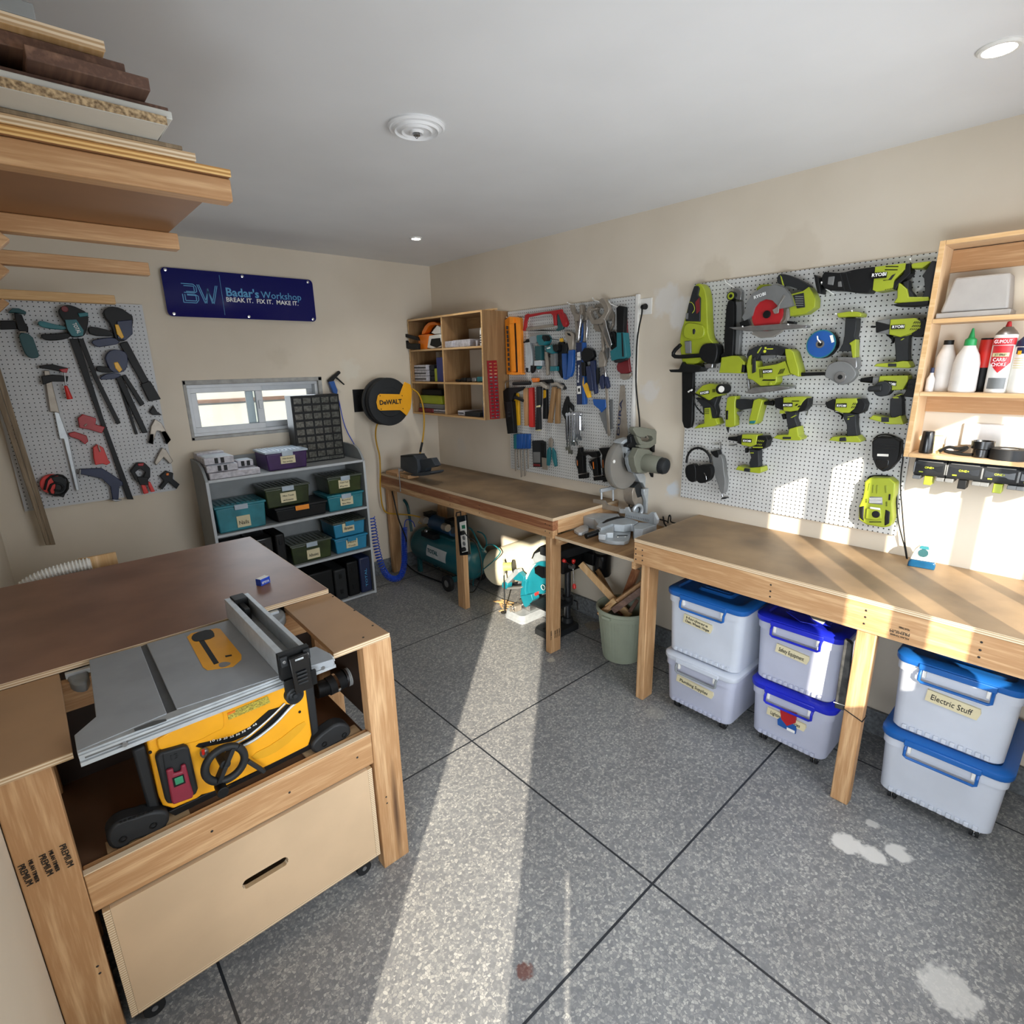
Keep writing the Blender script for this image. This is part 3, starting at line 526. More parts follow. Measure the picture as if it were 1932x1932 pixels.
# orange spirit: slim stick tool (grease-gun like pruner) beside it
tool('cordless_hedge_tool', 'slim upright black and lime stick tool hanging right of the chainsaw', 'power tool', ZA, 0, [
    ('nozzle_ring', 'black', '@800,488 800,435', .085, .04, 0), ('+nozzle_ring', 'lime', '@800,488 800,445', .088, .085, 0), ('+nozzle_ring', 'black', '@800,488 800,466', .090, .087, 0),
    ('clamp', 'steel', '830,390 900,400 930,440 920,540 850,530', .06, .03), ('shaft', 'black', '770,545 830,545 842,600 838,940 825,1190 730,1185 720,1000 748,620', .085, .05),
    ('tube', 'mid_grey', '842,560 925,550 930,700 900,1180 820,1175', .06, .032, 0), ('motor_housing', 'lime', '690,1210 830,1190 900,1200 965,1270 950,1400 760,1395 660,1395 680,1300', .10, .035), ('vent', 'black', '935,1290 965,1300 955,1390 920,1390', .102, .06), ('trigger_guard', 'black', '680,1180 720,1150 760,1190 830,1200 740,1230 690,1215', .09, .05)])
# circular saw
tool('circular_saw', 'lime circular saw with a red blade and grey guard on the pegboard', 'circular saw', ZA, 0, [
    ('motor', 'lime', '1500,470 1650,430 1720,380 1760,440 1795,520 1790,620 1680,700 1490,730 1480,600', .10, .035), ('+motor', 'dark_grey', '1530,480 1660,450 1675,620 1580,635', .104, .1), ('handle', 'dark_grey', '1350,250 1400,220 1560,270 1700,350 1740,385 1660,440 1600,410 1480,370 1400,360 1340,330', .09, .045, 1),
    ('+handle', 'lime', '1378,240 1398,262 1430,370 1405,360', .092, .085), ('front_grip', 'lime', '1100,400 1150,355 1250,350 1250,380 1170,400 1110,430', .09, .05),
    ('blade', 'red', '@1232,710 1232,518', .112, .109, 0), ('+blade', 'chrome', '@1240,740 1240,500', .1085, .107, 0), ('+blade', 'black', '@1222,705 1222,660', .12, .112, 0),
    ('upper_guard', 'mid_grey', '935,740 975,660 990,560 1060,460 1180,380 1330,355 1430,390 1500,480 1530,600 1480,620 1370,640 1350,600 1290,540 1210,525 1130,560 1080,620 1050,720 1000,760 960,780', .125, .095), ('+upper_guard', 'white_ink', 'T:RYOBI|1078,525 1215,475', .1255),
    ('lower_guard', 'guard_clear', '1045,940 1150,985 1290,975 1400,910 1470,820 1488,720 1480,630 1455,640 1440,760 1370,860 1280,900 1180,900 1075,880', .116, .1),
    ('guard_lever', 'guard_clear', '1425,470 1445,490 1375,590 1360,690 1310,700 1290,650 1340,620 1400,520', .13, .122), ('base_plate', 'steel', '780,858 950,850 1350,820 1500,815 1690,830 1690,860 1450,880 1000,905 830,880', .14, .088), ('+base_plate', 'black', '1460,780 1550,790 1540,820 1470,815', .12, .08), ('depth_foot', 'black', '900,800 1000,760 1030,830 920,850', .12, .09)], bev=.002)
tool('jigsaw', 'lime cordless jigsaw hanging below the circular saw', 'jigsaw', ZA, 0, [
    ('handle', 'dark_grey', '985,1180 1010,1130 1090,1085 1200,1065 1330,1070 1430,1100 1440,1130 1400,1195 1330,1180 1150,1165 1110,1240 1040,1250 1000,1220', .095, .045), ('+handle', 'lime', '1105,1160 1135,1110 1160,1085 1165,1092 1122,1165', .097, .09),
    ('battery_port', 'lime', '1440,1110 1500,1115 1540,1150 1600,1360 1600,1440 1500,1400 1460,1280 1440,1160', .11, .03), ('body', 'lime', '1040,1300 1100,1250 1110,1330 1340,1290 1440,1250 1480,1350 1500,1410 1340,1440 1340,1500 1310,1540 1150,1550 1060,1480 1000,1460 985,1310 1010,1200 1040,1180', .105, .035),
    ('+body', 'dark_grey', '1050,1220 1090,1205 1095,1380 1050,1400', .11, .1), ('trigger', 'mid_grey', '1150,1185 1330,1180 1320,1215 1230,1225 1220,1260 1150,1230', .08, .06)]+badge('badge', ZA, '1178,1352 1290,1345 1290,1390 1178,1404', '1185,1394 1285,1384', .108)+[
    ('base_plate', 'steel', '960,1630 1060,1565 1340,1545 1490,1560 1480,1575 1300,1610 1050,1640', .12, .03), ('blade_holder', 'steel', '|1005,1470 1020,1610', .08, .006), ('knob', 'lime', '@1262,1520 1262,1500', .115, .1, 0)])
tool('reciprocating_saw', 'long lime and black reciprocating saw at the top of the pegboard', 'reciprocating saw', ZB, 0, [
    ('front_boot', 'black', '345,430 380,360 430,370 610,380 780,330 1000,300 1050,300 1010,640 800,640 640,610 400,605 340,520', .11, .035, 1), ('+front_boot', 'mid_grey', '430,430 515,420 495,540 420,530', .113, .108), ('+front_boot', 'mid_grey', '555,495 600,485 610,560 555,560', .113, .108),
    ('shoe', 'black', '240,395 300,430 330,600 330,655 290,640 265,540', .12, .05), ('blade_shaft', 'black', '|340,560 290,570', .08, .012), ('motor_housing', 'lime', '1045,300 1440,250 1430,330 1290,470 1270,590 1060,625 1010,600', .115, .03), ('+motor_housing', 'dark_grey', '1150,480 1215,465 1260,410 1310,385 1250,470 1150,475', .117, .11)]+badge('badge', ZB, '985,380 1200,365 1190,440 978,458', '1000,432 1185,412', .12)+[
    ('hand_frame', 'black', '1440,260 1500,250 1510,380 1450,440 1350,520 1310,600 1265,590 1270,510 1400,400', .11, .045), ('rear_handle', 'dark_grey', '1780,220 1840,225 1810,700 1650,700 1690,600 1680,450 1650,420 1700,350', .105, .04), ('+rear_handle', 'lime', '1545,250 1750,225 1760,240 1650,320 1520,320 1510,270', .108, .04),
    ('battery_port', 'lime', '1350,500 1460,590 1480,690 1740,690 1750,740 1600,770 1280,770 1330,700 1330,600', .11, .035), ('+battery_port', 'black', '1260,790 1400,765 1740,740 1740,790 1560,815 1320,815', .115, .04), ('hand_guard', 'dark_grey', '1480,590 1540,660 1560,700 1470,700 1400,500 1480,470', .1, .05)], bev=.003)
tool('grinding_disc_stack', 'stack of blue-labelled grinding discs on a white hook', 'grinding discs', ZB, 0, [('disc', 'teal', '@335,1305 335,1120', .095, .092, 0), ('+disc', 'blue', '@335,1305 335,1135', .0955, .0945, 0), ('+disc', 'black', '@343,1312 343,1130', .091, .05, 0), ('+disc', 'steel', '@325,1305 325,1252', .097, .095, 0), ('+disc', 'black', '@325,1305 325,1275', .0975, .0965, 0), ('label', 'label_white', '450,1195 490,1185 510,1275 475,1290', .0965, .0955), ('hook', 'white_metal', '~290,1200 295,1245 335,1290', .125, .003, 0)], bev=0)
tool('angle_grinder', 'lime angle grinder hanging head-down with a black side handle', 'angle grinder', ZB, 0, [
    ('battery_port', 'lime', '540,905 700,880 830,885 865,910 850,950 700,950 560,960', .11, .03), ('body', 'dark_grey', '655,960 800,965 795,1100 775,1200 790,1240 780,1400 560,1400 620,1300 640,1200', .095, .035), ('+body', 'lime', '700,1295 790,1240 790,1480 745,1490 730,1400 725,1330', .1, .05), ('gear_head', 'steel', '545,1470 800,1480 805,1600 780,1640 560,1560', .1, .04),
    ('guard', 'mid_grey', '385,1740 395,1640 450,1560 540,1530 640,1530 720,1570 770,1630 800,1700 740,1780 660,1830 580,1840 500,1790 430,1750', .115, .07, 1), ('flange', 'steel', '@585,1735 585,1665', .122, .115, 0), ('+flange', 'black', '@585,1735 585,1705', .124, .122, 0), ('side_handle', 'black', '|65,1700 400,1690', .075, .0085, .0075)])
def drill(label, Z, name, cat, parts, **k): return tool(name, label, cat, Z, 0, parts, 'lime cordless drills and drivers' if 0 else None, **k)
drill('lime impact wrench hanging under the reciprocating saw handle', ZB, 'impact_wrench', 'impact wrench', [
    ('anvil', 'black', '|985,1080 1050,1080', .07, .0042), ('front_housing', 'black', '1045,1010 1230,1050 1225,1110 1050,1160', .095, .045), ('+front_housing', 'mid_grey', '1060,1000 1240,975 1235,1175 1075,1160', .092, .048), ('motor_housing', 'lime', '1240,985 1560,965 1640,1010 1630,1100 1510,1170 1370,1215 1220,1180', .10, .035),
    ('rear_cap', 'black', '1570,980 1690,975 1720,1020 1710,1150 1650,1210 1540,1215 1510,1160 1630,1090', .098, .04)]+badge('badge', ZB, '1250,1060 1430,1048 1425,1105 1250,1115', '1265,1100 1418,1092', .104)+[
    ('grip', 'dark_grey', '1290,1215 1510,1170 1480,1230 1475,1400 1480,1520 1310,1540 1305,1400', .09, .045), ('trigger', 'black', '1210,1185 1250,1195 1265,1260 1240,1305 1270,1290 1285,1220', .08, .055), ('battery_foot', 'lime', '1020,1595 1060,1560 1290,1545 1400,1525 1470,1530 1510,1600 1480,1620 1200,1610', .105, .03)])
drill('lime hammer drill with a grey side handle at the right edge of the pegboard', ZB, 'hammer_drill', 'drill', [
    ('chuck', 'black', '|850,1775 1010,1770', .07, .008, .015), ('collar', 'mid_grey', '1010,1740 1100,1730 1075,1860 1000,1840', .09, .05), ('motor_housing', 'lime', '1100,1720 1470,1715 1470,1780 1400,1900 1200,1910 1180,1850 1080,1820', .10, .035), ('rear_cap', 'black', '1470,1765 1600,1755 1640,1800 1610,1930 1560,2000 1400,1990 1450,1900', .098, .04)]+badge('badge', ZB, '1158,1778 1322,1790 1315,1852 1150,1832', '1168,1828 1305,1845', .104)+[
    ('side_handle', 'dark_grey', '|955,1890 1130,1880', .13, .0115, .0135), ('+side_handle', 'dark_grey', '@1130,1890 1130,1790', .12, .06, 0)], bev=.003)
r_ = bpy.context.scene.objects['hammer_drill']
for n_, m_n, sp, a, b in (('grip', 'dark_grey', '865,300 960,270 975,300 980,450 890,500 860,440', .09, .045), ('battery_foot', 'lime', '670,485 710,450 790,470 900,475 960,455 990,535 860,535', .105, .03)):
    mb = MB(); trace(mb, ZD(sp), 0, -a, -b, m_n); mb.build(n_, r_, .003)
drill('lime drill driver with a long bit, middle row right of the pegboard', ZD, 'impact_driver', 'drill', [
    ('bit', 'steel', '|150,355 275,355', .07, .0022), ('nose', 'black', '270,340 340,305 370,310 365,415 290,385', .09, .05), ('motor_housing', 'lime', '370,300 560,298 570,330 540,390 490,430 420,430 360,405', .10, .035), ('rear_cap', 'black', '560,300 620,305 645,350 625,420 580,440 500,425 545,385', .098, .04)]+badge('badge', ZD, '375,345 470,343 470,380 375,378', '382,373 463,374', .104)+[
    ('grip', 'dark_grey', '435,430 490,430 555,440 555,540 570,640 470,655 470,540 440,480', .09, .045), ('trigger', 'black', '360,425 385,428 425,460 415,490 430,450', .08, .055), ('battery_foot', 'lime', '303,680 340,648 460,645 560,640 602,685 590,700 420,695', .105, .03), ('+battery_foot', 'dark_grey', '405,655 462,650 468,688 400,690', .108, .1)])
drill('lime drill driver with a black keyless chuck, centre of the middle row', ZC, 'drill_driver', 'drill', [
    ('chuck', 'black', '|1175,455 1290,455', .07, .008, .0135), ('collar', 'black', '1290,400 1400,380 1410,510 1400,540 1300,510', .095, .045), ('motor_housing', 'lime', '1400,385 1640,375 1690,390 1640,440 1580,540 1490,560 1400,550', .10, .035), ('rear_cap', 'black', '1640,400 1710,395 1705,480 1660,545 1570,570 1600,500', .098, .04)]+badge('badge', ZC, '1393,452 1515,448 1513,500 1393,502', '1403,492 1506,490', .104)+[
    ('grip', 'dark_grey', '1430,560 1560,560 1545,640 1580,740 1460,780 1440,660', .09, .045), ('trigger', 'black', '1375,590 1420,590 1425,650 1395,655', .08, .055), ('battery_foot', 'lime', '1275,880 1320,845 1460,840 1470,770 1570,740 1585,850 1625,880 1600,910 1400,905', .105, .03)])
drill('lime drill driver hanging alone in the lowest row of tools', ZC, 'drill_driver', 'drill', [
    ('chuck', 'black', '|735,885 850,890', .07, .008, .014), ('collar', 'black', '840,850 900,845 895,960 845,940', .095, .045), ('motor_housing', 'lime', '900,835 1090,840 1080,900 1070,960 1000,985 890,965', .10, .035), ('rear_cap', 'black', '1090,855 1190,855 1215,900 1190,990 1130,1020 1000,1000 1070,960', .098, .04)]+badge('badge', ZC, '905,885 1018,890 1015,935 905,930', '915,922 1008,927', .104)+[
    ('grip', 'dark_grey', '980,1010 1100,1030 1105,1235 1000,1250 985,1180 1010,1120', .09, .045), ('trigger', 'black', '935,1000 965,1010 960,1060 935,1060', .08, .055), ('battery_foot', 'lime', '820,1265 850,1220 950,1245 1130,1235 1140,1290 1110,1310 960,1290', .105, .03), ('+battery_foot', 'dark_grey', '925,1245 1000,1250 995,1295 920,1285', .108, .1)])
tool('cordless_inflator', 'lime pistol-shaped inflator with a black hose beside the chainsaw bar', 'inflator', ZC, 0, [
    ('body', 'lime', '330,330 420,240 510,215 600,235 670,330 620,370 560,380 500,420 370,380', .10, .035), ('gauge', 'black', '@635,285 635,225', .12, .05, 0), ('+gauge', 'label_white', '@648,285 648,245', .122, .12, 0), ('hose', 'black', '~250,300 300,340 330,480 400,560 430,590 ', .11, .004), ('+hose', 'black', '~270,315 420,380 540,470 600,560 570,620', .115, .004)]+badge('badge', ZC, '390,315 500,298 502,340 392,358', '398,350 495,332', .104)+[
    ('grip', 'dark_grey', '330,390 500,420 610,370 570,480 590,560 570,640 430,600 420,500', .09, .045), ('battery_foot', 'lime', '440,515 500,510 520,640 580,640 605,710 560,735 310,765 370,720 440,700', .105, .03), ('nozzle', 'white_plastic', '|245,320 300,290', .11, .005)])
tool('hot_glue_gun', 'lime glue gun hanging nose-down between the inflator and the drills', 'glue gun', ZC, 0, [
    ('barrel', 'lime', '720,390 760,370 830,370 815,440 815,730 760,750 695,740 700,540', .09, .04), ('nozzle', 'black', '|728,745 735,815', .065, .009, .002), ('handle', 'dark_grey', '820,410 900,405 1040,420 1010,520 880,540 810,500', .08, .045), ('trigger', 'mid_grey', '810,560 900,555 870,620', .07, .055), ('battery_foot', 'lime', '1040,420 1100,395 1150,420 1110,560 1080,680 1050,715 980,715 985,650 1010,560', .10, .03), ('+battery_foot', 'teal', '990,670 1070,665 1055,705 985,705', .102, .09), ('badge', 'black_gloss', '705,545 733,545 728,655 702,655', .093, .09)])
tool('ear_muffs', 'black ear muffs hanging at the lower left corner of the pegboard', 'ear muffs', ZC, 0, [
    ('headband', 'black', '~225,1180 240,1080 300,1010 390,995 470,1040 515,1110 525,1180', .07, .007, 1), ('ear_cup', 'black', '210,1230 260,1195 330,1200 345,1300 340,1400 290,1425 230,1380 205,1300', .115, .075, 2), ('ear_cup', 'black', '345,1220 420,1200 510,1210 530,1300 500,1400 410,1435 350,1410 340,1300', .115, .075, 2), ('+ear_cup', 'chrome', '~440,1300 465,1345 470,1390', .118, .001)], bev=.004)
MB_ = 0
tool('rotary_tool', 'grey handheld rotary tool hanging nose-down beside the ear muffs', 'rotary tool', ZC, 0, [
    ('body', 'mid_grey', '530,1070 640,1080 670,1150 680,1290 700,1400 690,1500 680,1550 640,1555 610,1450 570,1330 540,1170', .07, .03, 1), ('cap', 'black', '515,1045 600,1025 620,1080 610,1120 575,1115 530,1075', .072, .035), ('collet', 'steel', '|655,1550 665,1600', .05, .004), ('cutting_disc', 'dark_grey', '640,1610 710,1600 700,1620 650,1625', .065, .035)])
tool('battery_charger', 'black battery charger with looped cord on the right of the pegboard', 'charger', ZD, 0, [
    ('housing', 'black', '700,690 750,650 900,660 960,690 955,780 930,870 860,950 800,968 740,930 700,830', .075, PB), ('label', 'label_white', '748,802 852,806 850,828 746,824', .0765, .074), ('socket', 'black_gloss', '730,850 860,860 850,920 790,950 740,905', .078, .07), ('ribs', 'dark_grey', '720,715 930,725 925,735 720,725', .078, .07), ('+ribs', 'dark_grey', '720,745 925,755 920,765 720,755', .078, .07),
    ('cord', 'black', '~715,670 760,630 850,625 940,660 980,740 985,850 965,960 960,1150 975,1300 990,1500 1005,1640 1015,1700 1025,1770', .035, .0028, 1)], bev=.004)
tool('battery_charger', 'lime fast charger mounted at the lower right of the pegboard', 'charger', ZD, 0, [
    ('housing', 'lime', '630,1060 680,1020 860,1025 915,1070 905,1180 890,1220 885,1260 890,1400 865,1465 800,1475 650,1450 578,1400 580,1280 615,1200 630,1120', .085, PB),
    ('side_grille', 'black', '580,1285 632,1275 625,1380 630,1425 585,1390', .087, .07), ('side_grille', 'black', '820,1305 868,1330 860,1440 810,1465 812,1380', .087, .07), ('info_panel', 'mid_grey', '680,1190 795,1195 800,1270 665,1255', .0865, .08), ('socket', 'lime', '650,1300 780,1310 785,1395 740,1410 640,1395', .095, .08), ('+socket', 'black', '@735,1355 735,1322', .097, .09, 0), ('label', 'label_white', '680,1285 775,1298 773,1318 678,1305', .0965, .09),
    ('vent', 'olive', '705,1085 722,1085 712,1160 702,1160', .087, .08), ('+vent', 'olive', '740,1088 757,1088 752,1165 740,1165', .087, .08), ('+vent', 'olive', '672,1072 686,1072 668,1140 660,1140', .087, .08), ('+vent', 'olive', '815,1090 835,1092 838,1160 822,1160', .087, .08),
    ('cord', 'black', '~660,1030 690,1003 800,1000 880,1010 930,1050 925,1200 935,1400 970,1550 1000,1650 1018,1770', .03, .003, 1)] if 'olive' in MT or mat('olive', '77821a', .6) else [], bev=.005)
def hook(lb, Z, pts, w, ax=0, r=.003, m='white_metal', grp=None):
    q = Z(pts); n = len(q); t = MB(); pp = [P(x, y, ax, -(w*(1-i/(n-1))+PB*(i/(n-1)))) for i, (x, y) in enumerate(q)]
    return tag(t.tube(pp, r, m, 8).build('pegboard_hook'), lb, 'hook', grp or 'pegboard hooks')
hook('white hook jutting above the slim stick tool', ZA, '730,295 745,330 850,400', .07); hook('white hook under the left of the circular saw plate', ZA, '940,845 960,885 1040,890', .15); hook('white hook under the right of the circular saw plate', ZA, '1475,820 1500,850 1650,880', .15)
hook('white hook under the nose of the reciprocating saw', ZB, '345,500 350,545 500,655', .12); hook('white hook through the reciprocating saw handle', ZB, '1500,200 1505,240 1590,350', .12); hook('white hook left of the angle grinder foot', ZB, '533,910 545,950 645,1000', .12); hook('white hook right of the angle grinder foot', ZB, '740,870 748,920 860,1010', .12)
hook('silver hook holding the rotary tool', ZC, '540,960 600,955 640,930 650,1050', .07, m='steel'); hook('dark hook at the chuck of the lowest drill', ZC, '740,965 790,970 840,955', .06, m='steel'); hook('dark hook behind the lowest drill', ZC, '1110,1030 1150,1035 1145,1070', .05, m='steel'); hook('dark hook behind the centre drill', ZC, '1640,555 1700,545 1690,600', .05, m='steel')
# ---------------------------------------------------------------- wall cupboard on the right
c2 = T('wall_shelf', 'open plywood wall shelf at the right edge of the photo, batteries hung below it', 'shelf')
CY0, CY1, CD = -4.40, -3.577, .155; cz0, cz1 = 1.375, 2.181
sh2, sh1 = P(*ZE('220,640')[0], 0, -CD).z, P(*ZE('150,1150')[0], 0, -CD).z
def ply(root, nm, x0, x1, y0, y1, z0, z1, edge_ax, m='ply_y'):
    o = MB().box(x0, x1, y0, y1, z0, z1, m).build(nm, root, .0006); e = MB()
    if edge_ax == 'x-': e.box(x0-.0008, x0+.002, y0+.0008, y1-.0008, z0+.0008, z1-.0008, 'pale_pine_y').build('edge', o)
    return o
ply(c2, 'side_panel', -CD, -.001, CY1-.018, CY1, cz0, cz1, 'x-', 'oak_light_z' if 'oak_light_z' in MT else 'ply_z'); ply(c2, 'side_panel', -CD, -.001, CY0, CY0+.018, cz0, cz1, 'x-', 'ply_z')
for nm, z in (('top', cz1-.016), ('shelf_board', sh2-.016), ('shelf_board', sh1-.016), ('bottom', cz0)): ply(c2, nm, -CD, -.001, CY0+.0185, CY1-.0185, z, z+.016, 'x-')
for z in (cz1-.10, sh1-.085): MB().box(-.018, -.001, CY0+.0185, CY1-.0185, z, z+.08 if z > 1.9 else z+.068, 'pine_y').build('hanging_rail', c2)
BOT0 = set(bpy.data.objects)
def btl(nm, lb, cat, parts, grp=None, bev=0):
    t = T(nm, lb, cat, grp)
    for p in parts: (MB().lathe(p[2], (0, 0, 1), p[3], p[1], 24)).build(p[0], t, ang=30)
    return t
def at(px, py, w): return P(px, py, 0, -w)
c = at(*ZE('560,470')[0], .08)
bx = T('storage_box', 'grey lidded plastic box on the top shelf of the wall shelf', 'box'); yb0, yb1 = at(*ZE('765,560')[0], .13).y, at(*ZE('262,580')[0], .13).y; zt_ = sh2+.145
MB().prism([(-.13, yb0+.005, sh2+.022), (-.13, yb1-.005, sh2+.022), (-.115, yb1-.03, zt_), (-.115, yb0+.02, zt_)], (.11, 0, 0), 'grey_box' if 'grey_box' in MT or mat('grey_box', 'a09b96', .5, var=.05) else '').build('tub', bx, .008, 3)
MB().box(-.138, -.01, yb0-.004, yb1+.004, sh2+.0005, sh2+.021, 'grey_box').build('lid', bx, .003)
def onsh(px, zb, w=.08):   # point on a shelf board below a bottle
    p = P(*ZE('%s,600' % px)[0], 0, -w); return (-w, p.y, zb)
s1z = sh1+.0005
def yat(px, py, w): return P(*ZE('%d,%d' % (px, py))[0], 0, -w).y
btl('small_bottle', 'small clear dropper bottle with a blue cap, far left of the bottle shelf', 'bottle', [('body', 'bottle_white', (-.11, yat(202, 1100, .11), s1z), [(0, .014), (.04, .014), (.055, .006), (.06, .006)]), ('cap', 'navy', (-.11, yat(202, 1100, .11), s1z+.0605), [(0, .007), (.016, .006)])])
btl('glue_bottle', 'grey-white bottle with a black cap on the bottle shelf', 'bottle', [('body', 'bottle_white', (-.07, yat(300, 1000, .07), s1z), [(0, .029), (.004, .031), (.11, .031), (.145, .017), (.148, .016)]), ('cap', 'black', (-.07, yat(300, 1000, .07), s1z+.1485), [(0, .016), (.014, .016)])])
btl('glue_jar', 'small brown jar with a yellow lid behind the white glue bottle', 'jar', [('body', 'oak_z', (-.03, yat(352, 1080, .03), s1z), [(0, .016), (.05, .016)]), ('cap', 'yellow', (-.03, yat(352, 1080, .03), s1z+.0505), [(0, .017), (.012, .017)])])
yg = yat(450, 1000, .105)
btl('glue_bottle', 'white squeeze glue bottle with a green nozzle', 'bottle', [('body', 'bottle_white', (-.105, yg, s1z), [(0, .040), (.005, .043), (.05, .042), (.09, .041), (.115, .034), (.14, .019), (.143, .018)]), ('cap', 'green', (-.105, yg, s1z+.1435), [(0, .019), (.018, .018), (.024, .010), (.04, .006), (.052, .003)])])
btl('sealant_tube', 'red and black cartridge standing between the glue bottle and spray can', 'cartridge', [('body', 'black', (-.055, yat(575, 1000, .055), s1z), [(0, .024), (.165, .024)]), ('band', 'bright_red', (-.055, yat(575, 1000, .055), s1z+.075), [(0, .0245), (.02, .025), (.085, .025), (.0851, .0245)])])
ys = yat(690, 1000, .10); sp_ = T('spray_can', 'tall white and red carb cleaner spray can with a red straw top', 'spray can')
MB().lathe((-.10, ys, s1z), (0, 0, 1), [(0, .0325), (.003, .034), (.165, .034), (.172, .033)], 'white_plastic', 28).build('can', sp_)
MB().lathe((-.10, ys, s1z+.1725), (0, 0, 1), [(0, .033), (.010, .026), (.018, .017), (.022, .014)], 'steel', 24).build('shoulder', sp_); MB().lathe((-.10, ys, s1z+.195), (0, 0, 1), [(0, .009), (.014, .006), (.016, .003)], 'red', 14).build('nozzle', sp_)
def curved(mb, cx, cy, R, a0, a1, z0, z1, m, n=10, tip=None):
    vs = []; d0 = math.atan2(CC.y-cy, CC.x-cx)
    for i in range(n+1):
        a = d0+math.radians(a0+(a1-a0)*i/n); zb = z0 if tip is None else z0-(tip*(1-abs(2*i/n-1)))
        for r in (R, R-.0015): vs += [(cx+r*math.cos(a), cy+r*math.sin(a), zb), (cx+r*math.cos(a), cy+r*math.sin(a), z1)]
    fs = []
    for i in range(n): k = i*4; fs += [(k, k+1, k+5, k+4), (k+2, k+6, k+7, k+3), (k+1, k+3, k+7, k+5), (k, k+4, k+6, k+2)]
    fs += [(0, 2, 3, 1), (n*4, n*4+1, n*4+3, n*4+2)]
    return mb.add(vs, fs, m)
lb_ = MB(); curved(lb_, -.10, ys, .0352, -60, 45, .09+s1z, .14+s1z, 'red_bright_label', tip=.03); curved(lb_, -.10, ys, .0355, -52, 30, s1z+.108, s1z+.119, 'yellow_pale'); curved(lb_, -.10, ys, .0353, -70, 60, s1z+.142, s1z+.162, 'red_bright_label'); curved(lb_, -.10, ys, .0353, -50, 40, s1z+.012, s1z+.045, 'mid_grey'); lb_.build('label', sp_)
dn = Vector((CC.x+.10, CC.y-ys, 0)).normalized(); rt = Vector((-dn.y, dn.x, 0)); tx = MB()
for s_, zz_, hw in (('GUMOUT', .147, .024), ('JET SPRAY', .110, .017), ('CARB/', .094, .018), ('CHOKE', .080, .020)):
    cpt = Vector((-.10, ys, s1z+zz_))+dn*.0362-rt*.006; text(s_, cpt-rt*hw, cpt+rt*hw, dn, 'white_ink' if 'SPRAY' not in s_ else 'ink', join=tx, h=.011 if 'SPRAY' not in s_ else .007)
tx.build('lettering', sp_)
yw = yat(830, 1000, .10)-.006; wd = T('spray_can', 'white and navy lubricant can cut by the right edge of the photo', 'spray can')
MB().lathe((-.10, yw, s1z), (0, 0, 1), [(0, .030), (.003, .031), (.13, .031), (.136, .029)], 'label_white', 28).build('can', wd); MB().lathe((-.10, yw, s1z+.137), (0, 0, 1), [(0, .0305), (.014, .028), (.03, .012), (.034, .011)], 'navy', 24).build('shoulder', wd)
lb_ = MB(); curved(lb_, -.10, yw, .0322, -50, 50, s1z+.115, s1z+.134, 'navy'); curved(lb_, -.10, yw, .0325, -40, -20, s1z+.113, s1z+.124, 'yellow'); [curved(lb_, -.10, yw, .0322, -55, 50, s1z+zq, s1z+zq+.0022, 'yellow_pale') for zq in (.073, .08, .087, .094, .101)]
lb_.build('label', wd)
for o in set(bpy.data.objects)-BOT0:
    if o.type == 'MESH':
        for v in o.data.vertices:
            if v.co.z > s1z and v.co.z < sh2-.001 and v.co.x > -.15: v.co.z = s1z+(v.co.z-s1z)*1.19
z0_ = cz0+.0165
btl('battery_pack', 'slim black battery standing at the left of the lowest shelf', 'battery', [('body', 'black_gloss', (-.11, yat(185, 1500, .11), z0_), [(0, .023), (.004, .024), (.055, .022), (.085, .02), (.088, .018)])])
btl('small_box', 'pale yellow box beside the black battery on the lowest shelf', 'box', [('body', 'yellow_pale', (-.08, yat(245, 1520, .08), z0_), [(0, .022), (.068, .022)])])
t = T('hose_adapter', 'black stepped dust hose adapter on the lowest shelf', 'hose adapter'); yq = yat(565, 1560, .10)
MB().lathe((-.10, yq, z0_), (0, 0, 1), [(0, .026), (.03, .027), (.034, .034), (.062, .036), (.062, .031), (.01, .022)], 'black_gloss', 28).build('sleeve', t)
t = T('tape_roll', 'thick black tape roll lying on the lowest shelf', 'tape'); yq = yat(755, 1580, .10)
MB().lathe((-.10, yq, z0_), (0, 0, 1), [(0, .028), (0, .055), (.04, .055), (.04, .028), (0, .028)], 'rubber', 32, caps=False).build('roll', t); MB().lathe((-.10, yq, z0_), (0, 0, 1), [(.002, .0225), (.002, .0275), (.038, .0275), (.038, .0225), (.002, .0225)], 'label_white', 28, caps=False).build('core', t)
t = MB().tube([(-.11, yat(a, b, .11), z0_+.004+h) for a, b, h in ((270, 1555, .006), (330, 1560, .03), (400, 1530, .02), (480, 1540, .035), (420, 1570, .01), (340, 1580, .004), (290, 1560, .012), (380, 1590, .003), (470, 1600, .002), (500, 1580, .004))], .006, 'black', smooth=2)
tag(t.build('power_adapter_cord'), 'tangle of black cord on the lowest shelf', 'cord')
t = T('plastic_bag', 'crumpled pale plastic bag standing among the cords on the lowest shelf', 'bag'); MB().prism([(-.05, yat(300, 1530, .05), z0_), (-.05, yat(400, 1540, .05), z0_), (-.05, yat(345, 1480, .05), z0_+.05), (-.05, yat(325, 1440, .05), z0_+.07), (-.05, yat(305, 1480, .05), z0_+.05)], (.02, 0, 0), 'case_clear').build('bag_body', t, .006)
t = T('cable_tie_pack', 'lime packet lying behind the tape roll on the lowest shelf', 'packet'); MB().box(-.06, -.02, yat(760, 1520, .04), yat(640, 1520, .04), z0_, z0_+.03, 'lime').build('packet_body', t, .004)
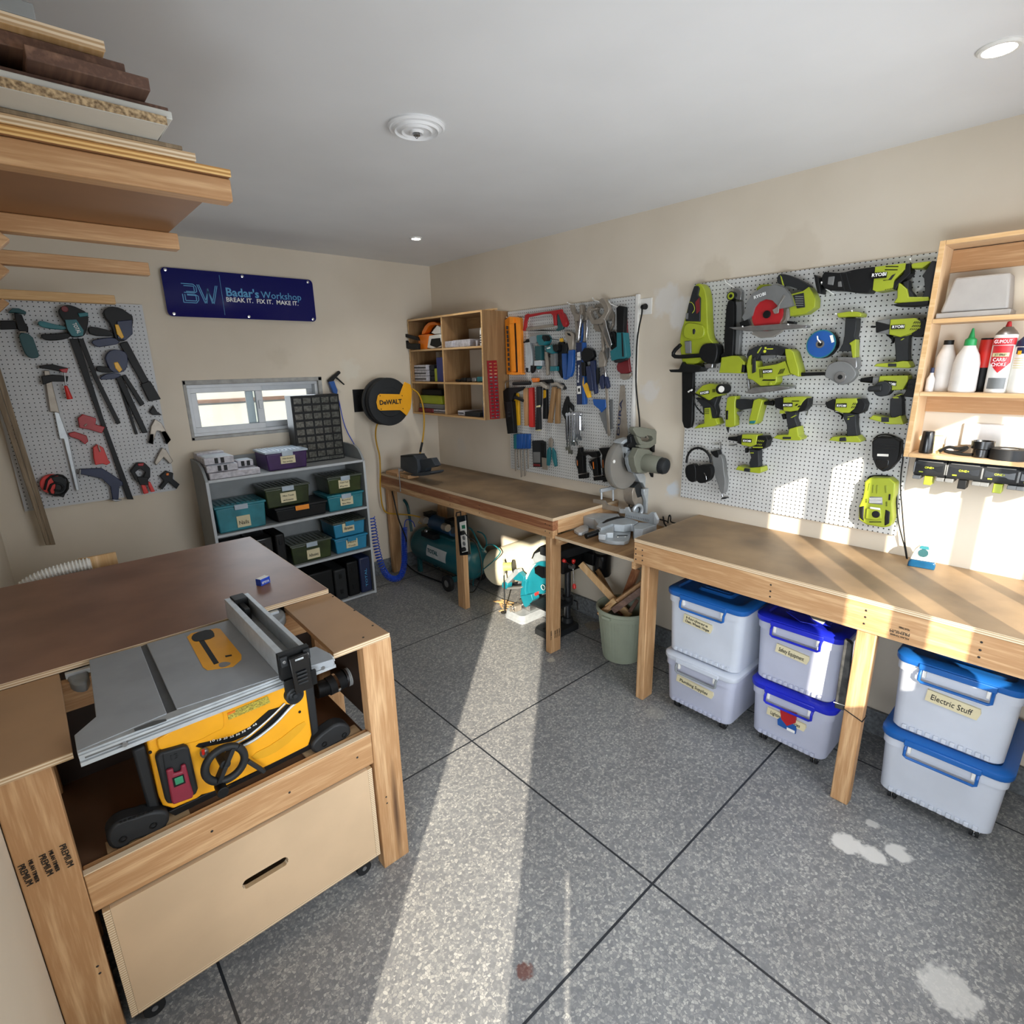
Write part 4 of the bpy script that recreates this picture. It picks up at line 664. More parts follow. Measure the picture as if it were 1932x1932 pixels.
# batteries hung under the shelf
xb = -.075
for i, (pa, pb, lb, tabm) in enumerate((('95,1625', '300,1780', 'leftmost', 'lime'), ('325,1640', '555,1810', 'second', 'black'), ('575,1655', '810,1830', 'third', 'lime'), ('835,1670', '1060,1850', 'rightmost', 'black'))):
    q0, q1 = P(*ZE(pa)[0], 0, xb-.05), P(*ZE(pb)[0], 0, xb-.05); y0, y1 = q1.y, q0.y; zt_, zb_ = cz0-.001, cz0-.092
    t = T('battery_pack', '%s of the black battery packs hanging under the wall shelf%s' % (lb, (', lime latch below', ', black latch below', ', lime latch below', ', cut by the photo edge')[i]), 'battery', 'battery packs under the shelf')
    zb_ -= .012; MB().prism([(-.02, y0+.002, zb_+.03), (-.118, y0+.002, zb_+.03), (-.125, y0+.002, zb_+.042), (-.125, y0+.002, zt_-.016), (-.115, y0+.002, zt_-.006), (-.02, y0+.002, zt_-.006)], (0, y1-y0-.004, 0), 'dark_grey').box(-.1255, -.118, y0+.012, y1-.012, zt_-.0165, zt_-.012, 'mid_grey').box(-.1265, -.122, y0+.001, y0+.006, zb_+.04, zt_-.02, 'mid_grey').box(-.1265, -.122, y1-.006, y1-.001, zb_+.04, zt_-.02, 'mid_grey').build('pack', t, .002, 2)
    MB().box(-.128, -.03, y0+.004, y1-.004, zt_-.0055, zt_, 'black').build('mount_rail', t)
    d = MB(); ym, hw = (y0+y1)/2, (y1-y0)/2
    zc_ = (zt_+zb_+.022)/2
    d.prism([(-.1262, ym-hw*.8, zc_+.014), (-.1262, ym-hw*.45, zc_+.008), (-.1262, ym+hw*.45, zc_+.008), (-.1262, ym+hw*.8, zc_+.014), (-.1262, ym+hw*.8, zc_-.012), (-.1262, ym+hw*.5, zc_-.012), (-.1262, ym+hw*.3, zc_-.006), (-.1262, ym-hw*.3, zc_-.006), (-.1262, ym-hw*.5, zc_-.012), (-.1262, ym-hw*.8, zc_-.012)], (.003, 0, 0), 'black_gloss')
    text('ONE+', (-.1275, ym+hw*.28, zc_-.002), (-.1275, ym-hw*.28, zc_-.002), NX, 'gold_label', join=d); d.box(-.1275, -.125, ym+hw*.35, ym+hw*.6, zc_-.020, zc_-.015, 'lime'); d.build('face_plate', t)
    MB().box(-.122, -.04, y0+.002, y0+.028, zb_+.012, zb_+.0275, 'mid_grey').build('side_latch', t, .002); MB().box(-.122, -.04, y1-.028, y1-.002, zb_+.012, zb_+.0275, 'mid_grey').build('side_latch', t, .002)
    MB().box(-.118, -.06, ym-.013, ym+.013, zb_-.008, zb_+.0275, tabm).build('stem', t, .002)
# pale slab added for the sun patch on the wall in the lowest bay
t = MB().box(-.012, -.0005, yat(790, 1400, .0), yat(440, 1400, .0), cz0+.045, cz0+.135, 'bottle_white').build('white_tray', None, .004); tag(t, 'flat cream plastic tray propped against the wall behind the tape roll', 'tray')
# iron-shaped staple box on bench
pc = P(1737, 1070, 2, H2); t = T('stud_finder', 'small white and blue fan-shaped gadget standing on the sunlit workbench', 'stud finder')
dn = Vector((CC.x-pc.x, CC.y-pc.y, 0)).normalized(); rt = Vector((-dn.y, dn.x, 0))
def fan(pts, d0, d1, m): return MB().prism([Vector((pc.x, pc.y, H2))+rt*a+Vector((0, 0, b))+dn*d0 for a, b in pts], dn*(d1-d0), m)
fan([(-.046, .0005), (.046, .0005), (.048, .022), (.040, .032), (-.038, .032), (-.045, .02)], -.018, .018, 'makita_clear' if 'makita_clear' in MT or mat('makita_clear', '0f4668', .15, var=.2) else '').build('base', t, .004)
fan([(-.041, .0325), (.040, .0325), (.034, .07), (.020, .095), (-.016, .095), (-.03, .075)], -.016, .016, 'white_plastic').build('shell', t, .004)
MB().cyl(Vector((pc.x, pc.y, H2+.068))+dn*.0165, Vector((pc.x, pc.y, H2+.068))+dn*.021, .017, 'teal_dark', n=24).build('button', t); fan([(-.016, .085), (.018, .085), (.014, .098), (-.012, .098)], .0165, .019, 'teal').build('grip', t)
# socket with plug
so_ = T('wall_socket', 'white wall socket plate between the two pegboards', 'socket'); q = zm(930, 540, .2019)
a_, b_ = P(*q('1365,120')[0], 0, -.008), P(*q('1480,258')[0], 0, -.008); MB().box(-.009, 0, b_.y, a_.y, b_.z, a_.z, 'white_plastic').build('plate', so_, .002)
MB().box(-.0105, -.0092, b_.y+.006, b_.y+.014, a_.z-.022, a_.z-.01, 'white_plastic').build('switch', so_)
cb = T('mitre_saw_cable', 'black cable and plug running from the wall socket down to the mitre saw', 'cable')
pp = P(*q('1408,188')[0], 0, -.03); MB().cyl((-.0095, pp.y, pp.z), (-.045, pp.y, pp.z-.005), .017, 'black', .012).build('plug', cb, .002)
pts = [(-.045, pp.y, pp.z-.005)]+[P(x, y, 0, -w_) for (x, y), w_ in zip(q('1395,250 1365,380 1345,520 1340,700 1335,900 1350,1080 1370,1240 1372,1350 1380,1500'), (.06, .05, .03, .02, .02, .02, .03, .04, .05))]
MB().tube(pts, .0045, 'black', smooth=2).build('cord', cb)
# ---------------------------------------------------------------- right wall, middle pegboard with hand tools
pegboard('white pegboard holding the hand tools above the corner workbench', -2.125, -1.008, .983, 2.141, 'pegboard_r')
YA, YB, YC = zm(930, 560, .077640), zm(1060, 550, .087977), zm(930, 540, .20188)
MB().box(-.03, -.0005, -2.152, -2.130, .95, 2.14, 'white_plastic'); t = MB().box(-.022, -.0005, -2.150, -2.1275, .96, 2.15, 'white_plastic').build('cable_trunking', None, .003); tag(t, 'white cable trunking strip running down beside the hand tool pegboard', 'trunking')
hk = 'hand tools on the pegboard'
tool('bit_tray', 'orange rail tray of round black sockets at the left edge of the pegboard', 'socket tray', YA, 0, [
    ('back_rail', 'amber', '290,565 400,480 500,490 640,500 660,560 700,1850 690,1890 340,1890 330,1830', .05, PB), ('left_rail', 'amber', '400,600 495,600 545,1820 445,1830', .06, .05), ('right_rail', 'amber', '560,640 655,640 695,1850 605,1840', .06, .05), ('slot', 'black_gloss', '505,640 550,640 605,1830 545,1830', .052, .045), ('top_clip', 'amber', '395,480 490,500 500,640 410,650', .066, .05), ('base', 'amber', '330,1835 445,1830 690,1850 690,1890 500,1900 345,1885', .07, .03)]
    +[(('socket' if k == 0 else 'socket'), 'dark_grey', '|%d,%d %d,%d' % (345+i*5, y_-35, 349+i*5, y_+45), .062, .0068) for k, (i, y_) in enumerate(zip(range(10), (745, 855, 960, 1060, 1170, 1285, 1400, 1515, 1635, 1755)))][:1], bev=.001)
r_ = sc.objects['bit_tray']
for i, y_ in enumerate((855, 960, 1060, 1170, 1285, 1400, 1515, 1635, 1755)):
    a, b = [P(*q, 0, -.062) for q in YA('%d,%d %d,%d' % (350+i*5, y_-35, 354+i*5, y_+45))]; MB().cyl(a, b, .0068, 'dark_grey').build('socket', r_)
hook('white hook over the orange socket tray', YA, '130,400 165,460 370,505', .10)
tool('hacksaw', 'red hacksaw hanging at the top of the hand tool pegboard', 'hacksaw', YA, 0, [
    ('frame', 'red', '780,440 850,405 880,425 1150,380 1400,345 1665,300 1690,390 1650,430 1560,410 1530,450 1540,700 1480,700 1460,540 1450,460 1400,410 1200,425 850,500 815,600 790,830 710,825 735,770 750,600', .06, .045), ('handle', 'red', '1600,400 1690,380 1760,560 1785,620 1775,700 1720,745 1680,680 1600,460', .065, .035, 1), ('+handle', 'teal_dark', '1560,440 1600,450 1700,720 1690,790 1560,830 1510,820 1570,760', .06, .04),
    ('blade', 'dull_steel', '790,760 1460,670 1490,730 1000,800 800,830', .055, .05), ('+blade', 'black', '800,835 1200,800 1520,810 1520,830 1100,835', .054, .051)])
tool('brad_nailer', 'larger teal air nailer hanging below the hacksaw', 'nailer', YA, 0, [
    ('nose', 'black', '715,1100 790,1070 800,1030 860,1020 880,1080 760,1130', .06, .04), ('magazine', 'alu', '770,1110 890,1110 940,1280 960,1650 920,1820 800,1830 790,1700', .06, .035), ('+magazine', 'black', '790,1720 860,1730 850,1840 800,1830', .062, .035), ('body', 'tool_grey', '870,1020 900,960 1060,950 1080,1130 900,1140', .085, .03, 1), ('cylinder', 'teal', '1055,935 1160,920 1240,920 1290,1000 1280,1080 1230,1180 1120,1180 1060,1080', .09, .03), ('end_cap', 'black', '1200,925 1260,935 1300,1000 1290,1070 1240,1090 1185,1010', .093, .05),
    ('grip', 'teal_dark', '1010,1200 1170,1190 1165,1540 1030,1540', .075, .04), ('grip_end', 'alu', '1000,1550 1175,1545 1175,1680 1000,1680', .078, .038), ('fitting', 'teal', '1040,1685 1150,1685 1110,1760 1060,1750', .07, .045), ('+fitting', 'steel', '1075,1760 1120,1760 1110,1850 1085,1850', .06, .05), ('magazine_foot', 'black', '910,1665 1000,1680 980,1800 930,1860 905,1800', .065, .04)])
tool('brad_nailer', 'smaller teal and black air nailer beside the blue-handled wrench', 'nailer', YA, 0, [
    ('cylinder', 'teal', '1270,1230 1420,1160 1480,1200 1500,1300 1440,1390 1290,1340', .085, .03), ('end_cap', 'black', '1440,1180 1520,1150 1570,1180 1585,1290 1520,1350 1460,1300', .09, .03), ('label', 'label_white', '1300,1240 1390,1215 1392,1255 1305,1275', .087, .08), ('magazine', 'dull_steel', '1240,1330 1320,1340 1350,1600 1345,1900 1290,1920 1270,1600', .055, .035),
    ('grip', 'mid_grey', '1390,1390 1510,1370 1510,1690 1395,1690', .072, .04), ('grip_end', 'teal', '1385,1690 1540,1690 1545,1800 1380,1810', .076, .038), ('trigger', 'black', '1340,1400 1390,1410 1370,1480 1345,1450', .06, .045), ('fitting', 'steel', '|1460,1815 1475,1930', .055, .005)])
tool('pliers', 'yellow-topped slim pliers hanging left of the blue-handled pliers', 'pliers', YC, 0, [('head', 'yellow', '620,490 650,485 655,520 625,525', .045, .035), ('handle', 'black', '610,520 660,520 645,640 640,860 610,800', .05, .032)])
tool('tongue_pliers', 'dark pliers with blue grips on the left of the pair', 'pliers', YC, 0, [('head', 'dark_grey', '660,540 690,530 700,560 685,630 650,630', .05, .035), ('handle', 'blue', '642,628 685,628 690,760 678,875 655,870 645,760', .055, .032)])
tool('adjustable_pliers', 'wide-jaw pliers with long blue grips on the right of the pair', 'pliers', YB, 0, [('jaw', 'dull_steel', '50,880 90,850 170,855 230,890 250,940 240,1100 230,1250 150,1260 120,1100 90,1010', .075, .05), ('+jaw', 'black', '95,880 170,900 200,960 130,940', .077, .07), ('handle', 'blue', '140,1260 240,1250 235,1500 220,1700 175,1830 130,1840 90,1880 120,1600 130,1400', .078, .05)])
tool('locking_clamp', 'silver locking clamp pair hooked at the top of the pegboard, left one', 'clamp', YB, 0, [('jaw', 'dull_steel', '165,285 215,290 250,420 290,470 340,490 380,440 370,290 420,290 440,440 400,520 350,640 270,640 250,540 180,400', .08, .05), ('handle', 'chrome', '380,490 410,500 400,640 375,800 360,1060 330,1060 340,850 350,650', .085, .06), ('lower_handle', 'dull_steel', '270,640 330,640 340,800 330,1000 300,990 290,820', .07, .05)])
tool('locking_clamp', 'silver locking clamp behind the blue spirit level', 'clamp', YB, 0, [('jaw', 'dull_steel', '430,300 470,290 480,420 530,460 550,520 530,620 440,640 430,520 455,470 440,420', .05, .03), ('handle', 'chrome', '530,600 555,600 545,800 520,1060 500,1060 510,850', .05, .03), ('lower_handle', 'dull_steel', '450,640 500,640 490,900 480,1080 460,1060', .045, .03)])
tool('locking_c_clamp', 'big silver C-shaped locking clamp hooked at the top of the pegboard', 'clamp', YB, 0, [('jaw', 'dull_steel', '780,195 850,140 910,160 970,260 1010,380 1000,430 930,560 900,640 840,700 760,700 680,700 640,700 560,560 525,420 540,370 590,310 640,370 600,440 640,540 690,610 780,580 870,490 910,420 880,330 830,260', .11, .08), ('swivel_pad', 'dull_steel', '640,360 750,350 730,390 620,420', .115, .075), ('handle', 'chrome', '870,560 940,620 960,760 1070,1130 1040,1190 1010,1180 900,900', .112, .085), ('lower_handle', 'dull_steel', '790,700 880,700 930,900 970,1040 1010,1190 970,1210 900,1000 850,850', .10, .075)])
tool('locking_c_clamp', 'silver C-shaped locking clamp hanging behind the big one', 'clamp', YB, 0, [('jaw', 'dull_steel', '700,290 860,240 900,350 850,360 780,330 760,440 850,520 800,560 740,480 700,380', .072, .05), ('+jaw', 'dull_steel', '680,700 780,720 840,860 800,870 720,850 670,780', .07, .05), ('handle', 'dull_steel', '830,860 880,880 900,1220 870,1330 850,1200', .07, .05)])
tool('locking_c_clamp', 'dark silver locking clamp wedged beside the teal clamp tool', 'clamp', YB, 0, [('jaw', 'dull_steel', '1000,480 1060,400 1110,500 1100,720 1030,850 1010,830 1070,700 1060,560 1010,640', .05, .03), ('handle', 'mid_grey', '940,1220 980,1220 975,1420 930,1500 920,1350', .05, .03)])
tool('spirit_level', 'blue spirit level hanging upright with white vial rings', 'spirit level', YC, 0, [('body', 'navy', '775,525 845,525 855,1105 782,1108', .058, PB+.008), ('rail', 'blue', '828,525 848,525 858,1105 832,1108', .06, PB+.008), ('vial_window', 'label_white', '785,620 815,612 820,690 785,695', .0595, .058), ('vial_window', 'label_white', '785,935 820,930 822,1005 788,1008', .0595, .058), ('+vial_window', 'black', '795,955 812,952 813,985 797,988', .060, .059), ('lettering', 'white_ink', 'T:Empire|803,900 808,735', .0584, .012)])
tool('screwdriver', 'blue-handled screwdriver hanging inside the silver clamp', 'screwdriver', YB, 0, [('handle', 'blue', '400,590 430,680 440,850 425,950 400,1100 380,1110 365,950 380,760', .055, .035)])
tool('crimping_pliers', 'black ratchet crimping pliers with navy grips hung over a wire hook', 'pliers', YC, 0, [('head', 'black', '825,620 850,580 890,575 930,600 942,660 900,700 850,710 825,680', .075, .045), ('handle', 'navy', '865,750 905,745 925,860 935,970 905,980 880,900', .075, .05), ('handle', 'yellow', '832,845 850,840 852,910 850,920 870,900 890,920 905,1040 880,1045 855,980 835,930', .06, .04), ('grip_sleeve', 'black', '820,710 860,710 860,840 830,840', .07, .045), ('handle', 'navy', '905,700 945,690 965,1000 945,1010 920,900', .07, .045)])
tool('cutting_pliers', 'silver-jawed pliers with navy and yellow grips, rightmost of the cluster', 'pliers', YC, 0, [('head', 'dull_steel', '985,650 1005,600 1030,620 1050,700 1040,750 990,760', .07, .045), ('handle', 'navy', '1000,840 1030,830 1035,950 1010,965 990,900', .07, .045), ('handle', 'navy', '1040,840 1060,850 1080,940 1060,960 1040,900', .07, .045), ('shank', 'chrome', '1000,750 1045,745 1055,850 1040,850 1030,800 1020,840 1000,840', .065, .05), ('handle', 'dark_grey', '955,790 980,760 985,900 960,930', .06, .04)])
tool('level_handle_clamp', 'teal and black clamp tool hanging upright near the right edge of the board', 'clamp', YB, 0, [('bar', 'black', '1165,350 1220,300 1340,330 1320,890 1290,1100 1250,1080 1240,880 1175,900', .085, .05), ('grip', 'teal', '1170,880 1330,880 1380,1380 1340,1440 1200,1450 1060,1490 1030,1280 1100,1230 1170,1180', .095, .045), ('+grip', 'black', '1270,880 1300,890 1330,1400 1290,1400', .097, .09), ('side_handle', 'black', '1040,860 1100,850 1150,930 1165,1240 1050,1250 1040,1150 1080,1130 1075,950', .08, .055), ('lever', 'dark_grey', '1100,1490 1200,1450 1380,1430 1370,1470 1200,1530 1130,1530', .09, .06)])
tool('pipe_wrench', 'dark red wrench hanging behind the teal clamp tool', 'wrench', YB, 0, [('handle', 'dark_red', '1310,370 1355,370 1420,1400 1460,1720 1400,1760 1260,1760 1180,1690 1170,1600 1200,1530 1370,1480 1390,1420', .05, .03), ('jaw', 'dull_steel', '1235,1770 1400,1760 1470,1750 1465,1800 1400,1880 1310,1900 1250,1860', .055, .03)])
hook('white hook above the left silver clamps', YB, '120,235 150,265 270,280', .09); hook('white hook above the big C-shaped clamp', YB, '660,140 690,190 850,235', .12); hook('white hook above the teal clamp tool', YB, '1010,215 1040,265 1215,345', .10)
hook('wire hook across the spirit level and crimping pliers', YC, '775,660 840,665 880,672 960,668', .08, m='steel', r=.002); hook('dark hook at the small nailer', YA, '1390,1000 1450,1035 1600,1045', .06, m='black', r=.002); hook('dark hook at the top left of the hacksaw', YA, '600,465 650,490 780,495', .07, m='black', r=.002)
# hammers
hm = 'hammers on the pegboard'
tool('caulking_gun', 'black-barrelled gun hanging at the lower left edge of the pegboard', 'caulking gun', YC, 0, [('barrel', 'black', '100,1080 175,1075 195,1375 135,1380', .09, .05), ('frame', 'black', '95,980 130,950 280,940 280,965 200,1000 175,1075 100,1080', .08, .055), ('trigger', 'black', '180,1010 240,1040 285,1060 280,1085 220,1060 175,1050', .075, .06), ('hook_end', 'steel', '~120,960 115,900 150,880 175,910 170,940', .07, .003)])
tool('foam_gun', 'yellow cylinder tool hanging behind the black gun', 'cartridge', YC, 0, [('cylinder', 'yellow', '165,1060 190,1000 230,1000 240,1065 245,1300 188,1305', .048, .03)])
tool('mallet', 'black rubber mallet with a wooden handle', 'mallet', YC, 0, [('head', 'rubber', '|190,910 350,905', .09, .0125, .0145), ('handle', 'pine_z', '280,955 325,950 325,1305 292,1305', .068, .045)])
tool('hammer', 'hammer with an all-orange handle and orange head', 'hammer', YC, 0, [('head', 'orange', '355,860 410,858 412,895 370,900', .08, .05), ('handle', 'bright_red', '332,950 368,945 374,1320 335,1315', .07, .045)])
tool('hammer', 'claw hammer with a black and yellow grip, lowest of the row', 'hammer', YC, 0, [('head', 'dull_steel', '370,905 450,895 500,930 495,965 440,930 375,935', .095, .06), ('handle', 'dark_grey', '402,940 440,940 440,1110 430,1140 438,1340 395,1345 405,1120', .085, .06), ('+handle', 'yellow_pale', '400,1120 440,1110 440,1130 402,1135', .0865, .08), ('+handle', 'yellow_pale', '392,1345 435,1338 425,1352 398,1352', .0865, .06)])
tool('hammer', 'black hammer with a yellow band behind the claw hammer', 'hammer', YC, 0, [('head', 'black', '415,880 540,870 550,905 500,910 415,900', .055, .03), ('handle', 'dark_grey', '470,950 500,950 505,1240 465,1240', .052, .032), ('+handle', 'yellow', '470,970 495,970 495,1040 470,1050', .054, .05)])
tool('hammer', 'small hammer with a slanting wooden handle, left of the last two', 'hammer', YC, 0, [('head', 'dull_steel', '540,905 600,900 640,930 640,960 590,930 545,930', .08, .05), ('handle', 'oak_z', '550,940 580,940 540,1280 508,1275', .07, .045)])
tool('hammer', 'small hammer with a straight wooden handle, last in the hammer row', 'hammer', YC, 0, [('head', 'dark_grey', '590,910 640,905 672,960 660,970 620,940 590,935', .06, .035), ('handle', 'oak_z', '590,955 615,955 612,1285 575,1285', .055, .03)])
tool('hand_shears', 'black-handled snips hanging beside the spanners', 'snips', YC, 0, [('handle', 'black', '685,1030 695,1030 705,1080 745,1120 745,1170 715,1130 700,1110 700,1200 690,1430 680,1440 675,1250 640,1180 660,1090', .055, .035)])
tool('speed_square', 'silver and blue try square hanging between the level and handsaw', 'square', YC, 0, [('blade', 'dull_steel', '1045,930 1070,940 1095,1400 1070,1400', .055, .048), ('+blade', 'mid_grey', '990,1190 1055,1140 1080,1390 1060,1380', .05, .045), ('stock', 'blue', '930,1055 1050,1060 1055,1130 1010,1180 990,1150 940,1110', .06, .04)])
tool('triangle_square', 'thin clear-edged square frame hanging behind the blue square', 'square', YC, 0, [('frame', 'mid_grey', '1090,1060 1120,1060 1120,1330 1095,1340', .035, .03)])
tool('hand_saw', 'grey handsaw blade hanging point-up at the right edge of the board', 'saw', YC, 0, [('blade', 'dull_steel', '1190,930 1230,925 1260,1400 1250,1560 1130,1560 1150,1380', .048, .045), ('lettering', 'navy', 'T:DURA|1180,1395 1212,1060', .0485, .020)], bev=0)
for i, (x, y0_, y1_, m_) in enumerate(((690, 1200, 1520, 'chrome'), (715, 1195, 1550, 'chrome'), (742, 1195, 1470, 'chrome'), (765, 1195, 1465, 'chrome'), (783, 1195, 1400, 'chrome'), (803, 1195, 1420, 'chrome'), (820, 1195, 1330, 'chrome'))):
    t = tool('spanner', '%s chrome spanner on the wire hook, counted from the snips' % ('first second third fourth fifth sixth seventh'.split()[i]), 'spanner', YC, 0, [('ring_end', 'chrome', '@%d,%d %d,%d' % (x, y0_, x, y0_-18), .06+.003*(i % 3), .055+.003*(i % 3), 0), ('shank', 'chrome', '%d,%d %d,%d %d,%d %d,%d' % (x-6, y0_+15, x+6, y0_+15, x+10, y1_-15, x-2, y1_-15), .06+.003*(i % 3), .056+.003*(i % 3)), ('jaw', 'chrome', '%d,%d %d,%d %d,%d %d,%d %d,%d %d,%d' % (x-14, y1_-18, x+22, y1_-18, x+30, y1_+18, x+14, y1_+24, x+4, y1_+6, x-8, y1_+24), .061+.003*(i % 3), .055+.003*(i % 3))], 'chrome spanners on the hook', bev=0)
hook('wire hook strung with the chrome spanners', YC, '920,1190 800,1180 690,1188', .07, m='steel', r=.002)
for i, (x, m_, ln) in enumerate(((205, 'teal', 1720), (232, 'blue', 1690), (258, 'blue', 1780), (290, 'blue', 1770), (322, 'blue', 1700))):
    tool('screwdriver', '%s blue-handled chisel file from the left in the lower rack' % ('first second third fourth fifth'.split()[i]), 'file', YC, 0, [('handle', m_, '%d,1385 %d,1380 %d,1520 %d,1520' % (x-14, x+16, x+14, x-12), .055, .033), ('blade', 'dull_steel', '%d,1522 %d,1522 %d,%d %d,%d' % (x-5, x+10, x+12, ln, x, ln+10), .048, .04)], 'blue files on the lower rack')
tool('bit_set', 'small black carded bit set hanging beside the files', 'bit set', YC, 0, [('card', 'dark_grey', '365,1445 460,1440 490,1460 490,1690 375,1690', .04, .03), ('+card', 'dark_red', '378,1660 440,1665 440,1685 378,1680', .042, .039), ('+card', 'mid_grey', '375,1550 440,1550 440,1650 378,1650', .042, .039), ('pick', 'black', '440,1460 490,1470 480,1590 455,1600', .05, .04)])
tool('scraper', 'small grey scraper blade beside the bit set', 'scraper', YC, 0, [('blade', 'dull_steel', '455,1600 515,1610 510,1720 460,1710', .05, .046)])
tool('side_cutters', 'teal-handled side cutters in the lower row', 'pliers', YC, 0, [('head', 'dull_steel', '518,1430 540,1418 555,1450 548,1505 518,1500', .05, .035), ('handle', 'teal', '505,1530 525,1505 535,1560 520,1680 500,1675 500,1600', .052, .034), ('handle', 'teal', '550,1510 575,1550 590,1680 575,1690 550,1600', .052, .034)])
for i, (pp, lb) in enumerate(((('793,1510 815,1508 818,1550 838,1570 845,1750 795,1755 780,1600 790,1550', '795,1765 875,1750 875,1795 800,1800', 'cylinder', '~0'), 'leftmost black air tool, a straight die grinder with a black stub below'), (('925,1620 970,1600 985,1770 940,1775 925,1700 900,1640', '935,1785 1020,1775 1020,1815 940,1818', 'a', '838,1545 870,1550 960,1545 975,1580 965,1600 925,1600 880,1570 845,1590 830,1560'), 'middle black air tool, an angled die grinder'), (('1020,1560 1085,1560 1090,1760 1025,1770 1015,1650', '1020,1785 1110,1775 1110,1825 1025,1830', 'b', '985,1515 1085,1508 1080,1570 1020,1580'), 'rightmost black air tool with a flared square head'))):
    tool('air_tool', lb, 'air tool', YC, 0, [('body', 'black', pp[0], .075, .04), ('coupling', 'black', pp[1], .07, .04), ('throttle_lever', 'black', *[( '~%s' % {0: '780,1590 775,1650 790,1700', 1: '900,1630 905,1680 925,1720', 2: '1000,1610 1005,1660 1015,1700'}[i]), .08, .003])]+([('head', 'black', pp[3], .08, .04)] if i else [])+[('marking', 'orange', {0: '783,1625 792,1625 796,1680 786,1680', 1: '930,1640 942,1640 948,1710 936,1710', 2: '1022,1620 1030,1620 1034,1700 1026,1700'}[i], .0755, .07)], 'black air tools on the lower edge')
tool('air_tool', 'small black air fitting hanging half behind the mitre saw guard', 'air tool', YC, 0, [('body', 'black', '1110,1730 1130,1725 1145,1800 1140,1830 1100,1820', .05, .03)])
# ---------------------------------------------------------------- corner cupboard
K = zm(640, 560, .17602)
c1 = T('wall_shelf', 'plywood pigeonhole cupboard of six bays in the room corner', 'shelf')
KD, K0, K1, kz0, kz1 = .26, -.012, -1.000, 1.375, 2.146
def kz(px, py): return P(*K('%d,%d' % (px, py))[0], 0, -KD).z
def ky(px, py, w=KD): return P(*K('%d,%d' % (px, py))[0], 0, -w).y
ym = ky(1100, 400); za, zb = kz(1110, 560), kz(1140, 925)
for nm, y0, y1 in (('side_panel', K1, K1+.015), ('side_panel', K0-.015, K0), ('divider', ym-.0075, ym+.0075)): ply(c1, nm, -KD, -.001, y0, y1, kz0+(.0155 if nm == 'divider' else 0), kz1-(.0155 if nm == 'divider' else 0), 'x-', 'oak_z')
ply(c1, 'top', -KD, -.001, K1+.0155, K0-.0155, kz1-.015, kz1, 'x-', 'oak_y'); ply(c1, 'bottom', -KD, -.001, K1+.0155, K0-.0155, kz0, kz0+.015, 'x-', 'oak_y')
for z in (za, zb):
    for y0, y1 in ((K1+.0155, ym-.008), (ym+.008, K0-.0155)): ply(c1, 'shelf_board', -KD, -.001, y0, y1, z-.0075, z+.0075, 'x-', 'oak_y')
MB().box(-.018, -.001, K1+.0155, ym-.008, kz1-.095, kz1-.0155, 'oak_y').build('hanging_rail', c1); MB().box(-.018, -.001, ym+.008, K0-.0155, kz1-.095, kz1-.0155, 'oak_y').build('hanging_rail', c1)
t = MB().box(-.17, -.14, K1-.03, ky(1310, 155)-.0, kz1+.001, kz1+.012, 'pale_pine_y').build('timber_offcut'); tag(t, 'thin pale timber strip lying on top of the corner cupboard', 'timber')
rr = T('socket_rail', 'dark red perforated socket rail hanging on the side of the corner cupboard', 'socket rail')
mb = MB(); yv = K1-.006; q = [P(a, b, 1, yv) for a, b in K('1585,685 1690,682 1725,1305 1620,1312')]
mb.prism(q, (0, .0055, 0), 'red_rail' if 'red_rail' in MT or mat('red_rail', '8e1822', .35, var=.04) else ''); mb.build('plate', rr, .001)
st_ = MB()
for i in range(17):
    f_ = i/16
    for u in (.27, .75):
        a = q[0].lerp(q[3], .05+.92*f_); b = q[1].lerp(q[2], .05+.92*f_); c = a.lerp(b, u); st_.box(c.x-.012, c.x+.012, yv-.0045, yv-.0005, c.z-.0045, c.z+.0045, 'chrome')
st_.build('studs', rr)
# contents of the corner cupboard
def onk(nm, lb, cat, px0, px1, py, x0, x1, zbase, h, m, grp=None, bev=.004, sub=None):
    y1, y0 = ky(px0, py, -x0 if x0 < 0 else x0), ky(px1, py, -x0 if x0 < 0 else x0); t = T(nm, lb, cat, grp)
    MB().box(x0, x1, y0, y1, zbase+.0005, zbase+h, m).build('body', t, bev)
    if sub: MB().box(x0-.003, x0, y0+.01, y1-.01, zbase+h*.4, zbase+h*.6, sub).build('latch', t)
    return t, y0, y1
zA, zB_, zC = za+.0075, zb+.0075, kz0+.015
ch = T('chainsaw', 'orange and white chainsaw poking its black bar out of the top left bay', 'chainsaw')
def tr(mb, st, x, x2, m, rnd=0): return trace(mb, K(st), 0, x, x2, m, rnd)
tr(MB(), '845,410 960,400 945,470 935,570 845,565', -.24, -.12, 'orange').build('body', ch, .006); tr(MB(), '960,415 1080,400 1095,440 1085,540 1000,560 940,550', -.235, -.10, 'white_plastic').build('cover', ch, .006)
tr(MB(), '985,450 1080,440 1090,520 1040,545 970,520', -.2385, -.23, 'black').build('air_filter', ch, .003); tr(MB(), '870,405 930,285 1000,262 1050,280 1060,300 1010,300 960,310 915,400', -.22, -.17, 'orange', 1).build('front_handle', ch, .004); tr(MB(), '985,385 1050,300 1080,330 1082,395 1020,400', -.21, -.15, 'white_plastic').build('hand_guard', ch, .004)
mb = MB(); tr(mb, '630,410 665,385 830,430 845,470 800,460 700,430 690,440 740,500 845,500 845,565 740,560 690,540', -.28, -.255, 'black'); mb.build('rear_handle', ch, .004)
